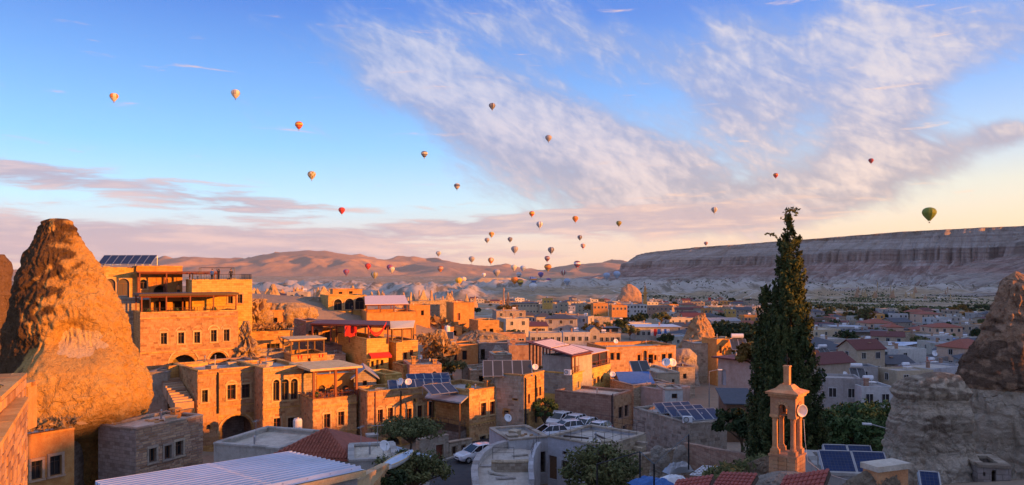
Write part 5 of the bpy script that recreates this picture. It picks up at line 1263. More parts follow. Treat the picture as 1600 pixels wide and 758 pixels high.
# fillers of the packed hillside
FR1 = House('low_building', 'broad flat concrete roof behind the great arch house', 'house', (322, 571, 88), 402, rot=34, base=612, depth=5, mat='stone_pink', para=.1); FR1.finish()
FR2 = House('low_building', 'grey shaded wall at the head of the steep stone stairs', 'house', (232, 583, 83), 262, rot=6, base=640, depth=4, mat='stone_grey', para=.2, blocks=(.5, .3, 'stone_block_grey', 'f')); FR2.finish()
FR3 = House('low_building', 'low building with dark opening between the rock spur and the red blanket terrace', 'house', (404, 553, 99), 452, rot=28, base=590, depth=5, mat='stone_grey', para=.3); FR3.op('f', 436, 566, 10, 12, 'void'); FR3.finish()
FR4 = House('stone_house', 'small gabled grey house below the brick walled corner house', 'house', (553, 592, 88), 588, rot=14, base=625, depth=5, mat='stone_grey', roof='gable_front', roofmat='roof_grey', roof_h=1.2); FR4.op('f', 570, 599, 6, 7, cols=1); FR4.finish()
FR5 = House('stone_house', 'bright yellow lit step walled house beside the lit door house', 'house', (602, 587, 90), 628, rot=36, base=620, depth=5, mat='stone_yellow', para=.5); FR5.op('f', 612, 604, 4, 8, 'void'); FR5.finish()
FR6 = House('stone_house', 'pinkish house with a dark window between the solar row and the lit rock', 'house', (640, 572, 98), 690, rot=16, base=610, depth=6, mat='stone_pink', para=.3); FR6.op('f', 660, 587, 8, 7); FR6.op('f', 679, 585, 7, 10, 'void', 1.0); FR6.finish(); FR6.chimney(.6, .6, .5, 1.2, 'stone_gold'); FR6.chimney(3.4, .8, .5, .7, 'stone_gold')
FR7 = House('stone_house', 'dark shaded wall with garage opening left of the brick walled corner house', 'house', (508, 556, 104), 540, rot=20, base=596, depth=5, mat='stone_grey', para=.2); FR7.op('f', 527, 568, 16, 14, 'void', .4); FR7.finish()
wall_thing('low_wall', 'orange lit parapet below the cave rock', 'wall', [P3(372, 592, 88), P3(405, 582, 93)], 2.0, .35, 'stone_orange')
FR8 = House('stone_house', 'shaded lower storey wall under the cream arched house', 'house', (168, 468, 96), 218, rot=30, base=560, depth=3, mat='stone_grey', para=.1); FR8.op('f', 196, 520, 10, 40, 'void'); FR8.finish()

E2 = House('low_building', 'back rooms with wide openings lined dark for shade under the hotel pergola', 'house', (236, 466, 98), 366, rot=31, base=500, depth=2.2, mat='stone_orange', para=.1)
for x, w in ((252, 18), (280, 20), (312, 26), (345, 26)): E2.op('f', x, 478, w, 16, 'void', mat='wood_dark', deep=1.8)  # dark wood lining added to stand in for shade below the pergola
E2.finish()
FR9 = House('stone_house', 'shaded cave room wall with small dark holes under the overhanging rock', 'house', (418, 486, 122), 470, rot=18, base=525, depth=4, mat='stone_orange', para=.1)
for x, w, h in ((430, 7, 8), (447, 9, 14), (461, 5, 6)): FR9.op('f', x, 500, w, h, 'void')
FR9.finish()
FRA = House('low_building', 'lit low parapet block left of the cave rock', 'house', (396, 475, 122), 425, rot=30, base=500, depth=4, mat='stone_gold', para=.2); FRA.finish()
FRB = House('stone_house', 'low grey stone house between the rubble slope and the narrow two face house', 'house', (735, 580, 108), 775, rot=8, base=610, depth=5, mat='stone_rubble', para=.2); FRB.op('f', 752, 592, 8, 10, 'void'); FRB.finish()

# shallow relief arches over windows, as on the old tuff facades
def relief(h, px, py, w_px, f='f', rise=.8):
    u0, _ = h.hit(f, px-w_px/2, py); u1, z = h.hit(f, px+w_px/2, py); O, rz, W = h.face(f); d = Vector((math.cos(rz), math.sin(rz))); nn = Vector((-math.sin(rz), math.cos(rz))); m = MB()
    A = arc(u0, u1, z, (u1-u0)/2*rise, 9); B = arc(u0-.16, u1+.16, z, (u1-u0)/2*rise+.16, 9)
    def P(u, v, o): q = O+d*u+nn*o; return Vector((q.x, q.y, v))
    for (a, b), (c, e) in zip(zip(A, B), zip(A[1:], B[1:])):
        m.cur = RNG.random(); m.hexa([P(*a, .02), P(*c, .02), P(*e, .02), P(*b, .02), P(*a, -.09), P(*c, -.09), P(*e, -.09), P(*b, -.09)])
    m.build('arch_relief', 'stone_trim', h.root)
for x, y in ((256, 519), (283, 518), (308, 517), (334, 515), (354, 514)): relief(E, x, y, 15)
relief(E, 287, 566, 46, rise=1.0); relief(E, 341, 562, 32, rise=1.0); relief(T1, 369, 671, 56, rise=1.0); relief(T1, 361.5, 602, 17); relief(T1, 384, 600, 17)
for x, y in ((594, 640), (610, 637), (639, 638), (656, 633)): relief(S2, x, y, 11)
for x, y in ((511, 647), (533, 643)): relief(T3, x, y, 13)
for h, f, pts in ((J, 'l', ((540, 560, 5, 7), (553, 548, 4, 4))),): pass
# more small houses tucked into the slope
MORE = [('orange lit corner house with one small window left of the dark collectors', (672, 556, 116), 700, 24, 582, 5, 'stone_orange', ((686, 566, 5, 8),)),
    ('low grey house with two small windows above the dark solar collectors', (772, 556, 108), 800, 10, 585, 5, 'stone_grey', ((781, 566, 4, 6), (792, 566, 4, 6))),
    ('stepped orange terrace block under the yellow canopy house', (630, 572, 100), 655, 30, 600, 4, 'stone_gold', ((642, 582, 5, 8),)),
    ('small lit block with a dark doorway below the square ridge house', (700, 512, 150), 722, 20, 535, 5, 'stone_orange', ((711, 522, 5, 10),)),
    ('low pinkish terrace house left of the three arch restaurant', (478, 468, 150), 514, 20, 492, 7, 'stone_pink', ((488, 477, 5, 7), (502, 476, 5, 7))),
    ('flat roofed lit house behind the three arch restaurant', (520, 453, 185), 566, 18, 470, 8, 'stone_orange', ((532, 459, 5, 5), (548, 458, 5, 5))),
    ('brown terrace house right of the sloping white canopy', (640, 478, 150), 672, 14, 505, 6, 'stone_orange', ((648, 490, 4, 7), (660, 489, 4, 7))),
    ('grey block house with square window below the orange jagged rock', (1060, 575, 118), 1086, 8, 606, 5, 'stone_grey', ((1070, 588, 5, 7),)),
    ('beige flat house with two windows right of the old orange house', (1060, 548, 150), 1084, 10, 572, 6, 'plaster_beige', ((1067, 558, 3, 6), (1076, 558, 3, 6))),
    ('small stone hut on the flat roof right of the great arch house', (404, 562, 92), 424, 34, 585, 3, 'stone_orange', ((412, 572, 4, 7),)),
    ('low house with a dark arch between the red blanket terrace and the brick corner house', (510, 542, 109), 534, 24, 570, 5, 'stone_pink', ((520, 556, 8, 14),)),
    ('grey stepped wall house behind the pale rounded car park wall', (905, 586, 105), 946, 12, 612, 4, 'stone_pink', ((918, 597, 4, 6), (932, 596, 4, 6)))]
for lb, A_, p2, rt, bs, dp, mt, ws in MORE:
    h = House('stone_house', lb, 'house', A_, p2, rot=rt, base=bs, depth=dp, mat=mt, para=.3)
    for i, w_ in enumerate(ws): h.op('f', *w_, 'void' if w_[3] >= 10 else 'win', **({} if w_[3] >= 10 else {'cols': 1}))
    h.finish()
# ---------------------------------------------------------------- the town on the valley floor
def Yfor(px, py):
    lo, hi = 60.0, 1500.0; k = (px-CX)/F
    for _ in range(40):
        m = (lo+hi)/2
        if (HY-py)*m/F > zt(k*m, m): lo = m
        else: hi = m
    return (lo+hi)/2
def far_window_mesh(w, h, mat):
    mb = MB(); mb.curm = 0; t = .09
    for s in (-1, 1): mb.box((s*(w/2+t/2), -.03, h/2), (t, .10, h))
    mb.box((0, -.03, -t/2), (w+2*t, .13, t)); mb.box((0, -.03, h+t/2), (w+2*t, .12, t))
    mb.box((0, -.02, h/2), (.06, .05, h)); mb.curm = 1
    mb.quad([(-w/2, -.005, 0), (w/2, -.005, 0), (w/2, -.005, h), (-w/2, -.005, h)])
    return mb.mesh('window', [mat, 'glass_dark'])
TOWN = []
def far_chimney():
    mb = MB(); mb.box((0, 0, .4), (.55, .55, 1.6)); mb.box((0, 0, 1.26), (.75, .75, .12)); return mb.mesh('chimney', 'stone_pink')
def far_tank():
    mb = MB(); mb.bar((-.7, 0, 1.15), (.7, 0, 1.15), .32, 8)
    for x in (-.5, .5): mb.bar((x, 0, -.2), (x, 0, 1.1), .05, 4)
    mb.box((0, -.7, .6), (1.6, 1.2, .06)); return mb.mesh('roof_tank', 'tank_white')
def town(name, label, px0, px1, pt, pb, rot=8, d=None, mat='plaster_beige', roof='flat', roofmat='roof_screed', cols=3, rows=1, para=.35, rh=1.4, wmat='plaster_white', ww=1.0, wh=1.3, side=True, Y=None, cat='house', group='houses of the town below', eave=.35, arches=0):
    Y = Y or Yfor((px0+px1)/2, pb)
    h = House(name, label, cat, (px0, pt, Y), px1, rot=rot, base=pb, depth=d or min(16, max(5, (px1-px0)*Y/F*.75)), mat=mat, roof=roof, roofmat=roofmat, para=para, coping=False, group=group, roof_h=rh, eave=eave, foot=3)
    H = h.Z1-(para if roof == 'flat' else 0)-h.Z0
    h.finish()
    rows = max(1, min(rows, int(H/2.6) or 1)); me = cached(('fw', ww, wh, wmat), lambda: far_window_mesh(ww, wh, wmat))
    for f in 'frl':
        if f != 'f' and not side: continue
        O, rz, W = h.face(f); n = cols if f == 'f' else max(1, int(cols*W/h.W*.7)); n = min(n, max(1, int(W/(ww+.7))))
        dv = Vector((math.cos(rz), math.sin(rz))); nn = Vector((-math.sin(rz), math.cos(rz)))
        if f == 'l' and h.A.x < 0: continue
        if f == 'r' and h.B.x > 60: continue
        for r in range(rows):
            z = h.Z0+H*(r+.5)/rows-wh/2+.2
            for i in range(n):
                if RNG.random() < .06: continue
                p = O+dv*(W*(i+.5)/n)-nn*.006; inst('window', me, Vector((p.x, p.y, z))-wloc(h.root), h.root, rz)
    if RNG.random() < .75:
        q = h.top(h.W*RNG.uniform(.2, .8), h.D*RNG.uniform(.3, .7)); inst('chimney', cached('fch', far_chimney), q-wloc(h.root), h.root, h.rz)
    if RNG.random() < .6 and roof == 'flat':
        q = h.top(h.W*RNG.uniform(.2, .8), h.D*RNG.uniform(.2, .8)); inst('roof_tank', cached('ftk', far_tank), q-wloc(h.root), h.root, h.rz)
    TOWN.append((h, px0, px1, pt, pb, Y)); return h
W_, BE, PI_, GR, ST = 'plaster_white', 'plaster_beige', 'plaster_pink', 'plaster_grey', 'stone_grey'
T = town
# middle town, left to right, front rows last
T('town_house', 'grey two storey house at the left end of the dark roofed row', 776, 797, 477, 491, mat=ST, cols=3)
T('town_house', 'long beige hotel row with one dark flat roof across the middle town', 798, 842, 474, 492, mat=BE, roofmat='roof_slate', cols=9, rows=2, para=0, eave=.7)
T('town_house', 'beige hotel with pale balconies beside the long dark roofed row', 843, 872, 476, 492, mat=BE, cols=5, rows=2)
T('town_house', 'bright yellow lit rooftop house above the beige hotel', 849, 864, 466, 477, mat='stone_yellow', cols=3, Y=560)
T('town_house', 'narrow beige house with dark windows next to the beige hotel', 874, 888, 473, 490, mat='stone_grey', cols=2, rows=2)
T('town_house', 'orange lit house with crumbling wall left of the white five arch hotel', 927, 950, 474, 487, mat='stone_orange', cols=4, Y=470)
T('town_house', 'pink lit low house directly left of the white five arch hotel', 956, 980, 477, 488, mat='stone_orange', cols=4, Y=440)
T('town_house', 'brown two storey house left of the crumbling orange lit house', 903, 927, 475, 489, mat=ST, cols=4, rows=2)
wh = T('white_hotel', 'tall white hotel with dark red upper arcade in the middle town', 979, 1011, 476, 504, mat=W_, roofmat='roof_maroon', cols=6, rows=4, cat='hotel', rot=4)
T('town_house', 'pinkish two storey house joined to the right of the white hotel', 1012, 1050, 478, 497, mat='stone_pink', cols=6, rows=2, rot=4)
T('town_house', 'white house with one wide window band in the middle town', 869, 886, 491, 506, mat=W_, cols=4, ww=1.6, wh=1.5)
T('town_house', 'beige house with dark red balcony strip beside the white wide windowed house', 887, 914, 492, 508, mat=BE, cols=6, rows=2, roofmat='roof_slate')
T('town_house', 'blue grey roofed house left of the white wide windowed house', 838, 863, 495, 512, mat=GR, roof='hip', roofmat='roof_slate', cols=4)
T('town_house', 'dark red roofed low house beside the blue grey roofed house', 795, 816, 494, 506, mat=GR, roof='gable', roofmat='roof_maroon', cols=3)
T('town_house', 'dark slate roofed low house in the trees of the middle town', 817, 838, 493, 508, mat=GR, roof='hip', roofmat='roof_slate', cols=3)
T('town_house', 'beige house with three small arched gables in the middle town', 917, 953, 496, 514, mat='stone_grey', cols=6, rows=2)
T('town_house', 'pinkish house with shop doors and red sign post at its corner', 954, 979, 501, 514, mat=PI_, cols=5)
T('town_house', 'pale house with a grey side below the white hotel', 980, 1018, 505, 517, mat=W_, cols=6)
T('town_house', 'low white house with one large arched doorway in the middle town', 880, 922, 519, 540, mat=W_, cols=6, rot=2)
T('town_house', 'beige house with a wide arched window and brown flat roof', 936, 970, 521, 540, mat=BE, roofmat='roof_slate', cols=5, rot=2)
T('town_house', 'blue grey gabled wall house between the two arched houses', 922, 937, 516, 541, mat=GR, roof='gable_front', roofmat='roof_slate', cols=1)
T('town_house', 'brown roofed low house behind the two arched houses', 926, 966, 513, 523, mat='wood_brown', roofmat='roof_slate', cols=5, Y=300, para=0, eave=1)
T('long_house', 'long grey house with a thin white roof and hanging washing', 993, 1060, 511, 533, mat=GR, roofmat='sheet_white', cols=8, para=0, eave=1.0, rot=2)
T('town_house', 'grey flat house with a pale canopy left of the low white arched house', 828, 878, 520, 541, mat='concrete', cols=6, roofmat='roof_grey', rot=2)
T('town_house', 'small grey house with orange lit chimney above the red terrace', 779, 822, 522, 548, mat='stone_pink', cols=3, rot=10)
T('town_house', 'shaded red brick house behind the bright orange doorway house', 783, 796, 503, 525, mat='stone_orange', cols=1, rot=12)
T('town_house', 'brown house with orange lit roof line near the minaret', 1066, 1088, 476, 490, mat=ST, roofmat='roof_tile', roof='hip', cols=4)
T('town_house', 'brown hip roofed house right of the orange roofed one', 1082, 1101, 481, 494, mat=ST, roof='hip', roofmat='roof_tile', cols=3)
T('town_house', 'small bright orange house with red roof near the flag mast', 1100, 1113, 482, 492, mat='stone_orange', cols=2, Y=480)
T('town_house', 'long grey house with a row of windows and orange gable end', 1112, 1157, 502, 520, mat=GR, roof='gable', roofmat='roof_grey', cols=8, rot=10)
T('town_house', 'grey house with red hip roof left of the cypress', 1158, 1190, 506, 521, mat=GR, roof='hip', roofmat='roof_tile', cols=4)
T('town_house', 'long orange lit house just left of the cypress', 1163, 1190, 493, 505, mat='stone_orange', cols=5, Y=380)
T('town_house', 'little yellow lit house among red roofs left of the cypress', 1136, 1150, 484, 493, mat='stone_yellow', cols=2, Y=500)
T('town_house', 'red roofed house behind the long grey orange gabled house', 1114, 1134, 488, 500, mat=BE, roof='hip', roofmat='roof_tile', cols=3)
# right of the cypress
T('town_house', 'white walled house with brown red tile roof right of the cypress', 1264, 1297, 562, 583, mat=W_, roof='gable', roofmat='roof_tile', cols=2, rh=2.0, ww=1.4, rot=2)
T('long_house', 'long white roofed grey block on the right of the town', 1298, 1356, 510, 533, mat=GR, roofmat='sheet_white', cols=7, rot=-6, rows=2)
T('town_house', 'long dark roofed market block in front of the white roofed block', 1330, 1396, 519, 537, mat='dark_stone', roofmat='roof_slate', cols=9, rot=-3, para=0, eave=.8)
T('town_house', 'pink windowless house on the right of the town', 1311, 1341, 538, 562, mat=PI_, cols=1, rot=-4)
T('town_house', 'beige house with two white framed windows joined to the pink house', 1342, 1391, 542, 566, mat='plaster_beige', cols=2, rot=-4, ww=1.6)
T('ruin', 'brown broken stone house right of the beige two window house', 1391, 1409, 541, 566, mat='stone_rubble', cols=1, rot=-4)
T('ruin', 'low ruined stone walls in front of the beige two window house', 1345, 1378, 566, 588, mat='stone_rubble', cols=1, rot=-8, roofmat='rubble')
T('town_house', 'whitewashed house with stained plain walls and dish on top', 1286, 1346, 590, 636, mat=GR, cols=2, rot=-14)
wb = T('town_house', 'white two storey house with balcony above the green tree', 1346, 1396, 604, 642, mat=W_, cols=3, rows=2, rot=-2)
T('town_house', 'bluish sheet roofed house left of the red pyramid roof', 1408, 1427, 553, 568, mat=GR, roofmat='roof_slate', roof='shed', cols=2)
T('town_house', 'red pyramid roofed house on the right of the town', 1419, 1455, 565, 580, mat=BE, roof='hip', roofmat='roof_tile', cols=3, rh=2.4, eave=.7)
T('town_house', 'dark maroon roofed house above the banded rock stump', 1398, 1444, 582, 598, mat='stone_grey', roof='hip', roofmat='roof_maroon', cols=3, rot=-5)
T('town_house', 'white and blue gabled house beside the pointed brown rock', 1470, 1497, 549, 575, mat=W_, roof='gable_front', roofmat='roof_slate', cols=2, rot=-10)
T('town_house', 'wide dark slate roofed house behind the banded rock stump', 1460, 1508, 583, 596, mat=GR, roof='shed', roofmat='roof_slate', cols=3, rot=-4)
T('town_house', 'house with a vivid blue tarpaulin roof on the right', 1454, 1498, 531, 546, mat=GR, roof='shed', roofmat='roof_blue', cols=3, rh=.7, rot=-3)
T('town_house', 'large white building at the far right edge of the town', 1462, 1511, 506, 520, mat=W_, cols=8, rot=-10, rows=2)
T('town_house', 'dark roofed low house behind the vivid blue roof', 1407, 1435, 511, 521, mat=GR, roof='hip', roofmat='roof_slate', cols=3)
T('town_house', 'small white house among dark trees on the right', 1443, 1464, 513, 523, mat=W_, cols=3)
T('town_house', 'pale blue sheet roofed workshop left of the vivid blue roof', 1394, 1452, 541, 557, mat=GR, roof='shed', roofmat='sheet_white', rh=.6, cols=3, rot=-3)
T('town_house', 'brown flat roofed house directly right of the cypress', 1264, 1300, 497, 512, mat='dark_stone', roofmat='roof_slate', cols=4)
T('town_house', 'grey house behind the tile roofed white house right of the cypress', 1268, 1290, 522, 536, mat=GR, cols=3)
T('town_house', 'grey flat roofed house before the long dark market block', 1300, 1330, 560, 585, mat='concrete', cols=2, rot=-8)
# the rest of the low town fills up towards the plain: individuals without distinct features
far_kinds = [('concrete', 'flat', 'roof_grey', 'concrete flat roofed house'), ('plaster_grey', 'flat', 'roof_screed', 'pale flat roofed house'), ('stone_rubble', 'flat', 'roof_slate', 'rubble walled house'), ('plaster_beige', 'flat', 'roof_screed', 'beige flat roofed house'), ('stone_grey', 'flat', 'roof_grey', 'grey flat roofed house'), ('plaster_white', 'flat', 'roof_screed', 'white flat roofed house'), ('plaster_grey', 'flat', 'roof_slate', 'dark flat roofed house'), ('stone_grey', 'gable', 'roof_slate', 'slate gabled house'),
             ('stone_orange', 'flat', 'roof_screed', 'brown stone house'), ('plaster_pink', 'hip', 'roof_tile', 'red roofed house'), ('plaster_grey', 'hip', 'roof_slate', 'slate roofed house'), ('plaster_beige', 'gable', 'roof_maroon', 'maroon roofed house')]
zones = [(790, 1190, 469, 484, 80, 'in the far middle town'), (1045, 1195, 484, 522, 26, 'left of the cypress'), (1262, 1560, 494, 530, 74, 'far out on the right'),
         (1275, 1530, 530, 605, 46, 'behind the big right rocks'), (640, 790, 464, 476, 14, 'on the low ridge'), (790, 900, 505, 530, 8, 'behind the red terrace'), (1062, 1120, 520, 545, 4, 'near the washing house'), (410, 520, 455, 468, 8, 'behind the hillside hotel')]
placed = [(h.root.location.x, h.root.location.y, max(h.W, h.D)*.6) for h in HOUSES]
for x0, x1, y0, y1, n, where in zones:
    made = 0; tries = 0
    while made < n and tries < n*30:
        tries += 1
        px = RNG.uniform(x0, x1); py = RNG.uniform(y0, y1); Y = Yfor(px, py) if x0 != 410 else RNG.uniform(200, 300)
        if Y > 900: continue
        w = RNG.uniform(6.5, 14) if Y > 200 else RNG.uniform(5, 8.5); d = RNG.uniform(7, 11) if Y > 200 else RNG.uniform(5, 7.5); X = XatY(px, Y)
        if any((X-a)**2+(Y-b)**2 < (r*.82+w*.5)**2 for a, b, r in placed): continue
        wp = w*F/Y; hp = RNG.choice((3.0, 3.3, 3.6, 5.8, 6.2))*F/Y; k = RNG.choice(far_kinds)
        b = py if x0 != 410 else HY-zt(X, Y)*F/Y
        town('town_house', k[3]+' '+where, px-wp/2, px+wp/2, b-hp, b, rot=RNG.uniform(-25, 30), d=d, mat=k[0], roof=k[1], roofmat=k[2], cols=int(w/3), rows=2, Y=Y, group=k[3]+'s '+where, rh=RNG.uniform(1.2, 2.0))
        placed.append((X, Y, w*.6)); made += 1
# minaret and masts
def minaret():
    b = P3(1008, 476, 520); root = thing('minaret', 'slender orange lit minaret above the middle town', 'minaret', b); m = MB(); m.lathe([(1.5, -6), (1.5, 2), (1.1, 2.6), (1.05, 7.2), (1.7, 7.6), (1.7, 8.4), (.95, 8.5), (.9, 10)], n=12); place_local(m, 'shaft', 'stone_orange', root)
    m = MB(); m.lathe([(1.1, 10), (.5, 12), (0, 13.4)], n=12); place_local(m, 'spire', 'stone_orange', root); m = MB(); m.bar((0, 0, 13.2), (0, 0, 14.4), .08, 4); place_local(m, 'finial', 'metal_grey', root)
minaret()
def flag():
    b = P3(1111, 486, 450); root = thing('flagpole', 'flagpole with a red flag near the plain', 'flagpole', b); m = MB(); m.bar((0, 0, -2), (0, 0, 8.2), .12, 5, .08); place_local(m, 'pole', 'metal_grey', root)
    m = MB(); n = 6
    for i in range(n): 
        a, c = -i*.28, -(i+1)*.28; f = lambda t: .18*math.sin(t*3)
        m.quad([(a, f(a), 6.5), (c, f(c), 6.5), (c, f(c), 8), (a, f(a), 8)])
    place_local(m, 'flag', 'cloth_red', root)
flag()
# ---------------------------------------------------------------- plants
def leaves(name, P, N_, size, mat, parent=None, jitter=.5, asp=1.6, seed=1, var=None):
    """many small leaf faces at the points P, facing roughly along N_"""
    rg = np.random.RandomState(seed); P = np.asarray(P, float); n = len(P); N_ = np.asarray(N_, float)
    d = N_+rg.normal(0, jitter, (n, 3)); d /= np.linalg.norm(d, axis=1)[:, None]+1e-9
    up = rg.normal(0, 1, (n, 3)); t = np.cross(d, up); t /= np.linalg.norm(t, axis=1)[:, None]+1e-9; b = np.cross(d, t)
    s = size*rg.uniform(.6, 1.4, (n, 1)); a = t*s*.5; c = b*s*.5*asp
    V = np.stack([P-c, P+a*.9-c*.1, P+c, P-a*.9-c*.1], 1).reshape(-1, 3)
    me = bpy.data.meshes.new(name); me.vertices.add(4*n); me.vertices.foreach_set('co', V.ravel()); me.loops.add(4*n); me.loops.foreach_set('vertex_index', np.arange(4*n)); me.polygons.add(n); me.polygons.foreach_set('loop_start', np.arange(0, 4*n, 4))
    try: me.polygons.foreach_set('loop_total', np.full(n, 4))
    except Exception: pass
    me.update(); me.validate()
    at = me.attributes.new('var', 'FLOAT', 'FACE'); at.data.foreach_set('value', (rg.rand(n) if var is None else np.asarray(var)).astype(np.float32)); me.materials.append(MATS[mat])
    o = bpy.data.objects.new(name, me); COL.objects.link(o)
    if parent is not None: o.parent = parent
    return o
def tree_parts(h, r, mat, seed=1, n=2600, ls=.22, trunk_h=None, clumps=26, bark='bark', flat=.8):
    """crown of leaf clumps round real limbs; returns [(name, mesh)]"""
    rg = np.random.RandomState(seed); th = trunk_h or h*.35; tr = MB(); tr.tube([(0, 0, -1.0), (.05*r, 0, th*.5), (0, .06*r, th), (.08*r, 0, h*.72)], .06*h**.8*.5+.05, 6, .04)
    P = []; N_ = []; Vv = []
    for k in range(clumps):
        a = rg.uniform(0, 2*math.pi); e = rg.uniform(-.35, 1.0); rr = r*rg.uniform(.35, 1.0)*math.sqrt(max(.1, 1-(e*.8)**2)); c = np.array([rr*math.cos(a), rr*math.sin(a), th+(h-th)*(.42+.47*e*flat)])
        tr.tube([(0, 0, th*rg.uniform(.7, 1.25)), tuple(c*np.array([.45, .45, 1])-np.array([0, 0, .1*h])), tuple(c)], .05+.012*h, 4, .015)
        cr = r*rg.uniform(.17, .34); m = int(n/clumps); q = rg.normal(0, 1, (m, 3)); q /= np.linalg.norm(q, axis=1)[:, None]; q *= (rg.uniform(.35, 1, (m, 1)))**.6*cr; q[:, 2] *= .75
        P.append(c+q); N_.append(q/cr+np.array([0, 0, .3])); Vv.append(np.clip(rg.rand(m)*.5+rg.uniform(0, .5), 0, 1))
    return tr, np.concatenate(P), np.concatenate(N_), np.concatenate(Vv)
TREE_CACHE = {}
def tree(label, pos, h, r, mat='leaf_green', seed=1, name='tree', cat='tree', group=None, kind_key=None, **kw):
    key = kind_key or (mat, seed, round(h), round(r))
    if key not in TREE_CACHE:
        tr, P, N_, V = tree_parts(h, r, mat, seed, **kw); root = thing(name, label, cat, pos, group)
        place_local(tr, 'trunk', 'bark', root); leaves('crown', P, N_, kw.get('ls', .22), mat, root, seed=seed, var=V); TREE_CACHE[key] = (root, h); return root
    src, h0 = TREE_CACHE[key]; return copy_thing(src, pos, RNG.uniform(0, 6.28), label, group, h/h0)
def cypress(label, pos, prof, seed, n):
    """slim conifer: upswept sprays of leaf scales around a trunk; prof = [(z, radius)]"""
    rg = np.random.RandomState(seed); zmax = prof[-1][0]; root = thing('cypress_tree', label, 'cypress', pos); t = MB(); t.tube([(0, 0, -.5), (.05, 0, zmax*.5), (0, 0, zmax*.98)], .22, 7, .02); place_local(t, 'trunk', 'bark', root)
    zs, rs = np.array([p[0] for p in prof]), np.array([p[1] for p in prof]); P = []; N_ = []; V = []; ns = int(n/55); br = MB()
    w = np.interp(np.linspace(0, zmax, 400), zs, rs); cdf = np.cumsum(w+.12); cdf /= cdf[-1]
    for k in range(ns):
        z = np.interp(rg.rand(), cdf, np.linspace(0, zmax, 400)); a = rg.uniform(0, 2*math.pi)
        lump = 1+.22*mnoise.noise(Vector((math.cos(a)*1.6, math.sin(a)*1.6, z*.65+seed)))+.12*mnoise.noise(Vector((math.cos(a)*3, math.sin(a)*3, z*1.9)))
        R = np.interp(z, zs, rs)*lump; ro = R*(1-.55*rg.rand()**1.8); L = min(.95, .35+R*.4)*rg.uniform(.6, 1.3); out = np.array([math.cos(a), math.sin(a), 0]); base = out*(ro-L*.35)+np.array([0, 0, z-L*.5])
        ax = out*.42+np.array([rg.normal(0, .12), rg.normal(0, .12), 1.0]); ax /= np.linalg.norm(ax); m = 55; tt = rg.rand(m, 1)
        wdt = (.15+.05*R)*(1-tt*.85); q = base+ax*L*tt+rg.normal(0, 1, (m, 3))*wdt*.6; P.append(q); N_.append(np.tile(out+np.array([0, 0, .4]), (m, 1))); V.append(np.clip(rg.uniform(0, .55)+rg.rand(m)*.35+tt[:, 0]*.12, 0, 1))
        if k % 9 == 0: br.bar((0, 0, z-L), tuple(base+ax*L*.5), .02, 3, .008)
    place_local(br, 'branches', 'bark', root); root.children if False else None
    leaves('crown', np.concatenate(P), np.concatenate(N_), .10, 'leaf_cypress', root, .7, 2.2, seed, np.concatenate(V)); return root
def zpx(py, Y): return (HY-py)*Y/F
Yc = 49.0; zb = zpx(775, Yc)
def cprof(rows): return [(zpx(y, Yc)-zb, w*Yc/F) for y, w in rows]
cypress('tall dark cypress with a crooked bare tip behind the bell tower', (XatY(1234, Yc), Yc, zb), cprof([(775, 63), (740, 62), (690, 58), (640, 52), (590, 46), (550, 39), (500, 31), (450, 25), (400, 21), (375, 16), (362, 9), (350, 4), (338, 2)]), 4, 80000)
cypress('shorter dark cypress joined to the left of the tall one', (XatY(1198, Yc+1.5), Yc+1.5, zb), cprof([(775, 36), (720, 36), (660, 32), (600, 27), (540, 22), (500, 18), (475, 14), (455, 8), (440, 2)]), 9, 34000)
tip = MB(); t0 = P3(1229, 350, Yc); tp = [t0, P3(1227, 340, Yc), P3(1229, 332, Yc), P3(1235, 327, Yc), P3(1242, 328, Yc), P3(1245, 334, Yc)]
tip.tube([p-Vector((XatY(1234, Yc), Yc, zb)) for p in tp], .05, 5, .02)
cy = [o for o in bpy.data.objects if o.name == 'cypress_tree'][0]; place_local(tip, 'bent_tip', 'bark', cy)
rg_ = np.random.RandomState(5); pts_ = []
for a, b in zip(tp, tp[1:]):
    for k in range(26): pts_.append(np.array(a.lerp(b, rg_.rand()))+rg_.normal(0, .10, 3)-np.array((XatY(1234, Yc), Yc, zb)))
sp = P3(1200, 371, Yc)
for k in range(40): t = rg_.rand(); pts_.append(np.array(P3(1216, 374, Yc).lerp(P3(1194, 369, Yc), t))+np.array([0, 0, .25*math.sin(t*3)])+rg_.normal(0, .05, 3)-np.array((XatY(1234, Yc), Yc, zb)))
leaves('tip_sprays', pts_, np.tile([0, -1, .4], (len(pts_), 1)), .10, 'leaf_cypress', cy, .7, 2.2, 3)
def ground_at(px, py): Y = Yfor(px, py); return P3(px, py, Y), Y
# trees one can tell apart
tree('olive green garden tree before the white flat roofed house', P3(940, 765, 50)-Vector((0, 0, 1)), 4.0, 2.5, 'leaf_olive', 3, n=6500, ls=.14, trunk_h=.35, clumps=75, flat=1.0)
tree('round dark green bush beside the narrow orange house', P3(851, 664, 84), 3.1, 1.3, 'leaf_green', 5, n=3600, ls=.16, trunk_h=.3, clumps=30, flat=1.0)
tree('leafy vine tree hanging over the gate by the street', P3(640, 706, 62), 3.0, 2.5, 'leaf_olive', 8, n=5200, ls=.14, trunk_h=1.1, clumps=60, flat=.55)
tree('dark shrub tree below the street gate at the bottom edge', P3(645, 775, 50), 3.3, 2.3, 'leaf_olive', 9, n=5600, ls=.14, trunk_h=.4, clumps=65)
tree('low dark bush at the foot of the cream garden wall', P3(600, 775, 40), 1.6, 1.2, 'leaf_dark', 12, n=2400, ls=.12, trunk_h=.2, clumps=26)
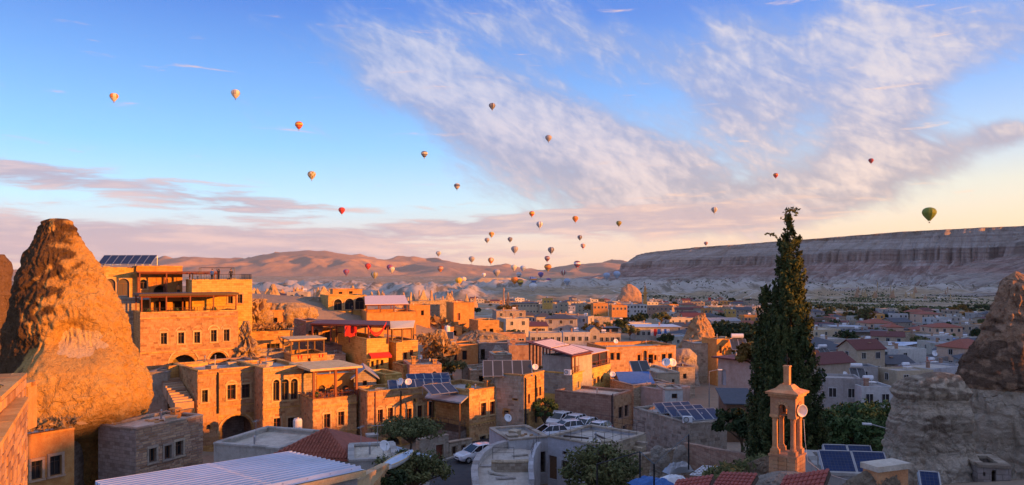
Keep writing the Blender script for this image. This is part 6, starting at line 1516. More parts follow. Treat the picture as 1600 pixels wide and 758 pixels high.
for i, (x, y, Y, h, r) in enumerate(((1320, 735, 60, 5.7, 3.4), (1364, 735, 62, 6.2, 3.2), (1340, 740, 57, 4.6, 2.7))):
    tree(['left part tree of the green clump beside the banded rock', 'tallest green tree of the clump beside the banded rock', 'front low green tree of the clump beside the banded rock'][i], P3(x, y, Y), h, r, 'leaf_green', 20+i, n=7600, ls=.19, trunk_h=1.0, clumps=44, group='green trees beside the banded rock')
for i, (x, y, Y, h, r, m, lab) in enumerate(((1158, 712, 56, 3.6, 2.0, 'leaf_dark', 'dark bush at the left foot of the cypress'), (1150, 560, 150, 7.5, 5, 'leaf_dark', 'dark green tree clump behind the pinkish plaster house'), (1178, 560, 145, 7, 4.5, 'leaf_dark', 'dark green tree at the left edge of the cypress'), (1165, 580, 130, 5, 3.6, 'leaf_olive', 'yellowish bush behind the maroon roofed plaster house'),
    (1180, 600, 52, 3.0, 1.2, 'leaf_autumn', 'thin autumn tree leaning on the left of the cypress'), (705, 590, 112, 2.6, 2.4, 'leaf_olive', 'scrubby bush behind the solar panels'), (792, 500, 420, 9, 6, 'leaf_autumn', 'autumn brown tree beside the grey two storey house'), (925, 492, 480, 7, 5, 'leaf_autumn', 'autumn tree beside the brown two storey house'), (1033, 510, 330, 6.5, 4, 'leaf_olive', 'olive tree in front of the pinkish two storey house'))):
    tree(lab, P3(x, y, Y), h, r, m, 40+i, n=2600, ls=.05*h+.05, clumps=30)
mid = [('leaf_dark', 'dark green tree'), ('leaf_olive', 'olive green tree'), ('leaf_autumn', 'yellow autumn tree')]
for i, (x, y, h) in enumerate(((1343, 509, 14), (1352, 509, 16), (1360, 509, 13))):
    tree('tall poplar of the dark group beyond the white roofed block', P3(x, y, 420), h*.72, 2.6, 'leaf_autumn' if i == 2 else 'leaf_olive', 60+i, n=1800, ls=.42, clumps=26, group='tall poplars beyond the white roofed block', flat=1.0, trunk_h=1.5)
tree('small bright yellow poplar far out on the right', P3(1438, 507, 480), 6.5, 1.4, 'leaf_autumn', 65, n=1200, ls=.35, clumps=20, flat=1.0, trunk_h=.6)
def ok_spot(X, Y, r): return all((X-a)**2+(Y-b)**2 > (q*.75+r)**2 for a, b, q in placed)
TZ = [(1270, 1560, 484, 504, 72, 'on the plain right of the cypress', (0, 0, 0, 1, 1, 2)), (1050, 1195, 472, 482, 14, 'beyond the middle town', (0, 0, 1)), (800, 1060, 498, 548, 22, 'between the middle town houses', (0, 0, 0, 1, 2)), (1040, 1195, 495, 530, 14, 'between the roofs left of the cypress', (0, 0, 1)), (1280, 1540, 508, 590, 28, 'between the houses on the right', (0, 0, 1, 1)), (700, 800, 470, 500, 10, 'below the orange ridge houses', (0, 1, 2))]
for x0, x1, y0, y1, n, where, ks in TZ:
    c = 0; tr_ = 0
    while c < n and tr_ < n*20:
        tr_ += 1; px = RNG.uniform(x0, x1); py = RNG.uniform(y0, y1); p, Y = ground_at(px, py)
        if not ok_spot(p.x, Y, 2.0): continue
        m, lb = mid[RNG.choice(ks)]; h = RNG.uniform(3.5, 7.5); v = RNG.randrange(2)
        tree(lb+' '+where, p-Vector((0, 0, .3)), h, h*.55, m, 80, group=lb+'s '+where, kind_key=(m, v, 'far'), n=1100, ls=.55, clumps=22); c += 1
# scrub on the plain and dry grass on ledges: nobody could count it
def scrub(name, label, zone, n, size, mat, seed, hmax):
    rg = np.random.RandomState(seed); P = []; x0, x1, y0, y1 = zone; k = 0
    while k < n:
        px = rg.uniform(x0, x1); py = y0+(y1-y0)*rg.rand(); Y = 39*F/(py-HY)*1.0; X = XatY(px, Y)
        if mnoise.noise(Vector((X/60, Y/110, 2))) < .02: k += .2; continue
        z = zt(X, Y)+bad(X, Y)[0]; P.append((X+rg.normal(0, 2), Y+rg.normal(0, 5), z+rg.uniform(0, hmax))); k += 1
    o = leaves(name, P, np.tile([0, -.5, 1], (len(P), 1)), size, mat, None, .6, 1.0, seed); tag(o, label, kind='stuff')
scrub('scrub', 'dark scrub scattered over the plain below the mesa', (1000, 1620, 452, 492), 5200, 2.6, 'leaf_dark', 3, 2.0)
scrub('scrub', 'olive scrub on the plain at the right', (1180, 1620, 462, 496), 3200, 2.4, 'leaf_olive', 4, 1.8)
def tuft(name, label, pts, n, spread, size, mat, seed):
    rg = np.random.RandomState(seed); P = []
    for k in range(n):
        i = rg.randint(len(pts)-1) if len(pts) > 1 else 0; a, b = Vector(pts[i]), Vector(pts[min(i+1, len(pts)-1)]); p = a.lerp(b, rg.rand()); P.append((p.x+rg.normal(0, spread), p.y+rg.normal(0, spread), p.z+abs(rg.normal(0, size*.6))))
    o = leaves(name, P, np.tile([0, -1, .5], (len(P), 1)), size, mat, None, .8, 3.0, seed); tag(o, label, kind='stuff')
tuft('dry_grass', 'dry orange grass along the broken wall top at lower left', [P3(40, 668, 53), P3(112, 660, 54)], 500, .35, .22, 'leaf_dry', 1)
tuft('dry_grass', 'dry grass on the low house roof under the cave rock', [P3(395, 513, 107), P3(452, 509, 110)], 500, .6, .3, 'leaf_dry', 2)
tuft('dry_vines', 'dry orange vines hanging over the lit rock in the hillside', [P3(664, 525, 113), P3(700, 548, 113), P3(668, 575, 113)], 900, 1.0, .35, 'leaf_dry', 3)
tuft('dry_grass', 'dry grass on the dark slope under the square ridge house', [P3(650, 500, 160), P3(720, 520, 158), P3(660, 545, 150)], 1800, 3.0, .6, 'leaf_dry', 4)
tuft('dry_grass', 'dry grass on top of the rubble wall beside the bell tower', [P3(1105, 746, 31), P3(1200, 716, 34)], 500, .25, .12, 'leaf_olive', 5)
# ---------------------------------------------------------------- bell tower
def bell_tower():
    Y = 30.0; a = 1.03; A = P3(1203, 743, Y); th = rad(-39); c = Vector((XatY(1230, Y+.1), Y+.1)); z0 = A.z
    root = thing('bell_tower', 'slender open stone bell tower with four columns in front of the cypress', 'bell tower', (c.x, c.y, z0), None, th); Z = lambda py: zpx(py, Y)-z0
    zb = Z(712); zt_ = Z(647); zc = Z(619); h = a/2
    core = MB(); core.box((0, 0, zb/2-1), (a-.06, a-.06, zb+1.98)); place_local(core, 'base', 'stone_tower', root)
    nr = 5
    for r in range(-3, nr):
        hh = zb/nr; z = hh*(r+.5)
        for s in range(4):
            off = 0 if r % 2 else .5; n = 3
            for i in range(n):
                w = a/n*.98; x = -h+a*(i+.5)/n; m = Matrix.Rotation(s*math.pi/2, 3, 'Z'); p = m @ Vector((x, -h+.02, z))
                me = cached(('tst', i % 2, r % 3), lambda: (lambda b: (b.box((0, 0, 0), (w-.012, .10, hh-.012), var=RNG.random()), b.mesh('stone', 'stone_tower'))[1])(MB()))
                o = inst('stone', me, p, root, s*math.pi/2)
    led = MB(); led.box((0, 0, zb+.04), (a+.10, a+.10, .08)); place_local(led, 'ledge', 'stone_tower', root)
    r_ = .105; H = zt_-zb
    col = MB(); col.box((0, 0, .09+.08), (.30, .30, .18)); col.lathe([(.13, .26), (.135, .30), (r_, .36), (r_*.93, H-.26), (r_*1.05, H-.25), (r_*1.05, H-.22), (r_*.95, H-.20), (.155, H-.10)], n=12); col.box((0, 0, H-.05), (.33, .33, .10)); me = col.mesh('column', 'stone_tower')
    for x in (-1, 1):
        for y in (-1, 1): inst('column', me, (x*(h-.16), y*(h-.16), zb+.0), root)
    ab = MB(); Ha = zc-zt_
    for s in range(4):
        m = MB(); wall_panel(m, (-h+.02, -h+.02), 0, a-.04, zt_, zc, [(.32, a-.36, zt_-.001, zt_+Ha*.62, 1.0)], dep=.26); R = Matrix.Rotation(s*math.pi/2, 3, 'Z'); n0 = len(ab.v)
        ab.v += [R @ v for v in m.v]; ab.f += [tuple(i+n0 for i in f) for f in m.f]; ab.uv += m.uv; ab.var += m.var; ab.mi += m.mi
    place_local(ab, 'arches', 'stone_tower', root)
    for s in range(4):
        R = Matrix.Rotation(s*math.pi/2, 3, 'Z'); m = MB(); n = 7
        for i in range(n):
            t0, t1 = math.pi*i/n+.03, math.pi*(i+1)/n-.03; rr = (a-.68)/2-.01; cx = -.02
            q = []
            for y in (-h-.02, -h+.03):
                for t, r in ((t0, rr), (t1, rr), (t1, rr+.10), (t0, rr+.10)): q.append(R @ Vector((cx-r*math.cos(t), y, zt_+Ha*.62-rr*1.0+ (r*math.sin(t)))))
            m.cur = RNG.random(); m.hexa(q)
        place_local(m, 'arch_stones', 'stone_tower', root)
    co = MB(); co.box((0, 0, zc+.05), (a+.10, a+.10, .10)); co.box((0, 0, zc+.14), (a+.26, a+.26, .075)); place_local(co, 'cornice', 'stone_tower', root)
    rf = MB(); za = Z(603); prof = [(h+.15, zc+.18), (h*.72, zc+.29), (h*.42, zc+.46), (.12, za)]
    for (r0, z0_), (r1, z1_) in zip(prof, prof[1:]):
        for s in range(4):
            R = Matrix.Rotation(s*math.pi/2, 3, 'Z'); rf.quad([R @ Vector((-r0, -r0, z0_)), R @ Vector((r0, -r0, z0_)), R @ Vector((r1, -r1, z1_)), R @ Vector((-r1, -r1, z1_))])
    place_local(rf, 'roof', 'stone_tower', root)
    pn = MB(); pn.box((0, 0, (Z(575)+za)/2), (.22, .22, Z(575)-za+.1)); pn.box((0, 0, Z(575)+.06), (.26, .26, .05)); place_local(pn, 'pinnacle', 'stone_tower', root)
    fi = MB(); fi.bar((0, 0, Z(575)), (0, 0, Z(553)), .016, 5)
    for i in range(10):
        t0, t1 = math.pi*2*i/10, math.pi*2*(i+1)/10; fi.bar((.09*math.cos(t0), 0, Z(562)+.09*math.sin(t0)), (.09*math.cos(t1), 0, Z(562)+.09*math.sin(t1)), .012, 4)
    place_local(fi, 'finial', 'metal_dark', root)
    sp = P3(1250, 640, Y-.25)
    lr = thing('loudspeaker', 'white horn loudspeaker fixed to the right arch of the bell tower', 'loudspeaker', sp-Vector((0, .25, 0))); m = MB(); m.lathe([(.245, .0), (.23, .0), (.16, .16), (.07, .30), (.055, .42), (0, .43)], n=18); m.lathe([(.225, .005), (.15, .15), (.05, .28), (0, .28)], n=18)
    q = Matrix.Rotation(rad(20), 3, 'Z') @ Matrix.Rotation(rad(-92), 3, 'X'); m.v = [q @ v for v in m.v]; place_local(m, 'horn', 'plastic_white', lr, True)
    d = MB(); d.bar(q @ Vector((0, 0, .40)), q @ Vector((0, 0, .56)), .085, 10); place_local(d, 'driver', 'metal_dark', lr)
    b = MB(); b.bar(q @ Vector((0, 0, .35)), q @ Vector((0, .0, .35))+Vector((-.15, .1, .05)), .02, 4); b.bar(q @ Vector((0, 0, .30)), q @ Vector((0, 0, .30))+Vector((-.1, .12, .14)), .02, 4); place_local(b, 'bracket', 'metal_dark', lr)
bell_tower()
cb = MB(); cp_ = [P3(1256, 655, 29.4), P3(1258, 690, 29), P3(1262, 720, 29), P3(1285, 738, 29.5), P3(1330, 752, 30), P3(1400, 770, 31)]; cb.tube(cp_, .006, 4)
o = cb.build('cable', 'plastic_white', None, off=cp_[0]); tag(o, 'pale cable trailing from the bell tower to the roofs below', 'cable')
# rubble wall and tiled roofs under it
rock_thing('rubble_wall', 'rough rubble wall sloping up to the foot of the bell tower', 'wall', 'rubble', [(714, 1190, 1212), (722, 1168, 1222), (733, 1130, 1226), (743, 1098, 1228), (760, 1070, 1235), (800, 1060, 1240)], 32.5, .25, .14, 33, n=150, m=50, fr=1.2)
rock_thing('rubble_wall', 'grey mortar slope right below the bell tower', 'wall', 'rock_pale', [(738, 1205, 1258), (746, 1180, 1275), (758, 1150, 1300), (800, 1130, 1330)], 29.2, .5, .10, 35, n=80, m=40, fr=1.5)
def tile_roof(label, A, B, C, nu, nv, mat='roof_red', group='tiled roof patches below the bell tower'):
    """rows of separate curved tiles over the parallelogram A (low left), B (low right), C (top left)"""
    root = thing('tile_roof', label, 'roof', A, group); U = (B-A)/nu; V = (C-A)/nv; n = U.cross(V).normalized(); n = n if n.z > 0 else -n
    mb = MB(); k = 5; w = U.length; L = V.length*1.15; u_, v_ = U.normalized(), V.normalized()
    for i in range(k):
        t0, t1 = math.pi*i/k, math.pi*(i+1)/k
        p = lambda t, s, lift: u_*(-math.cos(t)*w*.46)+v_*(s*L)+n*(math.sin(t)*w*.30+lift)
        mb.quad([p(t0, 0, .03), p(t1, 0, .03), p(t1, 1, 0), p(t0, 1, 0)])
    mb.quad([u_*(-math.cos(math.pi*i/k)*w*.46)+n*(math.sin(math.pi*i/k)*w*.30+.03) for i in range(k+1)])
    mes = []
    for j in range(4):
        mb.var = [.15+.25*j]*len(mb.f); mes.append(mb.mesh('tile', mat))
    for i in range(nu):
        for j in range(nv): inst('tile', mes[RNG.randrange(4)], U*(i+.5)+V*j+n*.02+v_*RNG.uniform(-.01, .01), root)
    d = MB(); q = [Vector(), B-A, B-A+C-A, C-A]; d.hexa([p-n*.15 for p in q]+[p-n*.0 for p in q]); place_local(d, 'roof_deck', 'wood_dark', root)
tile_roof('red tiled roof patch left of the bell tower at the bottom edge', P3(1108, 768, 28), P3(1166, 772, 26.5), P3(1128, 740, 29.5), 9, 6)
tile_roof('small red tiled roof corner further left at the bottom edge', P3(1040, 785, 27), P3(1100, 778, 26), P3(1058, 752, 28.5), 9, 6)
tile_roof('red tiled roof corner directly below the bell tower', P3(1205, 790, 25), P3(1280, 780, 24.2), P3(1226, 746, 26.8), 10, 6)

# ---------------------------------------------------------------- cars
def car_proto(paint, label, suv=True):
    root = thing('parked_car', label, 'car', (0, 0, 0)); 
    # stations along x (front +): half widths and heights of sill, waist, shoulder
    st = [(-2.15, .66, .42, .62, .80), (-2.08, .80, .30, .70, .98), (-1.6, .88, .24, .75, 1.05), (-.6, .91, .22, .76, 1.03), (.5, .91, .22, .75, 1.0), (1.25, .89, .24, .72, .95), (1.8, .84, .27, .66, .86), (2.1, .70, .33, .55, .74), (2.18, .55, .40, .52, .62)]
    b = MB(); R = []
    for x, w, z0, zm, zt2 in st: R.append([Vector((x, y*w, z)) for y, z in ((-.86, z0), (-1, zm-.1), (-.98, zm+.02), (-.90, zt2-.03), (-.7, zt2), (.7, zt2), (.90, zt2-.03), (.98, zm+.02), (1, zm-.1), (.86, z0))])
    for r, q in zip(R, R[1:]):
        for i in range(10): j = (i+1) % 10; b.quad([r[i], q[i], q[j], r[j]])
    b.quad(R[0]); b.quad(R[-1][::-1]); place_local(b, 'body', paint, root, True)
    g = MB(); lo = [(-1.95, .78), (-.6, .84), (.35, .83), (1.05, .76)]; hi = [(-1.62, .60), (-.6, .66), (.10, .64)]
    zl, zh = (1.0, 1.52 if suv else 1.40)
    def roofpt(x, w, z, s): return Vector((x, s*w, z))
    for s in (-1, 1): g.quad([roofpt(-1.95, .80, zl, s), roofpt(-.6, .85, zl, s), roofpt(-.6, .67, zh, s), roofpt(-1.62, .62, zh-.04, s)]); g.quad([roofpt(-.6, .85, zl, s), roofpt(1.05, .78, zl-.06, s), roofpt(.12, .64, zh-.03, s), roofpt(-.6, .67, zh, s)])
    g.quad([roofpt(1.05, .78, zl-.06, -1), roofpt(1.05, .78, zl-.06, 1), roofpt(.12, .64, zh-.03, 1), roofpt(.12, .64, zh-.03, -1)]); g.quad([roofpt(-1.95, .80, zl, 1), roofpt(-1.95, .80, zl, -1), roofpt(-1.62, .62, zh-.04, -1), roofpt(-1.62, .62, zh-.04, 1)]); place_local(g, 'windows', 'car_glass', root)
    rf = MB(); e = .012
    tp = [(-1.66, .64, zh-.05), (-1.3, .67, zh+.02), (-.6, .69, zh+.045), (-.1, .68, zh+.03), (.18, .66, zh-.04)]
    for (x0, w0, z0), (x1, w1, z1) in zip(tp, tp[1:]):
        for y0, y1 in ((-1, -.6), (-.6, .6), (.6, 1)): 
            zz = lambda z, y: z-(.05 if abs(y) == 1 else 0); rf.quad([Vector((x0, y0*w0, zz(z0, y0))), Vector((x1, y0*w1, zz(z1, y0))), Vector((x1, y1*w1, zz(z1, y1))), Vector((x0, y1*w0, zz(z0, y1)))])
    for s in (-1, 1):
        for (x0, w0, z0), (x1, w1, z1) in (((1.07, .79, zl-.06), (.14, .65, zh-.03)), ((-.15, .865, zl), (-.35, .68, zh)), ((-1.0, .85, zl), (-1.02, .67, zh)), ((-1.97, .81, zl), (-1.64, .63, zh-.04))): rf.bar((x0, s*w0, z0), (x1, s*w1, z1), .035, 4)
    place_local(rf, 'roof', paint, root, False)
    wm = MB(); wm.lathe([(.20, -.10), (.30, -.10), (.335, -.06), (.335, .06), (.30, .10), (.20, .10)], n=16); wm.v = [Matrix.Rotation(rad(90), 3, 'X') @ v for v in wm.v]; wme = wm.mesh('tyre', 'rubber', smooth=True)
    rm = MB(); rm.lathe([(0, -.09), (.20, -.085), (.20, .085), (0, .09)], n=10)
    for i in range(5): t = 2*math.pi*i/5; rm.bar((0, 0, -.095), (.19*math.cos(t), .19*math.sin(t), -.095), .025, 4)
    rm.v = [Matrix.Rotation(rad(90), 3, 'X') @ v for v in rm.v]; rme = rm.mesh('rim', 'rim')
    for x in (-1.35, 1.38):
        for s in (-1, 1): w = inst('wheel', wme, (x, s*.80, .335), root); inst('rim', rme, (0, 0, 0), w)
    for s in (-1, 1):
        m = MB(); m.box((2.03, s*.58, .70), (.16, .30, .11), s*-.35); place_local(m, 'headlight', 'lamp_lens', root); m = MB(); m.box((-2.09, s*.66, .82), (.10, .20, .22)); place_local(m, 'tail_light', 'cloth_red', root)
        m = MB(); m.box((.72, s*.98, 1.02), (.14, .20, .13)); place_local(m, 'mirror', paint, root)
    m = MB(); m.box((2.17, 0, .56), (.05, .70, .12)); m.box((2.13, 0, .36), (.10, 1.0, .14)); place_local(m, 'grille', 'metal_dark', root); m = MB(); m.box((2.205, 0, .45), (.02, .50, .10)); place_local(m, 'number_plate', 'plastic_white', root)
    return root
sz = -18.15
road = MB()
rp = [PZ(640, 762, sz), PZ(776, 775, sz), PZ(772, 700, sz), PZ(800, 680, sz), PZ(790, 669, sz), PZ(735, 690, sz), PZ(668, 722, sz)]
ctr = sum(rp, Vector())/len(rp)
for a, b in zip(rp, rp[1:]+rp[:1]): road.quad([ctr, a, b]); road.quad([a+Vector((0, 0, -2.5)), b+Vector((0, 0, -2.5)), b, a])
o = road.build('road', 'asphalt', None, off=ctr); tag(o, 'dark asphalt street in front of the stone gate', kind='structure')
kb = MB(); kq = [PZ(660, 729, sz), PZ(700, 718.5, sz), PZ(736, 704, sz)]
for a, b in zip(kq, kq[1:]): d = (b-a); rz = math.atan2(d.y, d.x); kb.box((a+b)/2+Vector((0, 0, .07)), (d.length, .25, .14), rz)
o = kb.build('kerb', 'concrete', None, off=kq[0]); tag(o, 'low pale kerb along the stone gate wall', kind='structure')
pk = MB(); pq = [Vector((1.0, 74, -17.95)), Vector((13, 74, -17.95)), Vector((11.5, 93, -17.95)), Vector((3, 98, -17.95))]
pk.quad(pq)
for a, b in zip(pq, pq[1:]+pq[:1]): pk.quad([a+Vector((0, 0, -4)), b+Vector((0, 0, -4)), b, a])
o = pk.build('car_park', 'asphalt', None, off=pq[0]); tag(o, 'small car park behind the pale flat roof', kind='structure')
SUV = car_proto('paint_white', 'white car parked in the street beside the round terrace'); p = PZ(744, 719, sz); SUV.location = p; SUV.rotation_euler = (0, 0, rad(215))
cars = [(856, 664, 200, 'white car at the left end of the parked row behind the flat roof'), (874, 645, 232, 'white car parked nearest the green bush and the pale wall'), (894, 649, 232, 'white car parked second along the brown house wall'), (912, 654, 232, 'white car parked third along the brown house wall'), (932, 660, 232, 'white car parked last along the brown house wall'), (883, 657, 205, 'white car parked crosswise before the row along the brown wall')]
for x, yt, r, lb in cars: Y = 16.45*F/(yt-HY); p = P3(x, 0, Y); copy_thing(SUV, (p.x, Y, -17.95), rad(r), lb, 'white cars parked behind the flat roof')
wall_thing('low_wall', 'pale rounded wall end between the bush and the parked cars', 'wall', [PZ(862, 650, -16.9), PZ(868, 643, -16.9)], 2, .8, 'plaster_white')

# ---------------------------------------------------------------- solar panels, tanks, dishes
solar('six dark blue solar panels on the roof of the cream arched house', P3(152, 414, 103), rad(-4), 7, 1.05, 2.0, 38, .1)
solar('long row of dark solar collectors on the long orange house', S2.top(3.0, 1.3), S2.rz-rad(16), 7, .98, 2.0, 24, .25, 'solar')
solar('second row of blue solar panels behind the long row', S2.top(6.3, 3.6)+Vector((0, 0, .1)), S2.rz-rad(14), 5, .98, 2.0, 24, .35, 'solar')
solar('front row of three blue solar panels beside the stone house with dentils', S.top(-3.6, 1.9), S.rz-rad(8), 3, 1.1, 2.0, 24, .2, 'solar')
solar('dark collectors leaning on the narrow two face house', R_.top(-1.6, 2.6)+Vector((-1.4, 1.0, .1)), rad(4), 5, 1.05, 2.1, 48, .1, 'collector')
for r, (u, lab) in enumerate(((1.0, 'front row of big blue solar panels on the rounded grey house'), (3.0, 'second row of big blue solar panels on the rounded grey house'), (5.0, 'back row of big blue solar panels on the rounded grey house'))):
    q = CC.top(CC.W-u, .5); solar(lab, q, CC.rz+math.pi/2-rad(6), 4, .95, 1.8, 24, .3)
solar('two dark panels on the roof before the old orange house', FF.top(-2.2, 3.2)+Vector((0, 0, -.2)), rad(8), 2, 1.3, 2.6, 36, .1, 'collector')
solar('front pair of blue solar panels at lower right beside the cypress', P3(1288, 748, 36), rad(-8), 2, 1.5, 1.5, 38, .15)
solar('back pair of blue solar panels at lower right beside the cypress', P3(1292, 726, 38.5), rad(-8), 2, 1.15, 1.1, 38, .15)
solar('single blue panel beside the orange stone pier', P3(1440, 778, 33), rad(-20), 1, .8, 1.3, 40, .1)
heater('water heater on the tile roofed white house right of the cypress', P3(1285, 556, Yfor(1280, 583)+3), rad(10), sc=1.3)
heater('white tank water heater above the bright orange gable wall', P3(1152, 546, 128), rad(-4), sc=1.3)
heater('water heater on the whitewashed stained house', P3(1338, 590, 130), rad(-10), sc=1.2)
barrel('white water tank standing on the dark hillside slope', P3(699, 528, 121), .45, 1.9)
solar('dark panel below the white tank on the hillside slope', P3(688, 531, 119), rad(4), 2, 1.0, 1.6, 40, .1, 'collector')
barrel('white barrel tank between the arched house and the chair terrace', P3(465, 690, 76), .45, 2.3)
for x, y, Y, s, rz, lb in ((531, 698, 62, .95, -25, 'white satellite dish in front of the low dark arch'), (600, 712, 52, 1.0, 40, 'white satellite dish beside the white hull at lower centre'), (626, 607, 84, 1.1, -30, 'grey satellite dish at the left end of the solar row'), (638, 606, 85, 1.0, 0, 'orange lit satellite dish at the left end of the solar row'),
    (836, 582, 84, .9, 10, 'satellite dish on the narrow two face house'), (957, 593, 98, 1.0, 0, 'satellite dish beside the blue tarpaulin roof'), (1041, 578, 108, 1.6, -20, 'left of two large satellite dishes on the beige house'), (1050, 578, 109, 1.6, 20, 'right of two large satellite dishes on the beige house'),
    (962, 540, 122, 1.0, 10, 'small satellite dish on the old orange house'), (1320, 592, 128, 1.2, 20, 'satellite dish on the whitewashed stained house'), (1460, 560, 170, 1.5, 0, 'satellite dish near the gabled white and blue house'), (793, 664, 80, 1.1, 30, 'satellite dish standing by the shade grey block wall')):
    dish(P3(x, y, Y), s*.78, rad(rz), lb)
ac('white air conditioner on the corner of the solar panel house', CC.top(CC.W-.5, .3, .22)+Vector((0, 0, 0)), CC.rz+rad(60))
ac('air conditioner on the pale side wall roof of the red terrace', P3(887, 586, 92), rad(-20)); ac('air conditioner on the wall beside the lit rock', P3(655, 562, 110), rad(25))
# street lamps
def lamp(label, p, h, rz, group='street lamps'):
    r = thing('street_lamp', label, 'street lamp', p, group, rz); m = MB(); m.bar((0, 0, -.5), (0, 0, h), .07, 6, .045); m.bar((0, 0, h), (1.1, 0, h+.25), .035, 5); place_local(m, 'pole', 'metal_grey', r); m = MB(); m.box((1.3, 0, h+.24), (.55, .22, .10)); place_local(m, 'lamp_head', 'plastic_white', r)
lamp('tall street lamp left of the pinkish plaster house', P3(1108, 640, 92), 4.6, rad(0)); lamp('street lamp beside the green trees at lower right', P3(1390, 725, 48), 2.2, rad(160)); lamp('tall lamp mast in the middle town', P3(863, 522, 300), 12, rad(0))
# chairs and tables on the terrace
CH = chair_proto(); TBL = table_proto(); first = [True, True]
def place(proto, idx, pos, rz, lb, grp):
    if first[idx]: proto.location = pos; proto.rotation_euler = (0, 0, rz); proto['label'] = lb; proto['group'] = grp; first[idx] = False
    else: copy_thing(proto, pos, rz, lb, grp)
for i in range(3):
    u = 1.1+i*1.75; q = T3.top(u, 1.5); place(TBL, 1, q, T3.rz, 'wooden table on the chair terrace under the orange brown roof', 'tables on the chair terrace')
    for k, (du, dv, r) in enumerate(((-.7, 0, -90), (.7, 0, 90), (0, -.7, 180), (0, .7, 0))): q = T3.top(u+du, 1.5+dv); place(CH, 0, q, T3.rz+rad(r)+rad(180) if k > 1 else T3.rz+rad(r)+rad(180), 'red wooden chair at a table on the chair terrace', 'chairs on the chair terrace')
for i in range(4): q = L2.top(1.0+i*1.9, 1.2); copy_thing(TBL, q, L2.rz, 'table on the orange terrace beside the three arch restaurant', 'tables on the restaurant terrace')
railing('low rail along the orange terrace beside the three arch restaurant', [L2.top(.1, .15, 1.0), L2.top(L2.W-.1, .15, 1.0)], .6, 1.5, 'wood_red'); railing('thin railing on the square yellow stone house roof terrace', [F3.top(.1, .15), F3.top(F3.W-.1, .15), F3.top(F3.W-.1, F3.D-.2)], 1.0, 1.4, 'metal_dark', balusters=.3); railing('railing on the five window house roof terrace', [E.top(.3, .2, .4), E.top(E.W-.2, .2, .4)], .7, 1.4, 'wood_dark', balusters=.3)
railing('thin black railing over the arch of the long orange house', [S2.top(.3, -.4, -4.4), S2.top(4.0, -.4, -4.4)], .9, 1.0, 'metal_dark', balusters=.2)
# cloths, awnings
def cloth(name, label, p, w, h, rz, mat, cat, group=None, sag=.06):
    m = MB(); n = 8; k = 5
    f = lambda u, v: Vector((u*w-w/2, sag*math.sin(u*14)+.05*v, -v*h*(1-.05*math.sin(u*9))))
    for i in range(n):
        for j in range(k): m.quad([f(i/n, (j+1)/k), f((i+1)/n, (j+1)/k), f((i+1)/n, j/k), f(i/n, j/k)]); m.quad([f(i/n, j/k)+Vector((0, .02, 0)), f((i+1)/n, j/k)+Vector((0, .02, 0)), f((i+1)/n, (j+1)/k)+Vector((0, .02, 0)), f(i/n, (j+1)/k)+Vector((0, .02, 0))])
    o = inst(name, m.mesh(name, mat), p, None, rz); return tag(o, label, cat, group)
cloth('hanging_cloth', 'bright red cloth hanging under the dark maroon canopy', P3(548, 509, 105), 1.6, 1.5, rad(25), 'cloth_red', 'cloth'); cloth('hanging_cloth', 'white striped towel hanging left of the bright red cloth', P3(541, 510, 105.2), .5, 1.3, rad(25), 'cloth_pink', 'cloth'); cloth('hanging_cloth', 'narrow red towel hanging right of the bright red cloth', P3(555.5, 510, 104.8), .4, .9, rad(25), 'cloth_red', 'cloth')
for x, c, lb in ((468, 'cloth_red', 'red blanket on the left of the small terrace parapet'), (483, 'cloth_orange', 'orange blanket in the middle of the small terrace parapet'), (501, 'cloth_red', 'red blanket at the right end of the small terrace parapet')):
    u, _ = I_.hit('f', x, 556); q = I_.top(u, -.03, I_.para+.02); cloth('blanket', lb, q, .9, .45, I_.rz, c, 'blanket', 'blankets on the small terrace parapet')
for i, x in enumerate((1019, 1024, 1030, 1036, 1040, 1044)): cloth('hanging_cloth', ['white', 'red', 'blue', 'white', 'blue', 'white'][i]+' washing hung before the long grey white roofed house', P3(x, 514, Yfor(1026, 533)-2), 1.1, 2.6, rad(2), ['cloth_pink', 'cloth_red', 'cloth_blue', 'plastic_white', 'cloth_blue', 'plastic_white'][i], 'washing', 'washing hung before the long grey house')
def awning(label, h, px, py, w, d, mat):
    u, z = h.hit('f', px, py); q = h.A+h.dx*u; r = thing('awning', label, 'awning', (q.x, q.y, z), None, h.rz); m = MB(); m.hexa([Vector(p) for p in ((-w/2, -d, -.45), (w/2, -d, -.45), (w/2, -.02, -.03), (-w/2, -.02, -.03), (-w/2, -d, -.40), (w/2, -d, -.40), (w/2, -.02, .03), (-w/2, -.02, .03))])
    for i in range(6): m.box((-w/2+w*(i+.5)/6, -d-.01, -.55), (w/6-.02, .03, .22))
    place_local(m, 'cover', mat, r); b = MB()
    for s in (-1, 1): b.bar((s*w*.45, -.03, -.8), (s*w*.45, -d+.05, -.47), .025, 4)
    place_local(b, 'strut', 'wood_red', r)
awning('small red tiled awning over the door of the brick walled corner house', J, 592, 551, 3.0, .9, 'cloth_red')
sw = MB(); a0, a1 = P3(575, 511, 101), P3(604, 505, 102); b0 = a0
for c_, dz in ((0, 1.5), (.02, 1.2)):
    n = 14
    for i in range(n):
        t0, t1 = i/n, (i+1)/n; f = lambda t: a0.lerp(a1, t)-Vector((0, .05+c_, dz*(1-(2*t-1)**2)))
        sw.quad([f(t0), f(t1), f(t1)+Vector((0, 0, .25)), f(t0)+Vector((0, 0, .25))])
o = sw.build('swag', 'cloth_red', None, off=a0); tag(o, 'red draped swag hanging at the right end of the dark canopy', 'swag')
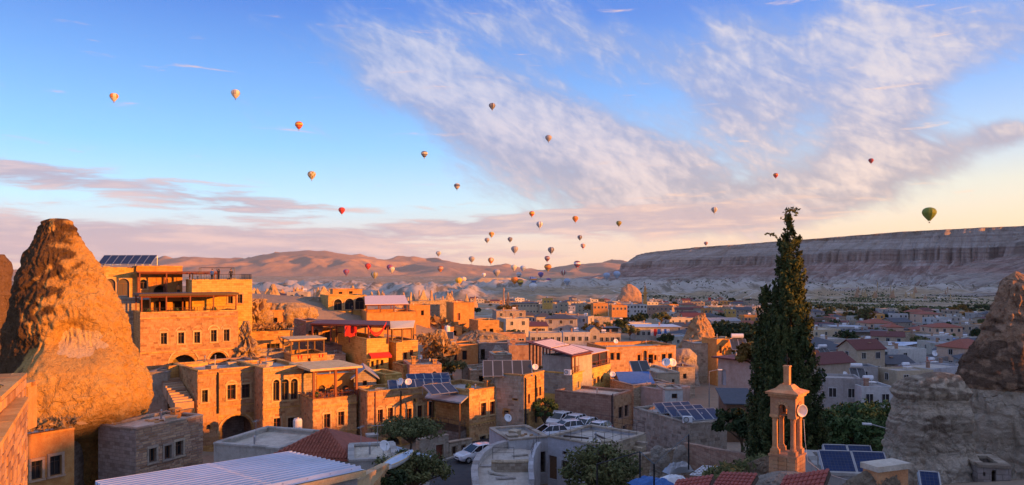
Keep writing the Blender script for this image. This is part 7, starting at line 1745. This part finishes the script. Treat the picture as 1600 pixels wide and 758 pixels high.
def canopy_frame(label, p, w, d, h):
    r = thing('canopy_frame', label, 'canopy frame', p, None, rad(26)); m = MB()
    for x in (0, w):
        for y in (0, d): b = MB(); b.bar((0, 0, -.3), (0, 0, h), .035, 5); o = place_local(b, 'post', 'metal_dark', r); o.location = (x, y, 0)
    for a, b in (((0, 0), (w, 0)), ((w, 0), (w, d)), ((w, d), (0, d)), ((0, d), (0, 0))): m.bar((*a, h), (*b, h), .035, 5)
    place_local(m, 'beam', 'metal_dark', r)
q = F3.top(1.2, 1.0); canopy_frame('thin empty pole frame on the square yellow house roof', q, 4.2, 3.5, 1.9)
# hull-like white shell
def hull():
    a, b = P3(606, 722, 47), P3(643, 708, 50.5); d = b-a; L = d.length*1.05; r = thing('covered_boat', 'white boat hull shape with orange lit rim beside the satellite dish', 'boat', (a+b)/2, None, math.atan2(d.y, d.x)); m = MB(); n = 12; R = []
    for i in range(n+1):
        t = i/n; w = .48*(math.sin(math.pi*min(1, t*.82+.16)))**.6; x = (t-.5)*L; R.append([Vector((x, w*math.cos(k), -.42*(w/.48)**.5*math.sin(k))) for k in [math.pi*j/8 for j in range(9)]])
    for p, q in zip(R, R[1:]):
        for j in range(8): m.quad([p[j], q[j], q[j+1], p[j+1]])
    m.quad(R[0]); m.quad(R[-1]); place_local(m, 'hull', 'tank_white', r, True)
    c = MB()
    for p, q in zip(R, R[1:]): 
        up = Vector((0, 0, .10)); mp, mq = (p[0]+p[-1])/2+up, (q[0]+q[-1])/2+up; c.quad([p[0], q[0], mq, mp]); c.quad([mp, mq, q[-1], p[-1]])
    place_local(c, 'cover', 'sheet_white', r); g = MB(); g.tube([p[0]+Vector((0, 0, .01)) for p in R], .035, 5); g.tube([p[-1]+Vector((0, 0, .01)) for p in R], .035, 5); place_local(g, 'gunwale', 'plaster_cream', r)
hull()
BST = House('low_building', 'small flat concrete roof under the satellite dish at lower centre', 'house', (545, 722, 50), 622, rot=12, base=760, depth=5, mat='concrete', para=.1); BST.finish()
BT2 = House('low_building', 'small white sheet roofed shed beside the leafy vine tree', 'shed', (655, 719, 56), 671, rot=60, base=745, depth=3.4, mat='plaster_white', roof='shed', roofmat='sheet_white', roof_h=.4, eave=.2); BT2.finish()
PIL = House('stone_pillar', 'square brick pillar with a cap below the long orange house', 'pillar', (575, 683, 64), 590, rot=20, base=722, depth=.8, mat='stone_pink', para=0, eave=.08, blocks=(.3, .15, 'stone_block_pink', 'fl')); PIL.finish()
# junk yard
pergola('bare black steel frame in the yard at lower centre', [P3(1000, 0, 50).xy, P3(1076, 0, 52).xy, P3(1072, 0, 56).xy, P3(1004, 0, 55).xy], zpx(708, 50), zpx(775, 50), 'metal_dark', 'metal_dark', (3, 2), th=.02, over=-.1, pr=.05, name='steel_frame', cat='steel frame') if False else None
def steel_frame():
    r = thing('steel_frame', 'bare black steel frame in the cluttered yard at lower centre', 'steel frame', P3(935, 790, 44)); b0 = Vector(r.location); H = zpx(712, 46)
    q = [P3(933, 0, 45), P3(1000, 0, 47), P3(1022, 0, 44), P3(1076, 0, 52)]
    for i, p in enumerate(q): m = MB(); t = H-.0-(.25 if i == 0 else 0); m.box((0, 0, (t-b0.z)/2), (.09, .09, t-b0.z)); o = place_local(m, 'post', 'metal_dark', r); o.location = Vector((p.x, p.y, b0.z))-b0
    m = MB()
    for a, b in ((0, 1), (1, 2), (2, 3)): m.bar(Vector((q[a].x, q[a].y, H-(.25 if a == 0 else 0)))-b0, Vector((q[b].x, q[b].y, H))-b0, .04, 4)
    place_local(m, 'beam', 'metal_dark', r)
steel_frame()
def lattice():
    c = P3(1078, 742, 46); u, v = P3(1098, 728, 49)-c, P3(1114, 744, 46)-c; r = thing('white_lattice', 'white lattice panel lying in the cluttered yard', 'lattice', c); m = MB()
    for i in range(7): m.bar(u*(i/6), u*(i/6)+v, .035, 4); m.bar(v*(i/6), v*(i/6)+u, .035, 4)
    place_local(m, 'bars', 'metal_white', r)
lattice()
YB = [(1012, 748, 47, 2.2, 1.4, .5, 'cloth_blue', 'blue tarpaulin covered heap in the yard'), (1050, 745, 48, 2.0, 1.1, .5, 'plastic_white', 'white crate heap in the cluttered yard'), (1035, 757, 45, 1.6, 1.2, .7, 'cloth_blue', 'second smaller blue covered heap in the yard'), (1060, 730, 54, 2.2, 1.0, .8, 'metal_grey', 'grey metal sheets stacked against the yard wall')]
for x, y, Y, a, b, h, m_, lb in YB:
    m = MB(); k = 9
    f = lambda i, j: Vector(((i/k-.5)*a, (j/k-.5)*b, h*(max(0, math.sin(math.pi*i/k)*math.sin(math.pi*j/k)))**.45*(.8+.35*mnoise.noise(Vector((i*.6+x, j*.6, 0))))-.3))
    for i in range(k):
        for j in range(k): m.quad([f(i, j), f(i+1, j), f(i+1, j+1), f(i, j+1)])
    o = inst('heap', m.mesh('heap', m_), P3(x, y, Y), None, .4); tag(o, lb, 'heap')
rock_thing('rock', 'pale boulder behind the steel frame in the yard', 'rock', 'rock_pale', [(697, 1022, 1034), (702, 1016, 1042), (712, 1014, 1048), (725, 1012, 1052), (745, 1010, 1055)], 56, .6, .25, 51, n=70, m=40, fr=.9)
rock_thing('rock', 'smaller pale boulder right of the first in the yard', 'rock', 'rock_pale', [(696, 1058, 1070), (702, 1054, 1074), (715, 1050, 1077), (740, 1048, 1080)], 58, .6, .22, 52, n=70, m=40, fr=.9)
wall_thing('yard_wall', 'rubble wall at the foot of the rounded grey house', 'wall', [P3(1000, 712, 60), P3(1072, 700, 62)], 2, .4, 'stone_rubble')
# ---------------------------------------------------------------- hillside rocks
rock_thing('rock_outcrop', 'orange lit cave rock right of the square yellow house', 'rock', 'rock_tan', [(467, 396, 414), (474, 384, 421), (490, 372, 424), (510, 368, 426), (540, 366, 428), (580, 360, 430)], 112, .7, .9, 21, n=140, m=110, fr=.3, crag=.9)
rock_thing('rock_outcrop', 'jagged orange rock spur descending beside the five window house', 'rock', 'rock_tan', [(502, 380, 390), (515, 373, 396), (535, 366, 402), (555, 362, 408), (575, 360, 414), (600, 355, 418)], 99, .6, .8, 22, n=140, m=110, fr=.4, crag=.9)
rock_thing('rock_outcrop', 'overhanging cave rock above the low house roof', 'rock', 'rock_tan', [(473, 425, 470), (480, 418, 492), (492, 420, 498), (505, 424, 496), (525, 420, 500), (550, 415, 505)], 125, .5, .9, 23, n=120, m=80, fr=.25)
rock_thing('rubble_slope', 'rubble slope below the three arch restaurant', 'rock', 'rubble', [(464, 458, 500), (474, 450, 528), (488, 448, 552), (503, 462, 572), (520, 480, 585), (545, 500, 595)], 148, .5, .7, 24, n=150, m=70, fr=.5)
rock_thing('rubble_slope', 'dark bushy slope under the long orange topped wall on the ridge', 'rock', 'rubble', [(470, 634, 708), (476, 628, 714), (500, 622, 722), (530, 628, 735), (560, 640, 750), (590, 650, 770)], 176, .35, .9, 25, n=160, m=80, fr=.3)
rock_thing('rubble_slope', 'bright orange rubble bank below the small orange house', 'rock', 'rubble', [(516, 735, 752), (522, 722, 785), (532, 716, 800), (545, 712, 806), (575, 705, 815)], 140, .4, .6, 26, n=140, m=60, fr=.6)
rock_thing('rock_outcrop', 'pale grey rock slope left of the pinkish block wall', 'rock', 'rock_pale', [(540, 772, 782), (552, 764, 796), (570, 758, 806), (600, 752, 815)], 121, .6, .4, 27, n=90, m=60)
rock_thing('rock_outcrop', 'orange lit rock with dry vines in the middle of the hillside', 'rock', 'rock_tan', [(515, 680, 694), (526, 668, 702), (545, 660, 706), (565, 657, 708), (600, 652, 712)], 116, .7, .6, 28, n=110, m=80, fr=.35)
rock_thing('rock_outcrop', 'bright orange jagged rock above the rubble wall house', 'rock', 'rock_orange' if 'rock_orange' in MATS else 'rock_tan', [(490, 1090, 1104), (497, 1076, 1111), (510, 1069, 1115), (524, 1064, 1118), (540, 1056, 1119), (560, 1048, 1121), (590, 1042, 1126)], 142, .7, .9, 29, n=150, m=110, fr=.3)
rock_thing('rock_outcrop', 'low grey rock under the orange jagged rock', 'rock', 'rock_pale', [(545, 1058, 1080), (555, 1050, 1088), (575, 1044, 1092), (610, 1040, 1096)], 128, .5, .5, 30, n=90, m=60)
wall_thing('ridge_wall', 'long rubble wall with orange lit top on the ridge', 'wall', [P3(640, 472, 165), P3(709, 469, 170)], 4, .6, 'stone_rubble')
wall_thing('low_wall', 'rubble wall behind the dark collectors', 'wall', [P3(722, 573, 112), P3(790, 566, 114)], 3.5, .5, 'stone_rubble', blocks=(.5, .3, 'stone_block_grey'))
wall_thing('low_wall', 'grey street wall climbing behind the parked cars', 'wall', [P3(940, 588, 108), P3(900, 612, 96)], 3, .4, 'stone_grey')
rock_thing('fairy_chimney', 'sharp brown cone rock standing alone on the left ridge', 'fairy chimney', 'rock_tan', [(444, 425, 429), (452, 421, 433), (462, 416, 439), (471, 412, 443), (490, 406, 450)], 210, .9, .5, 41, n=60, m=50, fr=.25)
def fmesh(seed):
    V, Fc, A, B = rock_body([(0, 797, 803), (12, 792, 808), (40, 780, 820), (75, 766, 834), (110, 752, 848), (140, 745, 855)], 1186, .95, 7, seed, n=26, m=24, fr=.02)
    z1 = HY; V = [(x, y-1186, z-(HY-140)) for x, y, z in V]; s = 1/140.0
    return raw_mesh('fairy_chimney', [(x*s, y*s, z*s) for x, y, z in V], Fc, ('rock_tan', 'rock_brown', 'rock_tan')[seed % 3], True, var=[.4]*len(V))
FM = [fmesh(i) for i in range(6)]
def chims(n, x0, x1, y0, y1, Y0, Y1, h0, h1, label, group, sq=(.7, 1.5)):
    for i in range(n):
        px = RNG.uniform(x0, x1); Y = RNG.uniform(Y0, Y1); py = RNG.uniform(y0, y1); X = XatY(px, Y); h = RNG.uniform(h0, h1); z = max(zpx(py, Y), zt(X, Y)-1) if False else zpx(py, Y)
        o = inst('fairy_chimney', FM[RNG.randrange(6)], (X, Y, z-h*.25), None, RNG.uniform(0, 6.28), (h*RNG.uniform(*sq), h*RNG.uniform(*sq), h*1.25)); tag(o, label, 'fairy chimney', group)
chims(56, 392, 560, 461, 476, 270, 420, 2.0, 4.6, 'small pointed rock cone in the crowded row behind the hillside hotel', 'rock cones behind the hillside hotel', (1.1, 2.0))
chims(34, 560, 705, 466, 480, 330, 520, 2.8, 6.4, 'small pointed rock cone behind the three arch restaurant', 'rock cones behind the restaurant', (1.0, 1.8))
for x, y, h, lb in ((655, 474, 11, 'sharp lit rock cone behind the long ridge wall'), (675, 475, 10, 'stout orange rock cone right of the sharp one behind the ridge wall'), (706, 470, 9, 'low bright orange rock cone behind the ridge wall'), (729, 477, 10, 'thin lit rock cone behind the square tower house'), (742, 476, 8, 'lit rock cone just right of the square tower house'), (787, 470, 11, 'twin pointed orange rock cone above the middle town'), (794, 470, 8, 'smaller orange rock cone beside the twin pointed one')):
    Y = 520; o = inst('fairy_chimney', FM[int(x) % 6], P3(x, y, Y)-Vector((0, 0, 2)), None, x, (h*.75, h*.75, h)); tag(o, lb, 'fairy chimney', 'single rock cones on the ridge')
chims(20, 1330, 1500, 455, 467, 900, 1150, 4.5, 9, 'grey rock cone on the plain below the mesa', 'grey rock cones below the mesa', (.8, 1.4))
o = inst('fairy_chimney', FM[2], P3(1371, 452, 1000)-Vector((0, 0, 4)), None, 1, (9, 9, 14)); tag(o, 'single orange tipped rock cone on the plain below the mesa', 'fairy chimney')
rock_thing('rock_outcrop', 'dark brown butte with red flank beyond the middle town', 'rock', 'rock_brown', [(444, 978, 988), (450, 971, 997), (460, 967, 1003), (472, 962, 1006), (485, 958, 1010)], 850, .6, 3.0, 61, n=90, m=50, fr=.05)
rock_thing('plateau', 'long low grey blue plateau before the far hills', 'hill', 'rock_pale', [(434, 742, 812), (437, 735, 822), (444, 720, 836), (452, 700, 850), (465, 690, 860)], 2300, .12, 5, 62, n=160, m=30, fr=.01, sq=1.3)

for i in range(4):
    q = E.top(1.6+i*2.2, 2.0); copy_thing(TBL, q, E.rz, 'wooden table under the dark pergola of the five window house', 'tables under the dark pergola')
    for du in (-.75, .75): q = E.top(1.6+i*2.2+du, 2.0); copy_thing(CH, q, E.rz+rad(90 if du < 0 else -90)+rad(180), 'wooden chair under the dark pergola of the five window house', 'chairs under the dark pergola')
for i, (x, y, l, rz) in enumerate(((778, 742, 1.6, -.6), (790, 748, 1.5, .2), (772, 736, 1.3, 1.0), (812, 712, 1.4, .4))):
    m = MB(); m.box((0, 0, .06), (l, .26, .12)); o = m.build('slab', 'stone_white', None); o.location = PZ(x, y, -15.5); o.rotation_euler = (0, .06, rz); tag(o, ['pale stone slab lying near the steps of the round terrace', 'long pale slab at the front of the round terrace', 'short pale slab leaning by the rubble wall of the round terrace', 'pale slab lying behind the rubble wall of the round terrace'][i], 'stone slab')
railing('thin rail frame standing on the round terrace', [PZ(770, 716, -15.5), PZ(803, 716, -15.5)], .9, 1.0, 'metal_dark', bars=2, r=.016)
railing('thin railing along the white curved parapet', [PZ(842, 693, -14.8), PZ(834, 704, -14.8), PZ(830, 718, -14.8)], .9, 1.0, 'metal_dark', bars=2, r=.014)

rock_thing('rubble_slope', 'sloping red brown masonry stub left of the square stone pier', 'ruin', 'rubble', [(731, 1366, 1392), (738, 1345, 1400), (750, 1322, 1408), (775, 1300, 1412), (830, 1290, 1420)], 24.4, .5, .07, 71, n=80, m=50, fr=2.0)
for i, (h, u, v, lab) in enumerate(((E, 1.0, .6, 'green potted plant at the left end of the hotel terrace'), (E, 4.2, .5, 'green potted plant in the middle of the hotel terrace'), (E, 8.6, .5, 'green potted plant at the right end of the hotel terrace'), (T3, .6, .6, 'green potted plant at the corner of the chair terrace'), (L2, 3.0, .6, 'green potted plant on the orange restaurant terrace'), (S, .6, .8, 'green potted plant on the roof with the dentil band'))):
    q = h.top(u, v); r = thing('potted_plant', lab, 'potted plant', q, 'potted plants on the terraces'); m = MB(); m.lathe([(0, 0), (.16, 0), (.22, .38), (.20, .38), (.18, .34), (0, .33)], n=10); place_local(m, 'pot', 'terracotta', r)
    g = np.random.RandomState(i); P_ = g.normal(0, 1, (160, 3)); P_ /= np.linalg.norm(P_, axis=1)[:, None]; leaves('foliage', P_*.36*g.rand(160, 1)**.4+np.array([0, 0, .75]), P_, .12, 'leaf_green', r, .6, 1.8, i)
# ---------------------------------------------------------------- hot air balloons
def balloon_mesh(pat, c1, c2, c3):
    mb = MB(); n = 24
    prof = [(.09, -.02), (.13, .04), (.22, .14), (.33, .27), (.42, .40), (.485, .53), (.50, .64), (.475, .76), (.40, .87), (.28, .95), (.14, .99), (0, 1.0)]
    m = len(prof)-1
    for k in range(m):
        for i in range(n):
            j = (i+1) % n
            if pat == 'v': mi = (i//2) % 2
            elif pat == 'h': mi = 1 if k in (5, 6) else 2 if k in (3, 8) else 0
            elif pat == 'd': mi = (i//2+k//2) % 2
            elif pat == 'p': mi = 1 if (k > 3 and k < 8 and i % 6 < 3) else 0
            else: mi = 0
            if k == 0 and pat != 's': mi = 1
            mb.curm = mi; w = 1+.018*(1 if i % 2 else -1); w2 = 1+.018*(1 if j % 2 else -1)
            P = lambda kk, ii, ww: Vector((prof[kk][0]*ww*math.cos(2*math.pi*ii/n), prof[kk][0]*ww*math.sin(2*math.pi*ii/n), prof[kk][1]))
            if k == m-1: mb.quad([P(k, i, w), P(k, j, w2), P(k+1, i, w)])
            else: mb.quad([P(k, i, w), P(k, j, w2), P(k+1, j, w2), P(k+1, i, w)])
    return mb.mesh('envelope', [c1, c2, c3], smooth=True)
for nm, c in (('bal_cream', (.62, .56, .46)), ('bal_grey', (.32, .31, .32)), ('bal_dark', (.07, .08, .12)), ('bal_red', (.55, .04, .03)), ('bal_orange', (.68, .22, .03)), ('bal_yellow', (.72, .42, .04)), ('bal_green', (.16, .22, .02)), ('bal_blue', (.06, .12, .45)), ('bal_white', (.74, .74, .76)), ('bal_purple', (.20, .10, .28)), ('bal_maroon', (.28, .04, .07)), ('bal_olive', (.26, .22, .05)), ('bal_sky', (.32, .42, .58))): plain(nm, c, .6, var=.12, scale=.2)
def basket_parts():
    b = MB(); b.box((0, 0, -.16), (.085, .07, .06)); b.box((0, 0, -.127), (.095, .08, .01)); r = MB()
    for x in (-1, 1):
        for y in (-1, 1): r.bar((x*.04, y*.033, -.13), (x*.065, y*.065, -.01), .003, 3)
    u = MB(); u.box((0, 0, -.085), (.035, .03, .02)); return b.mesh('basket', 'wood_brown'), r.mesh('ropes', 'metal_dark'), u.mesh('burner', 'metal_grey')
BK = basket_parts()
def balloon(px, py, hp, pat, c1, c2, c3, label, Y=None, size=24.0):
    Y = Y or F*size/hp; z = zpx(py+hp*.36, Y); root = thing('hot_air_balloon', label, 'hot air balloon', (XatY(px, Y), Y, z), 'hot air balloons over the valley', RNG.uniform(0, 6.28)); s = hp*Y/F*.86; root.scale = (s, s, s)
    inst('envelope', cached(('env', pat, c1, c2, c3), lambda: balloon_mesh(pat, c1, c2, c3)), (0, 0, 0), root)
    for nm, me in zip(('basket', 'ropes', 'burner'), BK): inst(nm, me, (0, 0, 0), root)
C, G_, K_, R__, O_, Y_, GN, B__, WH, PU, MA, OL, SK = ['bal_'+c for c in ('cream', 'grey', 'dark', 'red', 'orange', 'yellow', 'green', 'blue', 'white', 'purple', 'maroon', 'olive', 'sky')]
BL = [(178, 153, 15, 'p', C, O_, G_, 'cream balloon with orange patches high at far left'), (368, 148, 16, 'p', C, G_, K_, 'cream balloon with grey patches high on the left'), (467, 197, 14, 'h', R__, Y_, O_, 'red balloon with yellow bands in the blue sky'), (487, 275, 15, 'd', OL, C, G_, 'olive and cream checked balloon in the blue sky'), (534, 330, 12, 's', R__, R__, R__, 'plain bright red balloon below the checked one'),
(663, 242, 12, 'h', K_, C, G_, 'dark topped balloon with pale lower half in the mid sky'), (714, 292, 11, 'h', G_, K_, C, 'grey balloon with dark band left of the cloud streak'), (769, 167, 12, 'v', G_, K_, C, 'grey dark striped balloon high in the long cloud'), (857, 217, 12, 's', G_, G_, G_, 'plain grey balloon right of the long cloud middle'), (1212, 275, 9, 'h', MA, O_, R__, 'small maroon balloon left of the grey cloud'), (1361, 252, 9, 's', MA, MA, MA, 'small plain maroon balloon high on the right'), (1452, 336, 24, 's', GN, GN, GN, 'big plain green balloon low on the right above the mesa'),
(1116, 329, 11, 'v', G_, C, K_, 'grey cream striped balloon left of the cypress tip'), (1103, 381, 7, 'v', MA, G_, K_, 'tiny balloon just above the mesa edge left of the cypress'), (1071, 394, 8, 's', C, C, C, 'pale balloon touching the mesa skyline'), (831, 335, 10, 'h', O_, Y_, R__, 'orange banded balloon above a white cloud streak'), (843, 352, 12, 'v', G_, WH, K_, 'grey white striped balloon under the orange banded one'), (899, 343, 11, 's', O_, O_, O_, 'plain orange balloon in the middle sky'), (967, 350, 10, 's', OL, OL, OL, 'plain olive balloon right of the plain orange one'),
(768, 367, 10, 'h', Y_, O_, C, 'yellow balloon with orange band low in the centre'), (761, 376, 9, 's', G_, G_, G_, 'small grey balloon just below the yellow banded one'), (797, 375, 9, 'v', K_, G_, C, 'dark grey striped balloon right of the yellow one'), (804, 391, 13, 's', G_, C, K_, 'large grey balloon in the low centre group'), (906, 372, 9, 'v', G_, K_, C, 'small grey balloon above the red one on the right'), (911, 385, 9, 'h', R__, C, WH, 'small red white banded balloon low right of centre'), (861, 392, 12, 'v', K_, G_, G_, 'dark grey balloon right of the large grey one'), (685, 397, 9, 'p', G_, C, K_, 'small grey cream balloon above the hills left of centre'),
(737, 406, 11, 's', 'bal_grey', G_, G_, 'round plain grey balloon above the hill line'), (767, 408, 11, 'p', O_, C, G_, 'orange cream patched balloon above the hill line'), (855, 405, 10, 'h', MA, G_, K_, 'maroon grey balloon above a larger brown one'), (856, 419, 13, 'h', OL, O_, MA, 'brown banded balloon below the maroon grey one'), (902, 414, 13, 'h', MA, WH, K_, 'maroon balloon with a white band before the hills'), (575, 417, 11, 's', R__, R__, R__, 'red balloon before the pink hills on the left'), (541, 426, 11, 'p', PU, MA, G_, 'purple balloon with maroon patches at the left end of the hill group'), (609, 419, 11, 'v', MA, PU, K_, 'maroon purple balloon half behind a pale one'), (612, 422, 11, 's', C, C, C, 'pale balloon overlapping the maroon purple one'),
(585, 431, 13, 'v', OL, G_, K_, 'faint olive grey balloon low between the hills'), (688, 421, 11, 'h', O_, G_, K_, 'orange balloon before the hill right of the pale pair'), (803, 419, 11, 's', C, C, C, 'cream balloon at the left of a close pair'), (817, 420, 10, 's', SK, SK, SK, 'pale blue grey balloon at the right of a close pair'), (776, 427, 13, 's', G_, G_, G_, 'large slate grey balloon before the hill'), (756, 430, 7, 's', WH, WH, WH, 'tiny white balloon left of the large slate grey one'), (811, 430, 10, 'h', K_, WH, WH, 'dark balloon with a white slanted band'), (845, 430, 10, 'v', PU, B__, G_, 'violet striped balloon low over the plateau'), (880, 427, 11, 'v', MA, C, G_, 'maroon cream striped balloon right of the violet one'),
(717, 440, 13, 's', Y_, C, G_, 'golden balloon rising in front of the plateau'), (724, 438, 11, 's', C, C, C, 'cream balloon half behind the golden one'), (804, 439, 13, 's', O_, O_, O_, 'glowing orange balloon near the valley floor'), (813, 442, 12, 'h', OL, Y_, K_, 'brown balloon right beside the glowing orange one'), (830, 437, 10, 'v', PU, C, B__, 'small purple cream balloon near the valley floor'), (834, 439, 12, 'h', SK, O_, B__, 'blue orange balloon near the valley floor'), (857, 439, 9, 's', PU, PU, PU, 'small plain purple balloon near the valley floor'), (833, 449, 14, 's', WH, WH, WH, 'pale white balloon standing lowest over the valley'), (874, 441, 9, 's', R__, R__, R__, 'red balloon lying low behind the pale blue one'), (886, 441, 12, 's', SK, SK, SK, 'pale blue balloon being filled near the valley floor'),
(948, 432, 12, 's', SK, SK, SK, 'pale blue balloon left of the mesa foot'), (955, 432, 11, 's', WH, WH, WH, 'whitish balloon between two pale ones at the mesa foot'), (964, 430, 13, 's', SK, SK, SK, 'larger pale balloon right of the whitish one at the mesa foot'), (945, 440, 10, 'h', K_, WH, PU, 'dark balloon with white stripe at the mesa foot'), (990, 435, 11, 's', B__, B__, B__, 'vivid blue balloon in front of the mesa foot'), (1453, 413, 9, 's', SK, G_, G_, 'small grey balloon in front of the mesa on the right'), (683, 455, 9, 's', WH, WH, WH, 'small white balloon behind the sharp rock cones')]
for b in BL: balloon(*b, Y=(1500 if b[2] >= 12 and b[1] > 425 else None), size=(24 if b[2] < 20 else 26))
# ---------------------------------------------------------------- people
def person_mesh(name, pose):
    V = {'hip': (0, 0, .92), 'waist': (0, 0, 1.08), 'chest': (0, 0, 1.30), 'neck': (0, .01, 1.47), 'chin': (0, -.01, 1.54), 'head': (0, -.015, 1.64), 'crown': (0, 0, 1.74)}
    Rr = {'hip': .145, 'waist': .125, 'chest': .15, 'neck': .055, 'chin': .065, 'head': .092, 'crown': .07}; E_ = [('hip', 'waist'), ('waist', 'chest'), ('chest', 'neck'), ('neck', 'chin'), ('chin', 'head'), ('head', 'crown')]
    for s, n in ((-1, 'l'), (1, 'r')):
        up = pose == 'arms_up' 
        V.update({n+'sh': (s*.18, 0, 1.40), n+'el': (s*.27, -.06, 1.62 if up else 1.13), n+'wr': (s*.14, -.12, 1.78 if up else .90), n+'hd': (s*.08, -.13, 1.82 if up else .80), n+'th': (s*.09, 0, .86), n+'kn': (s*.10, -.02, .50), n+'an': (s*.10, .02, .08), n+'to': (s*.11, -.16, .035)})
        Rr.update({n+'sh': .075, n+'el': .045, n+'wr': .034, n+'hd': .04, n+'th': .10, n+'kn': .065, n+'an': .045, n+'to': .035})
        E_ += [('chest', n+'sh'), (n+'sh', n+'el'), (n+'el', n+'wr'), (n+'wr', n+'hd'), ('hip', n+'th'), (n+'th', n+'kn'), (n+'kn', n+'an'), (n+'an', n+'to')]
    K = list(V); me = bpy.data.meshes.new(name); me.from_pydata([V[k] for k in K], [(K.index(a), K.index(b)) for a, b in E_], []); o = bpy.data.objects.new(name, me); COL.objects.link(o)
    md = o.modifiers.new('skin', 'SKIN'); o.modifiers.new('sub', 'SUBSURF').levels = 1; o.modifiers[-1].render_levels = 1
    for k, sv in zip(K, me.skin_vertices[0].data): sv.radius = (Rr[k], Rr[k]); sv.use_root = k == 'hip'
    dg = bpy.context.evaluated_depsgraph_get(); m2 = bpy.data.meshes.new_from_object(o.evaluated_get(dg)); bpy.data.objects.remove(o); return m2
PM = {p: person_mesh('person', p) for p in ('stand', 'arms_up')}
def head_bits(root):
    h = MB(); h.lathe([(0, .115), (.06, .105), (.098, .06), (.105, 0), (.10, -.04)], (0, .02, 1.66), 10); place_local(h, 'hair', 'cloth_dark', root, True)
def person(label, p, rz, pose='stand', top='cloth_dark', group='people on the roof terraces'):
    me = PM[pose].copy(); me.materials.clear()
    for m_ in ('skin', top, 'cloth_dark'): me.materials.append(MATS[m_])
    for f in me.polygons: z = f.center.z; x = abs(f.center.x); f.material_index = 0 if z > 1.46 and x < .12 or (x > .1 and (f.center.y < -.1 and z > 1.7)) else (1 if z > .95 else 2)
    me.polygons.foreach_set('use_smooth', [True]*len(me.polygons)); o = inst('person', me, p, None, rz); tag(o, label, 'person', group); head_bits(o); return o
person('person in dark clothes with raised arms taking a photo on the top roof', F3.top(3.4, .9), rad(-30), 'arms_up'); person('person in blue top standing left of the raised arms photographer', F3.top(2.6, 1.0), rad(-10), top='cloth_blue'); person('person in dark clothes at the right end of the roof railing', F3.top(F3.W-2.6, 1.0), rad(20))
person('person in orange top on the terrace before the arched doorway', Vector((*F2.top(5.2, -1.2).xy, zf if False else (HY-465)*101/F)), rad(0), top='cloth_orange'); person('person in dark clothes below the three arched restaurant windows', L1.top(4.2, -1.0, -(L1.Z1-L1.para-L1.Z0)+1.6), rad(10)); person('person in a pale shirt on the orange restaurant terrace', L2.top(5.5, 2.4), rad(15), top='cloth_pink')

# ---------------------------------------------------------------- morning air
def haze():
    m = bpy.data.materials.new('haze'); m.use_nodes = True; N = NT(m.node_tree); N.n.clear(); out = N.new('ShaderNodeOutputMaterial'); v = N.new('ShaderNodeVolumePrincipled')
    v.inputs['Color'].default_value = (.80, .84, .94, 1); v.inputs['Density'].default_value = HAZE; v.inputs['Anisotropy'].default_value = 0.0; N.l.new(v.outputs[0], out.inputs['Volume']); MATS['haze'] = m
    b = MB(); b.box((0, 4500, 330), (28000, 26000, 820)); o = b.build('haze', 'haze', None, off=(0, 4500, 330)); tag(o, 'thin morning haze over the whole valley', kind='stuff')
HAZE = 1.6e-5
haze()

# ---------------------------------------------------------------- labels: where look-alikes share one, say which by its place from left or right
ORD = ['leftmost', 'second from left', 'third from left', 'fourth from left', 'fifth from left', 'sixth from left', 'seventh from left', 'eighth from left']
ORR = ['rightmost', 'second from right', 'third from right', 'fourth from right', 'fifth from right', 'sixth from right', 'seventh from right', 'eighth from right']
def place_labels():
    by = {}
    for o in bpy.data.objects:
        if o.parent is None and o.get('label') and o.get('group') and o.get('category') in ('house', 'tree', 'fairy chimney'): by.setdefault((o['group'], o['label']), []).append(o)
    for (g, lb), os_ in by.items():
        n = len(os_)
        if n < 2 or n > 16: continue
        os_.sort(key=lambda o: o.location.x/o.location.y)
        for i, o in enumerate(os_):
            w = ORD[i] if i <= (n-1)//2 else ORR[n-1-i]
            if n == 2: w = ('left', 'right')[i]+' one'
            o['label'] = w+' of the '+g
place_labels()
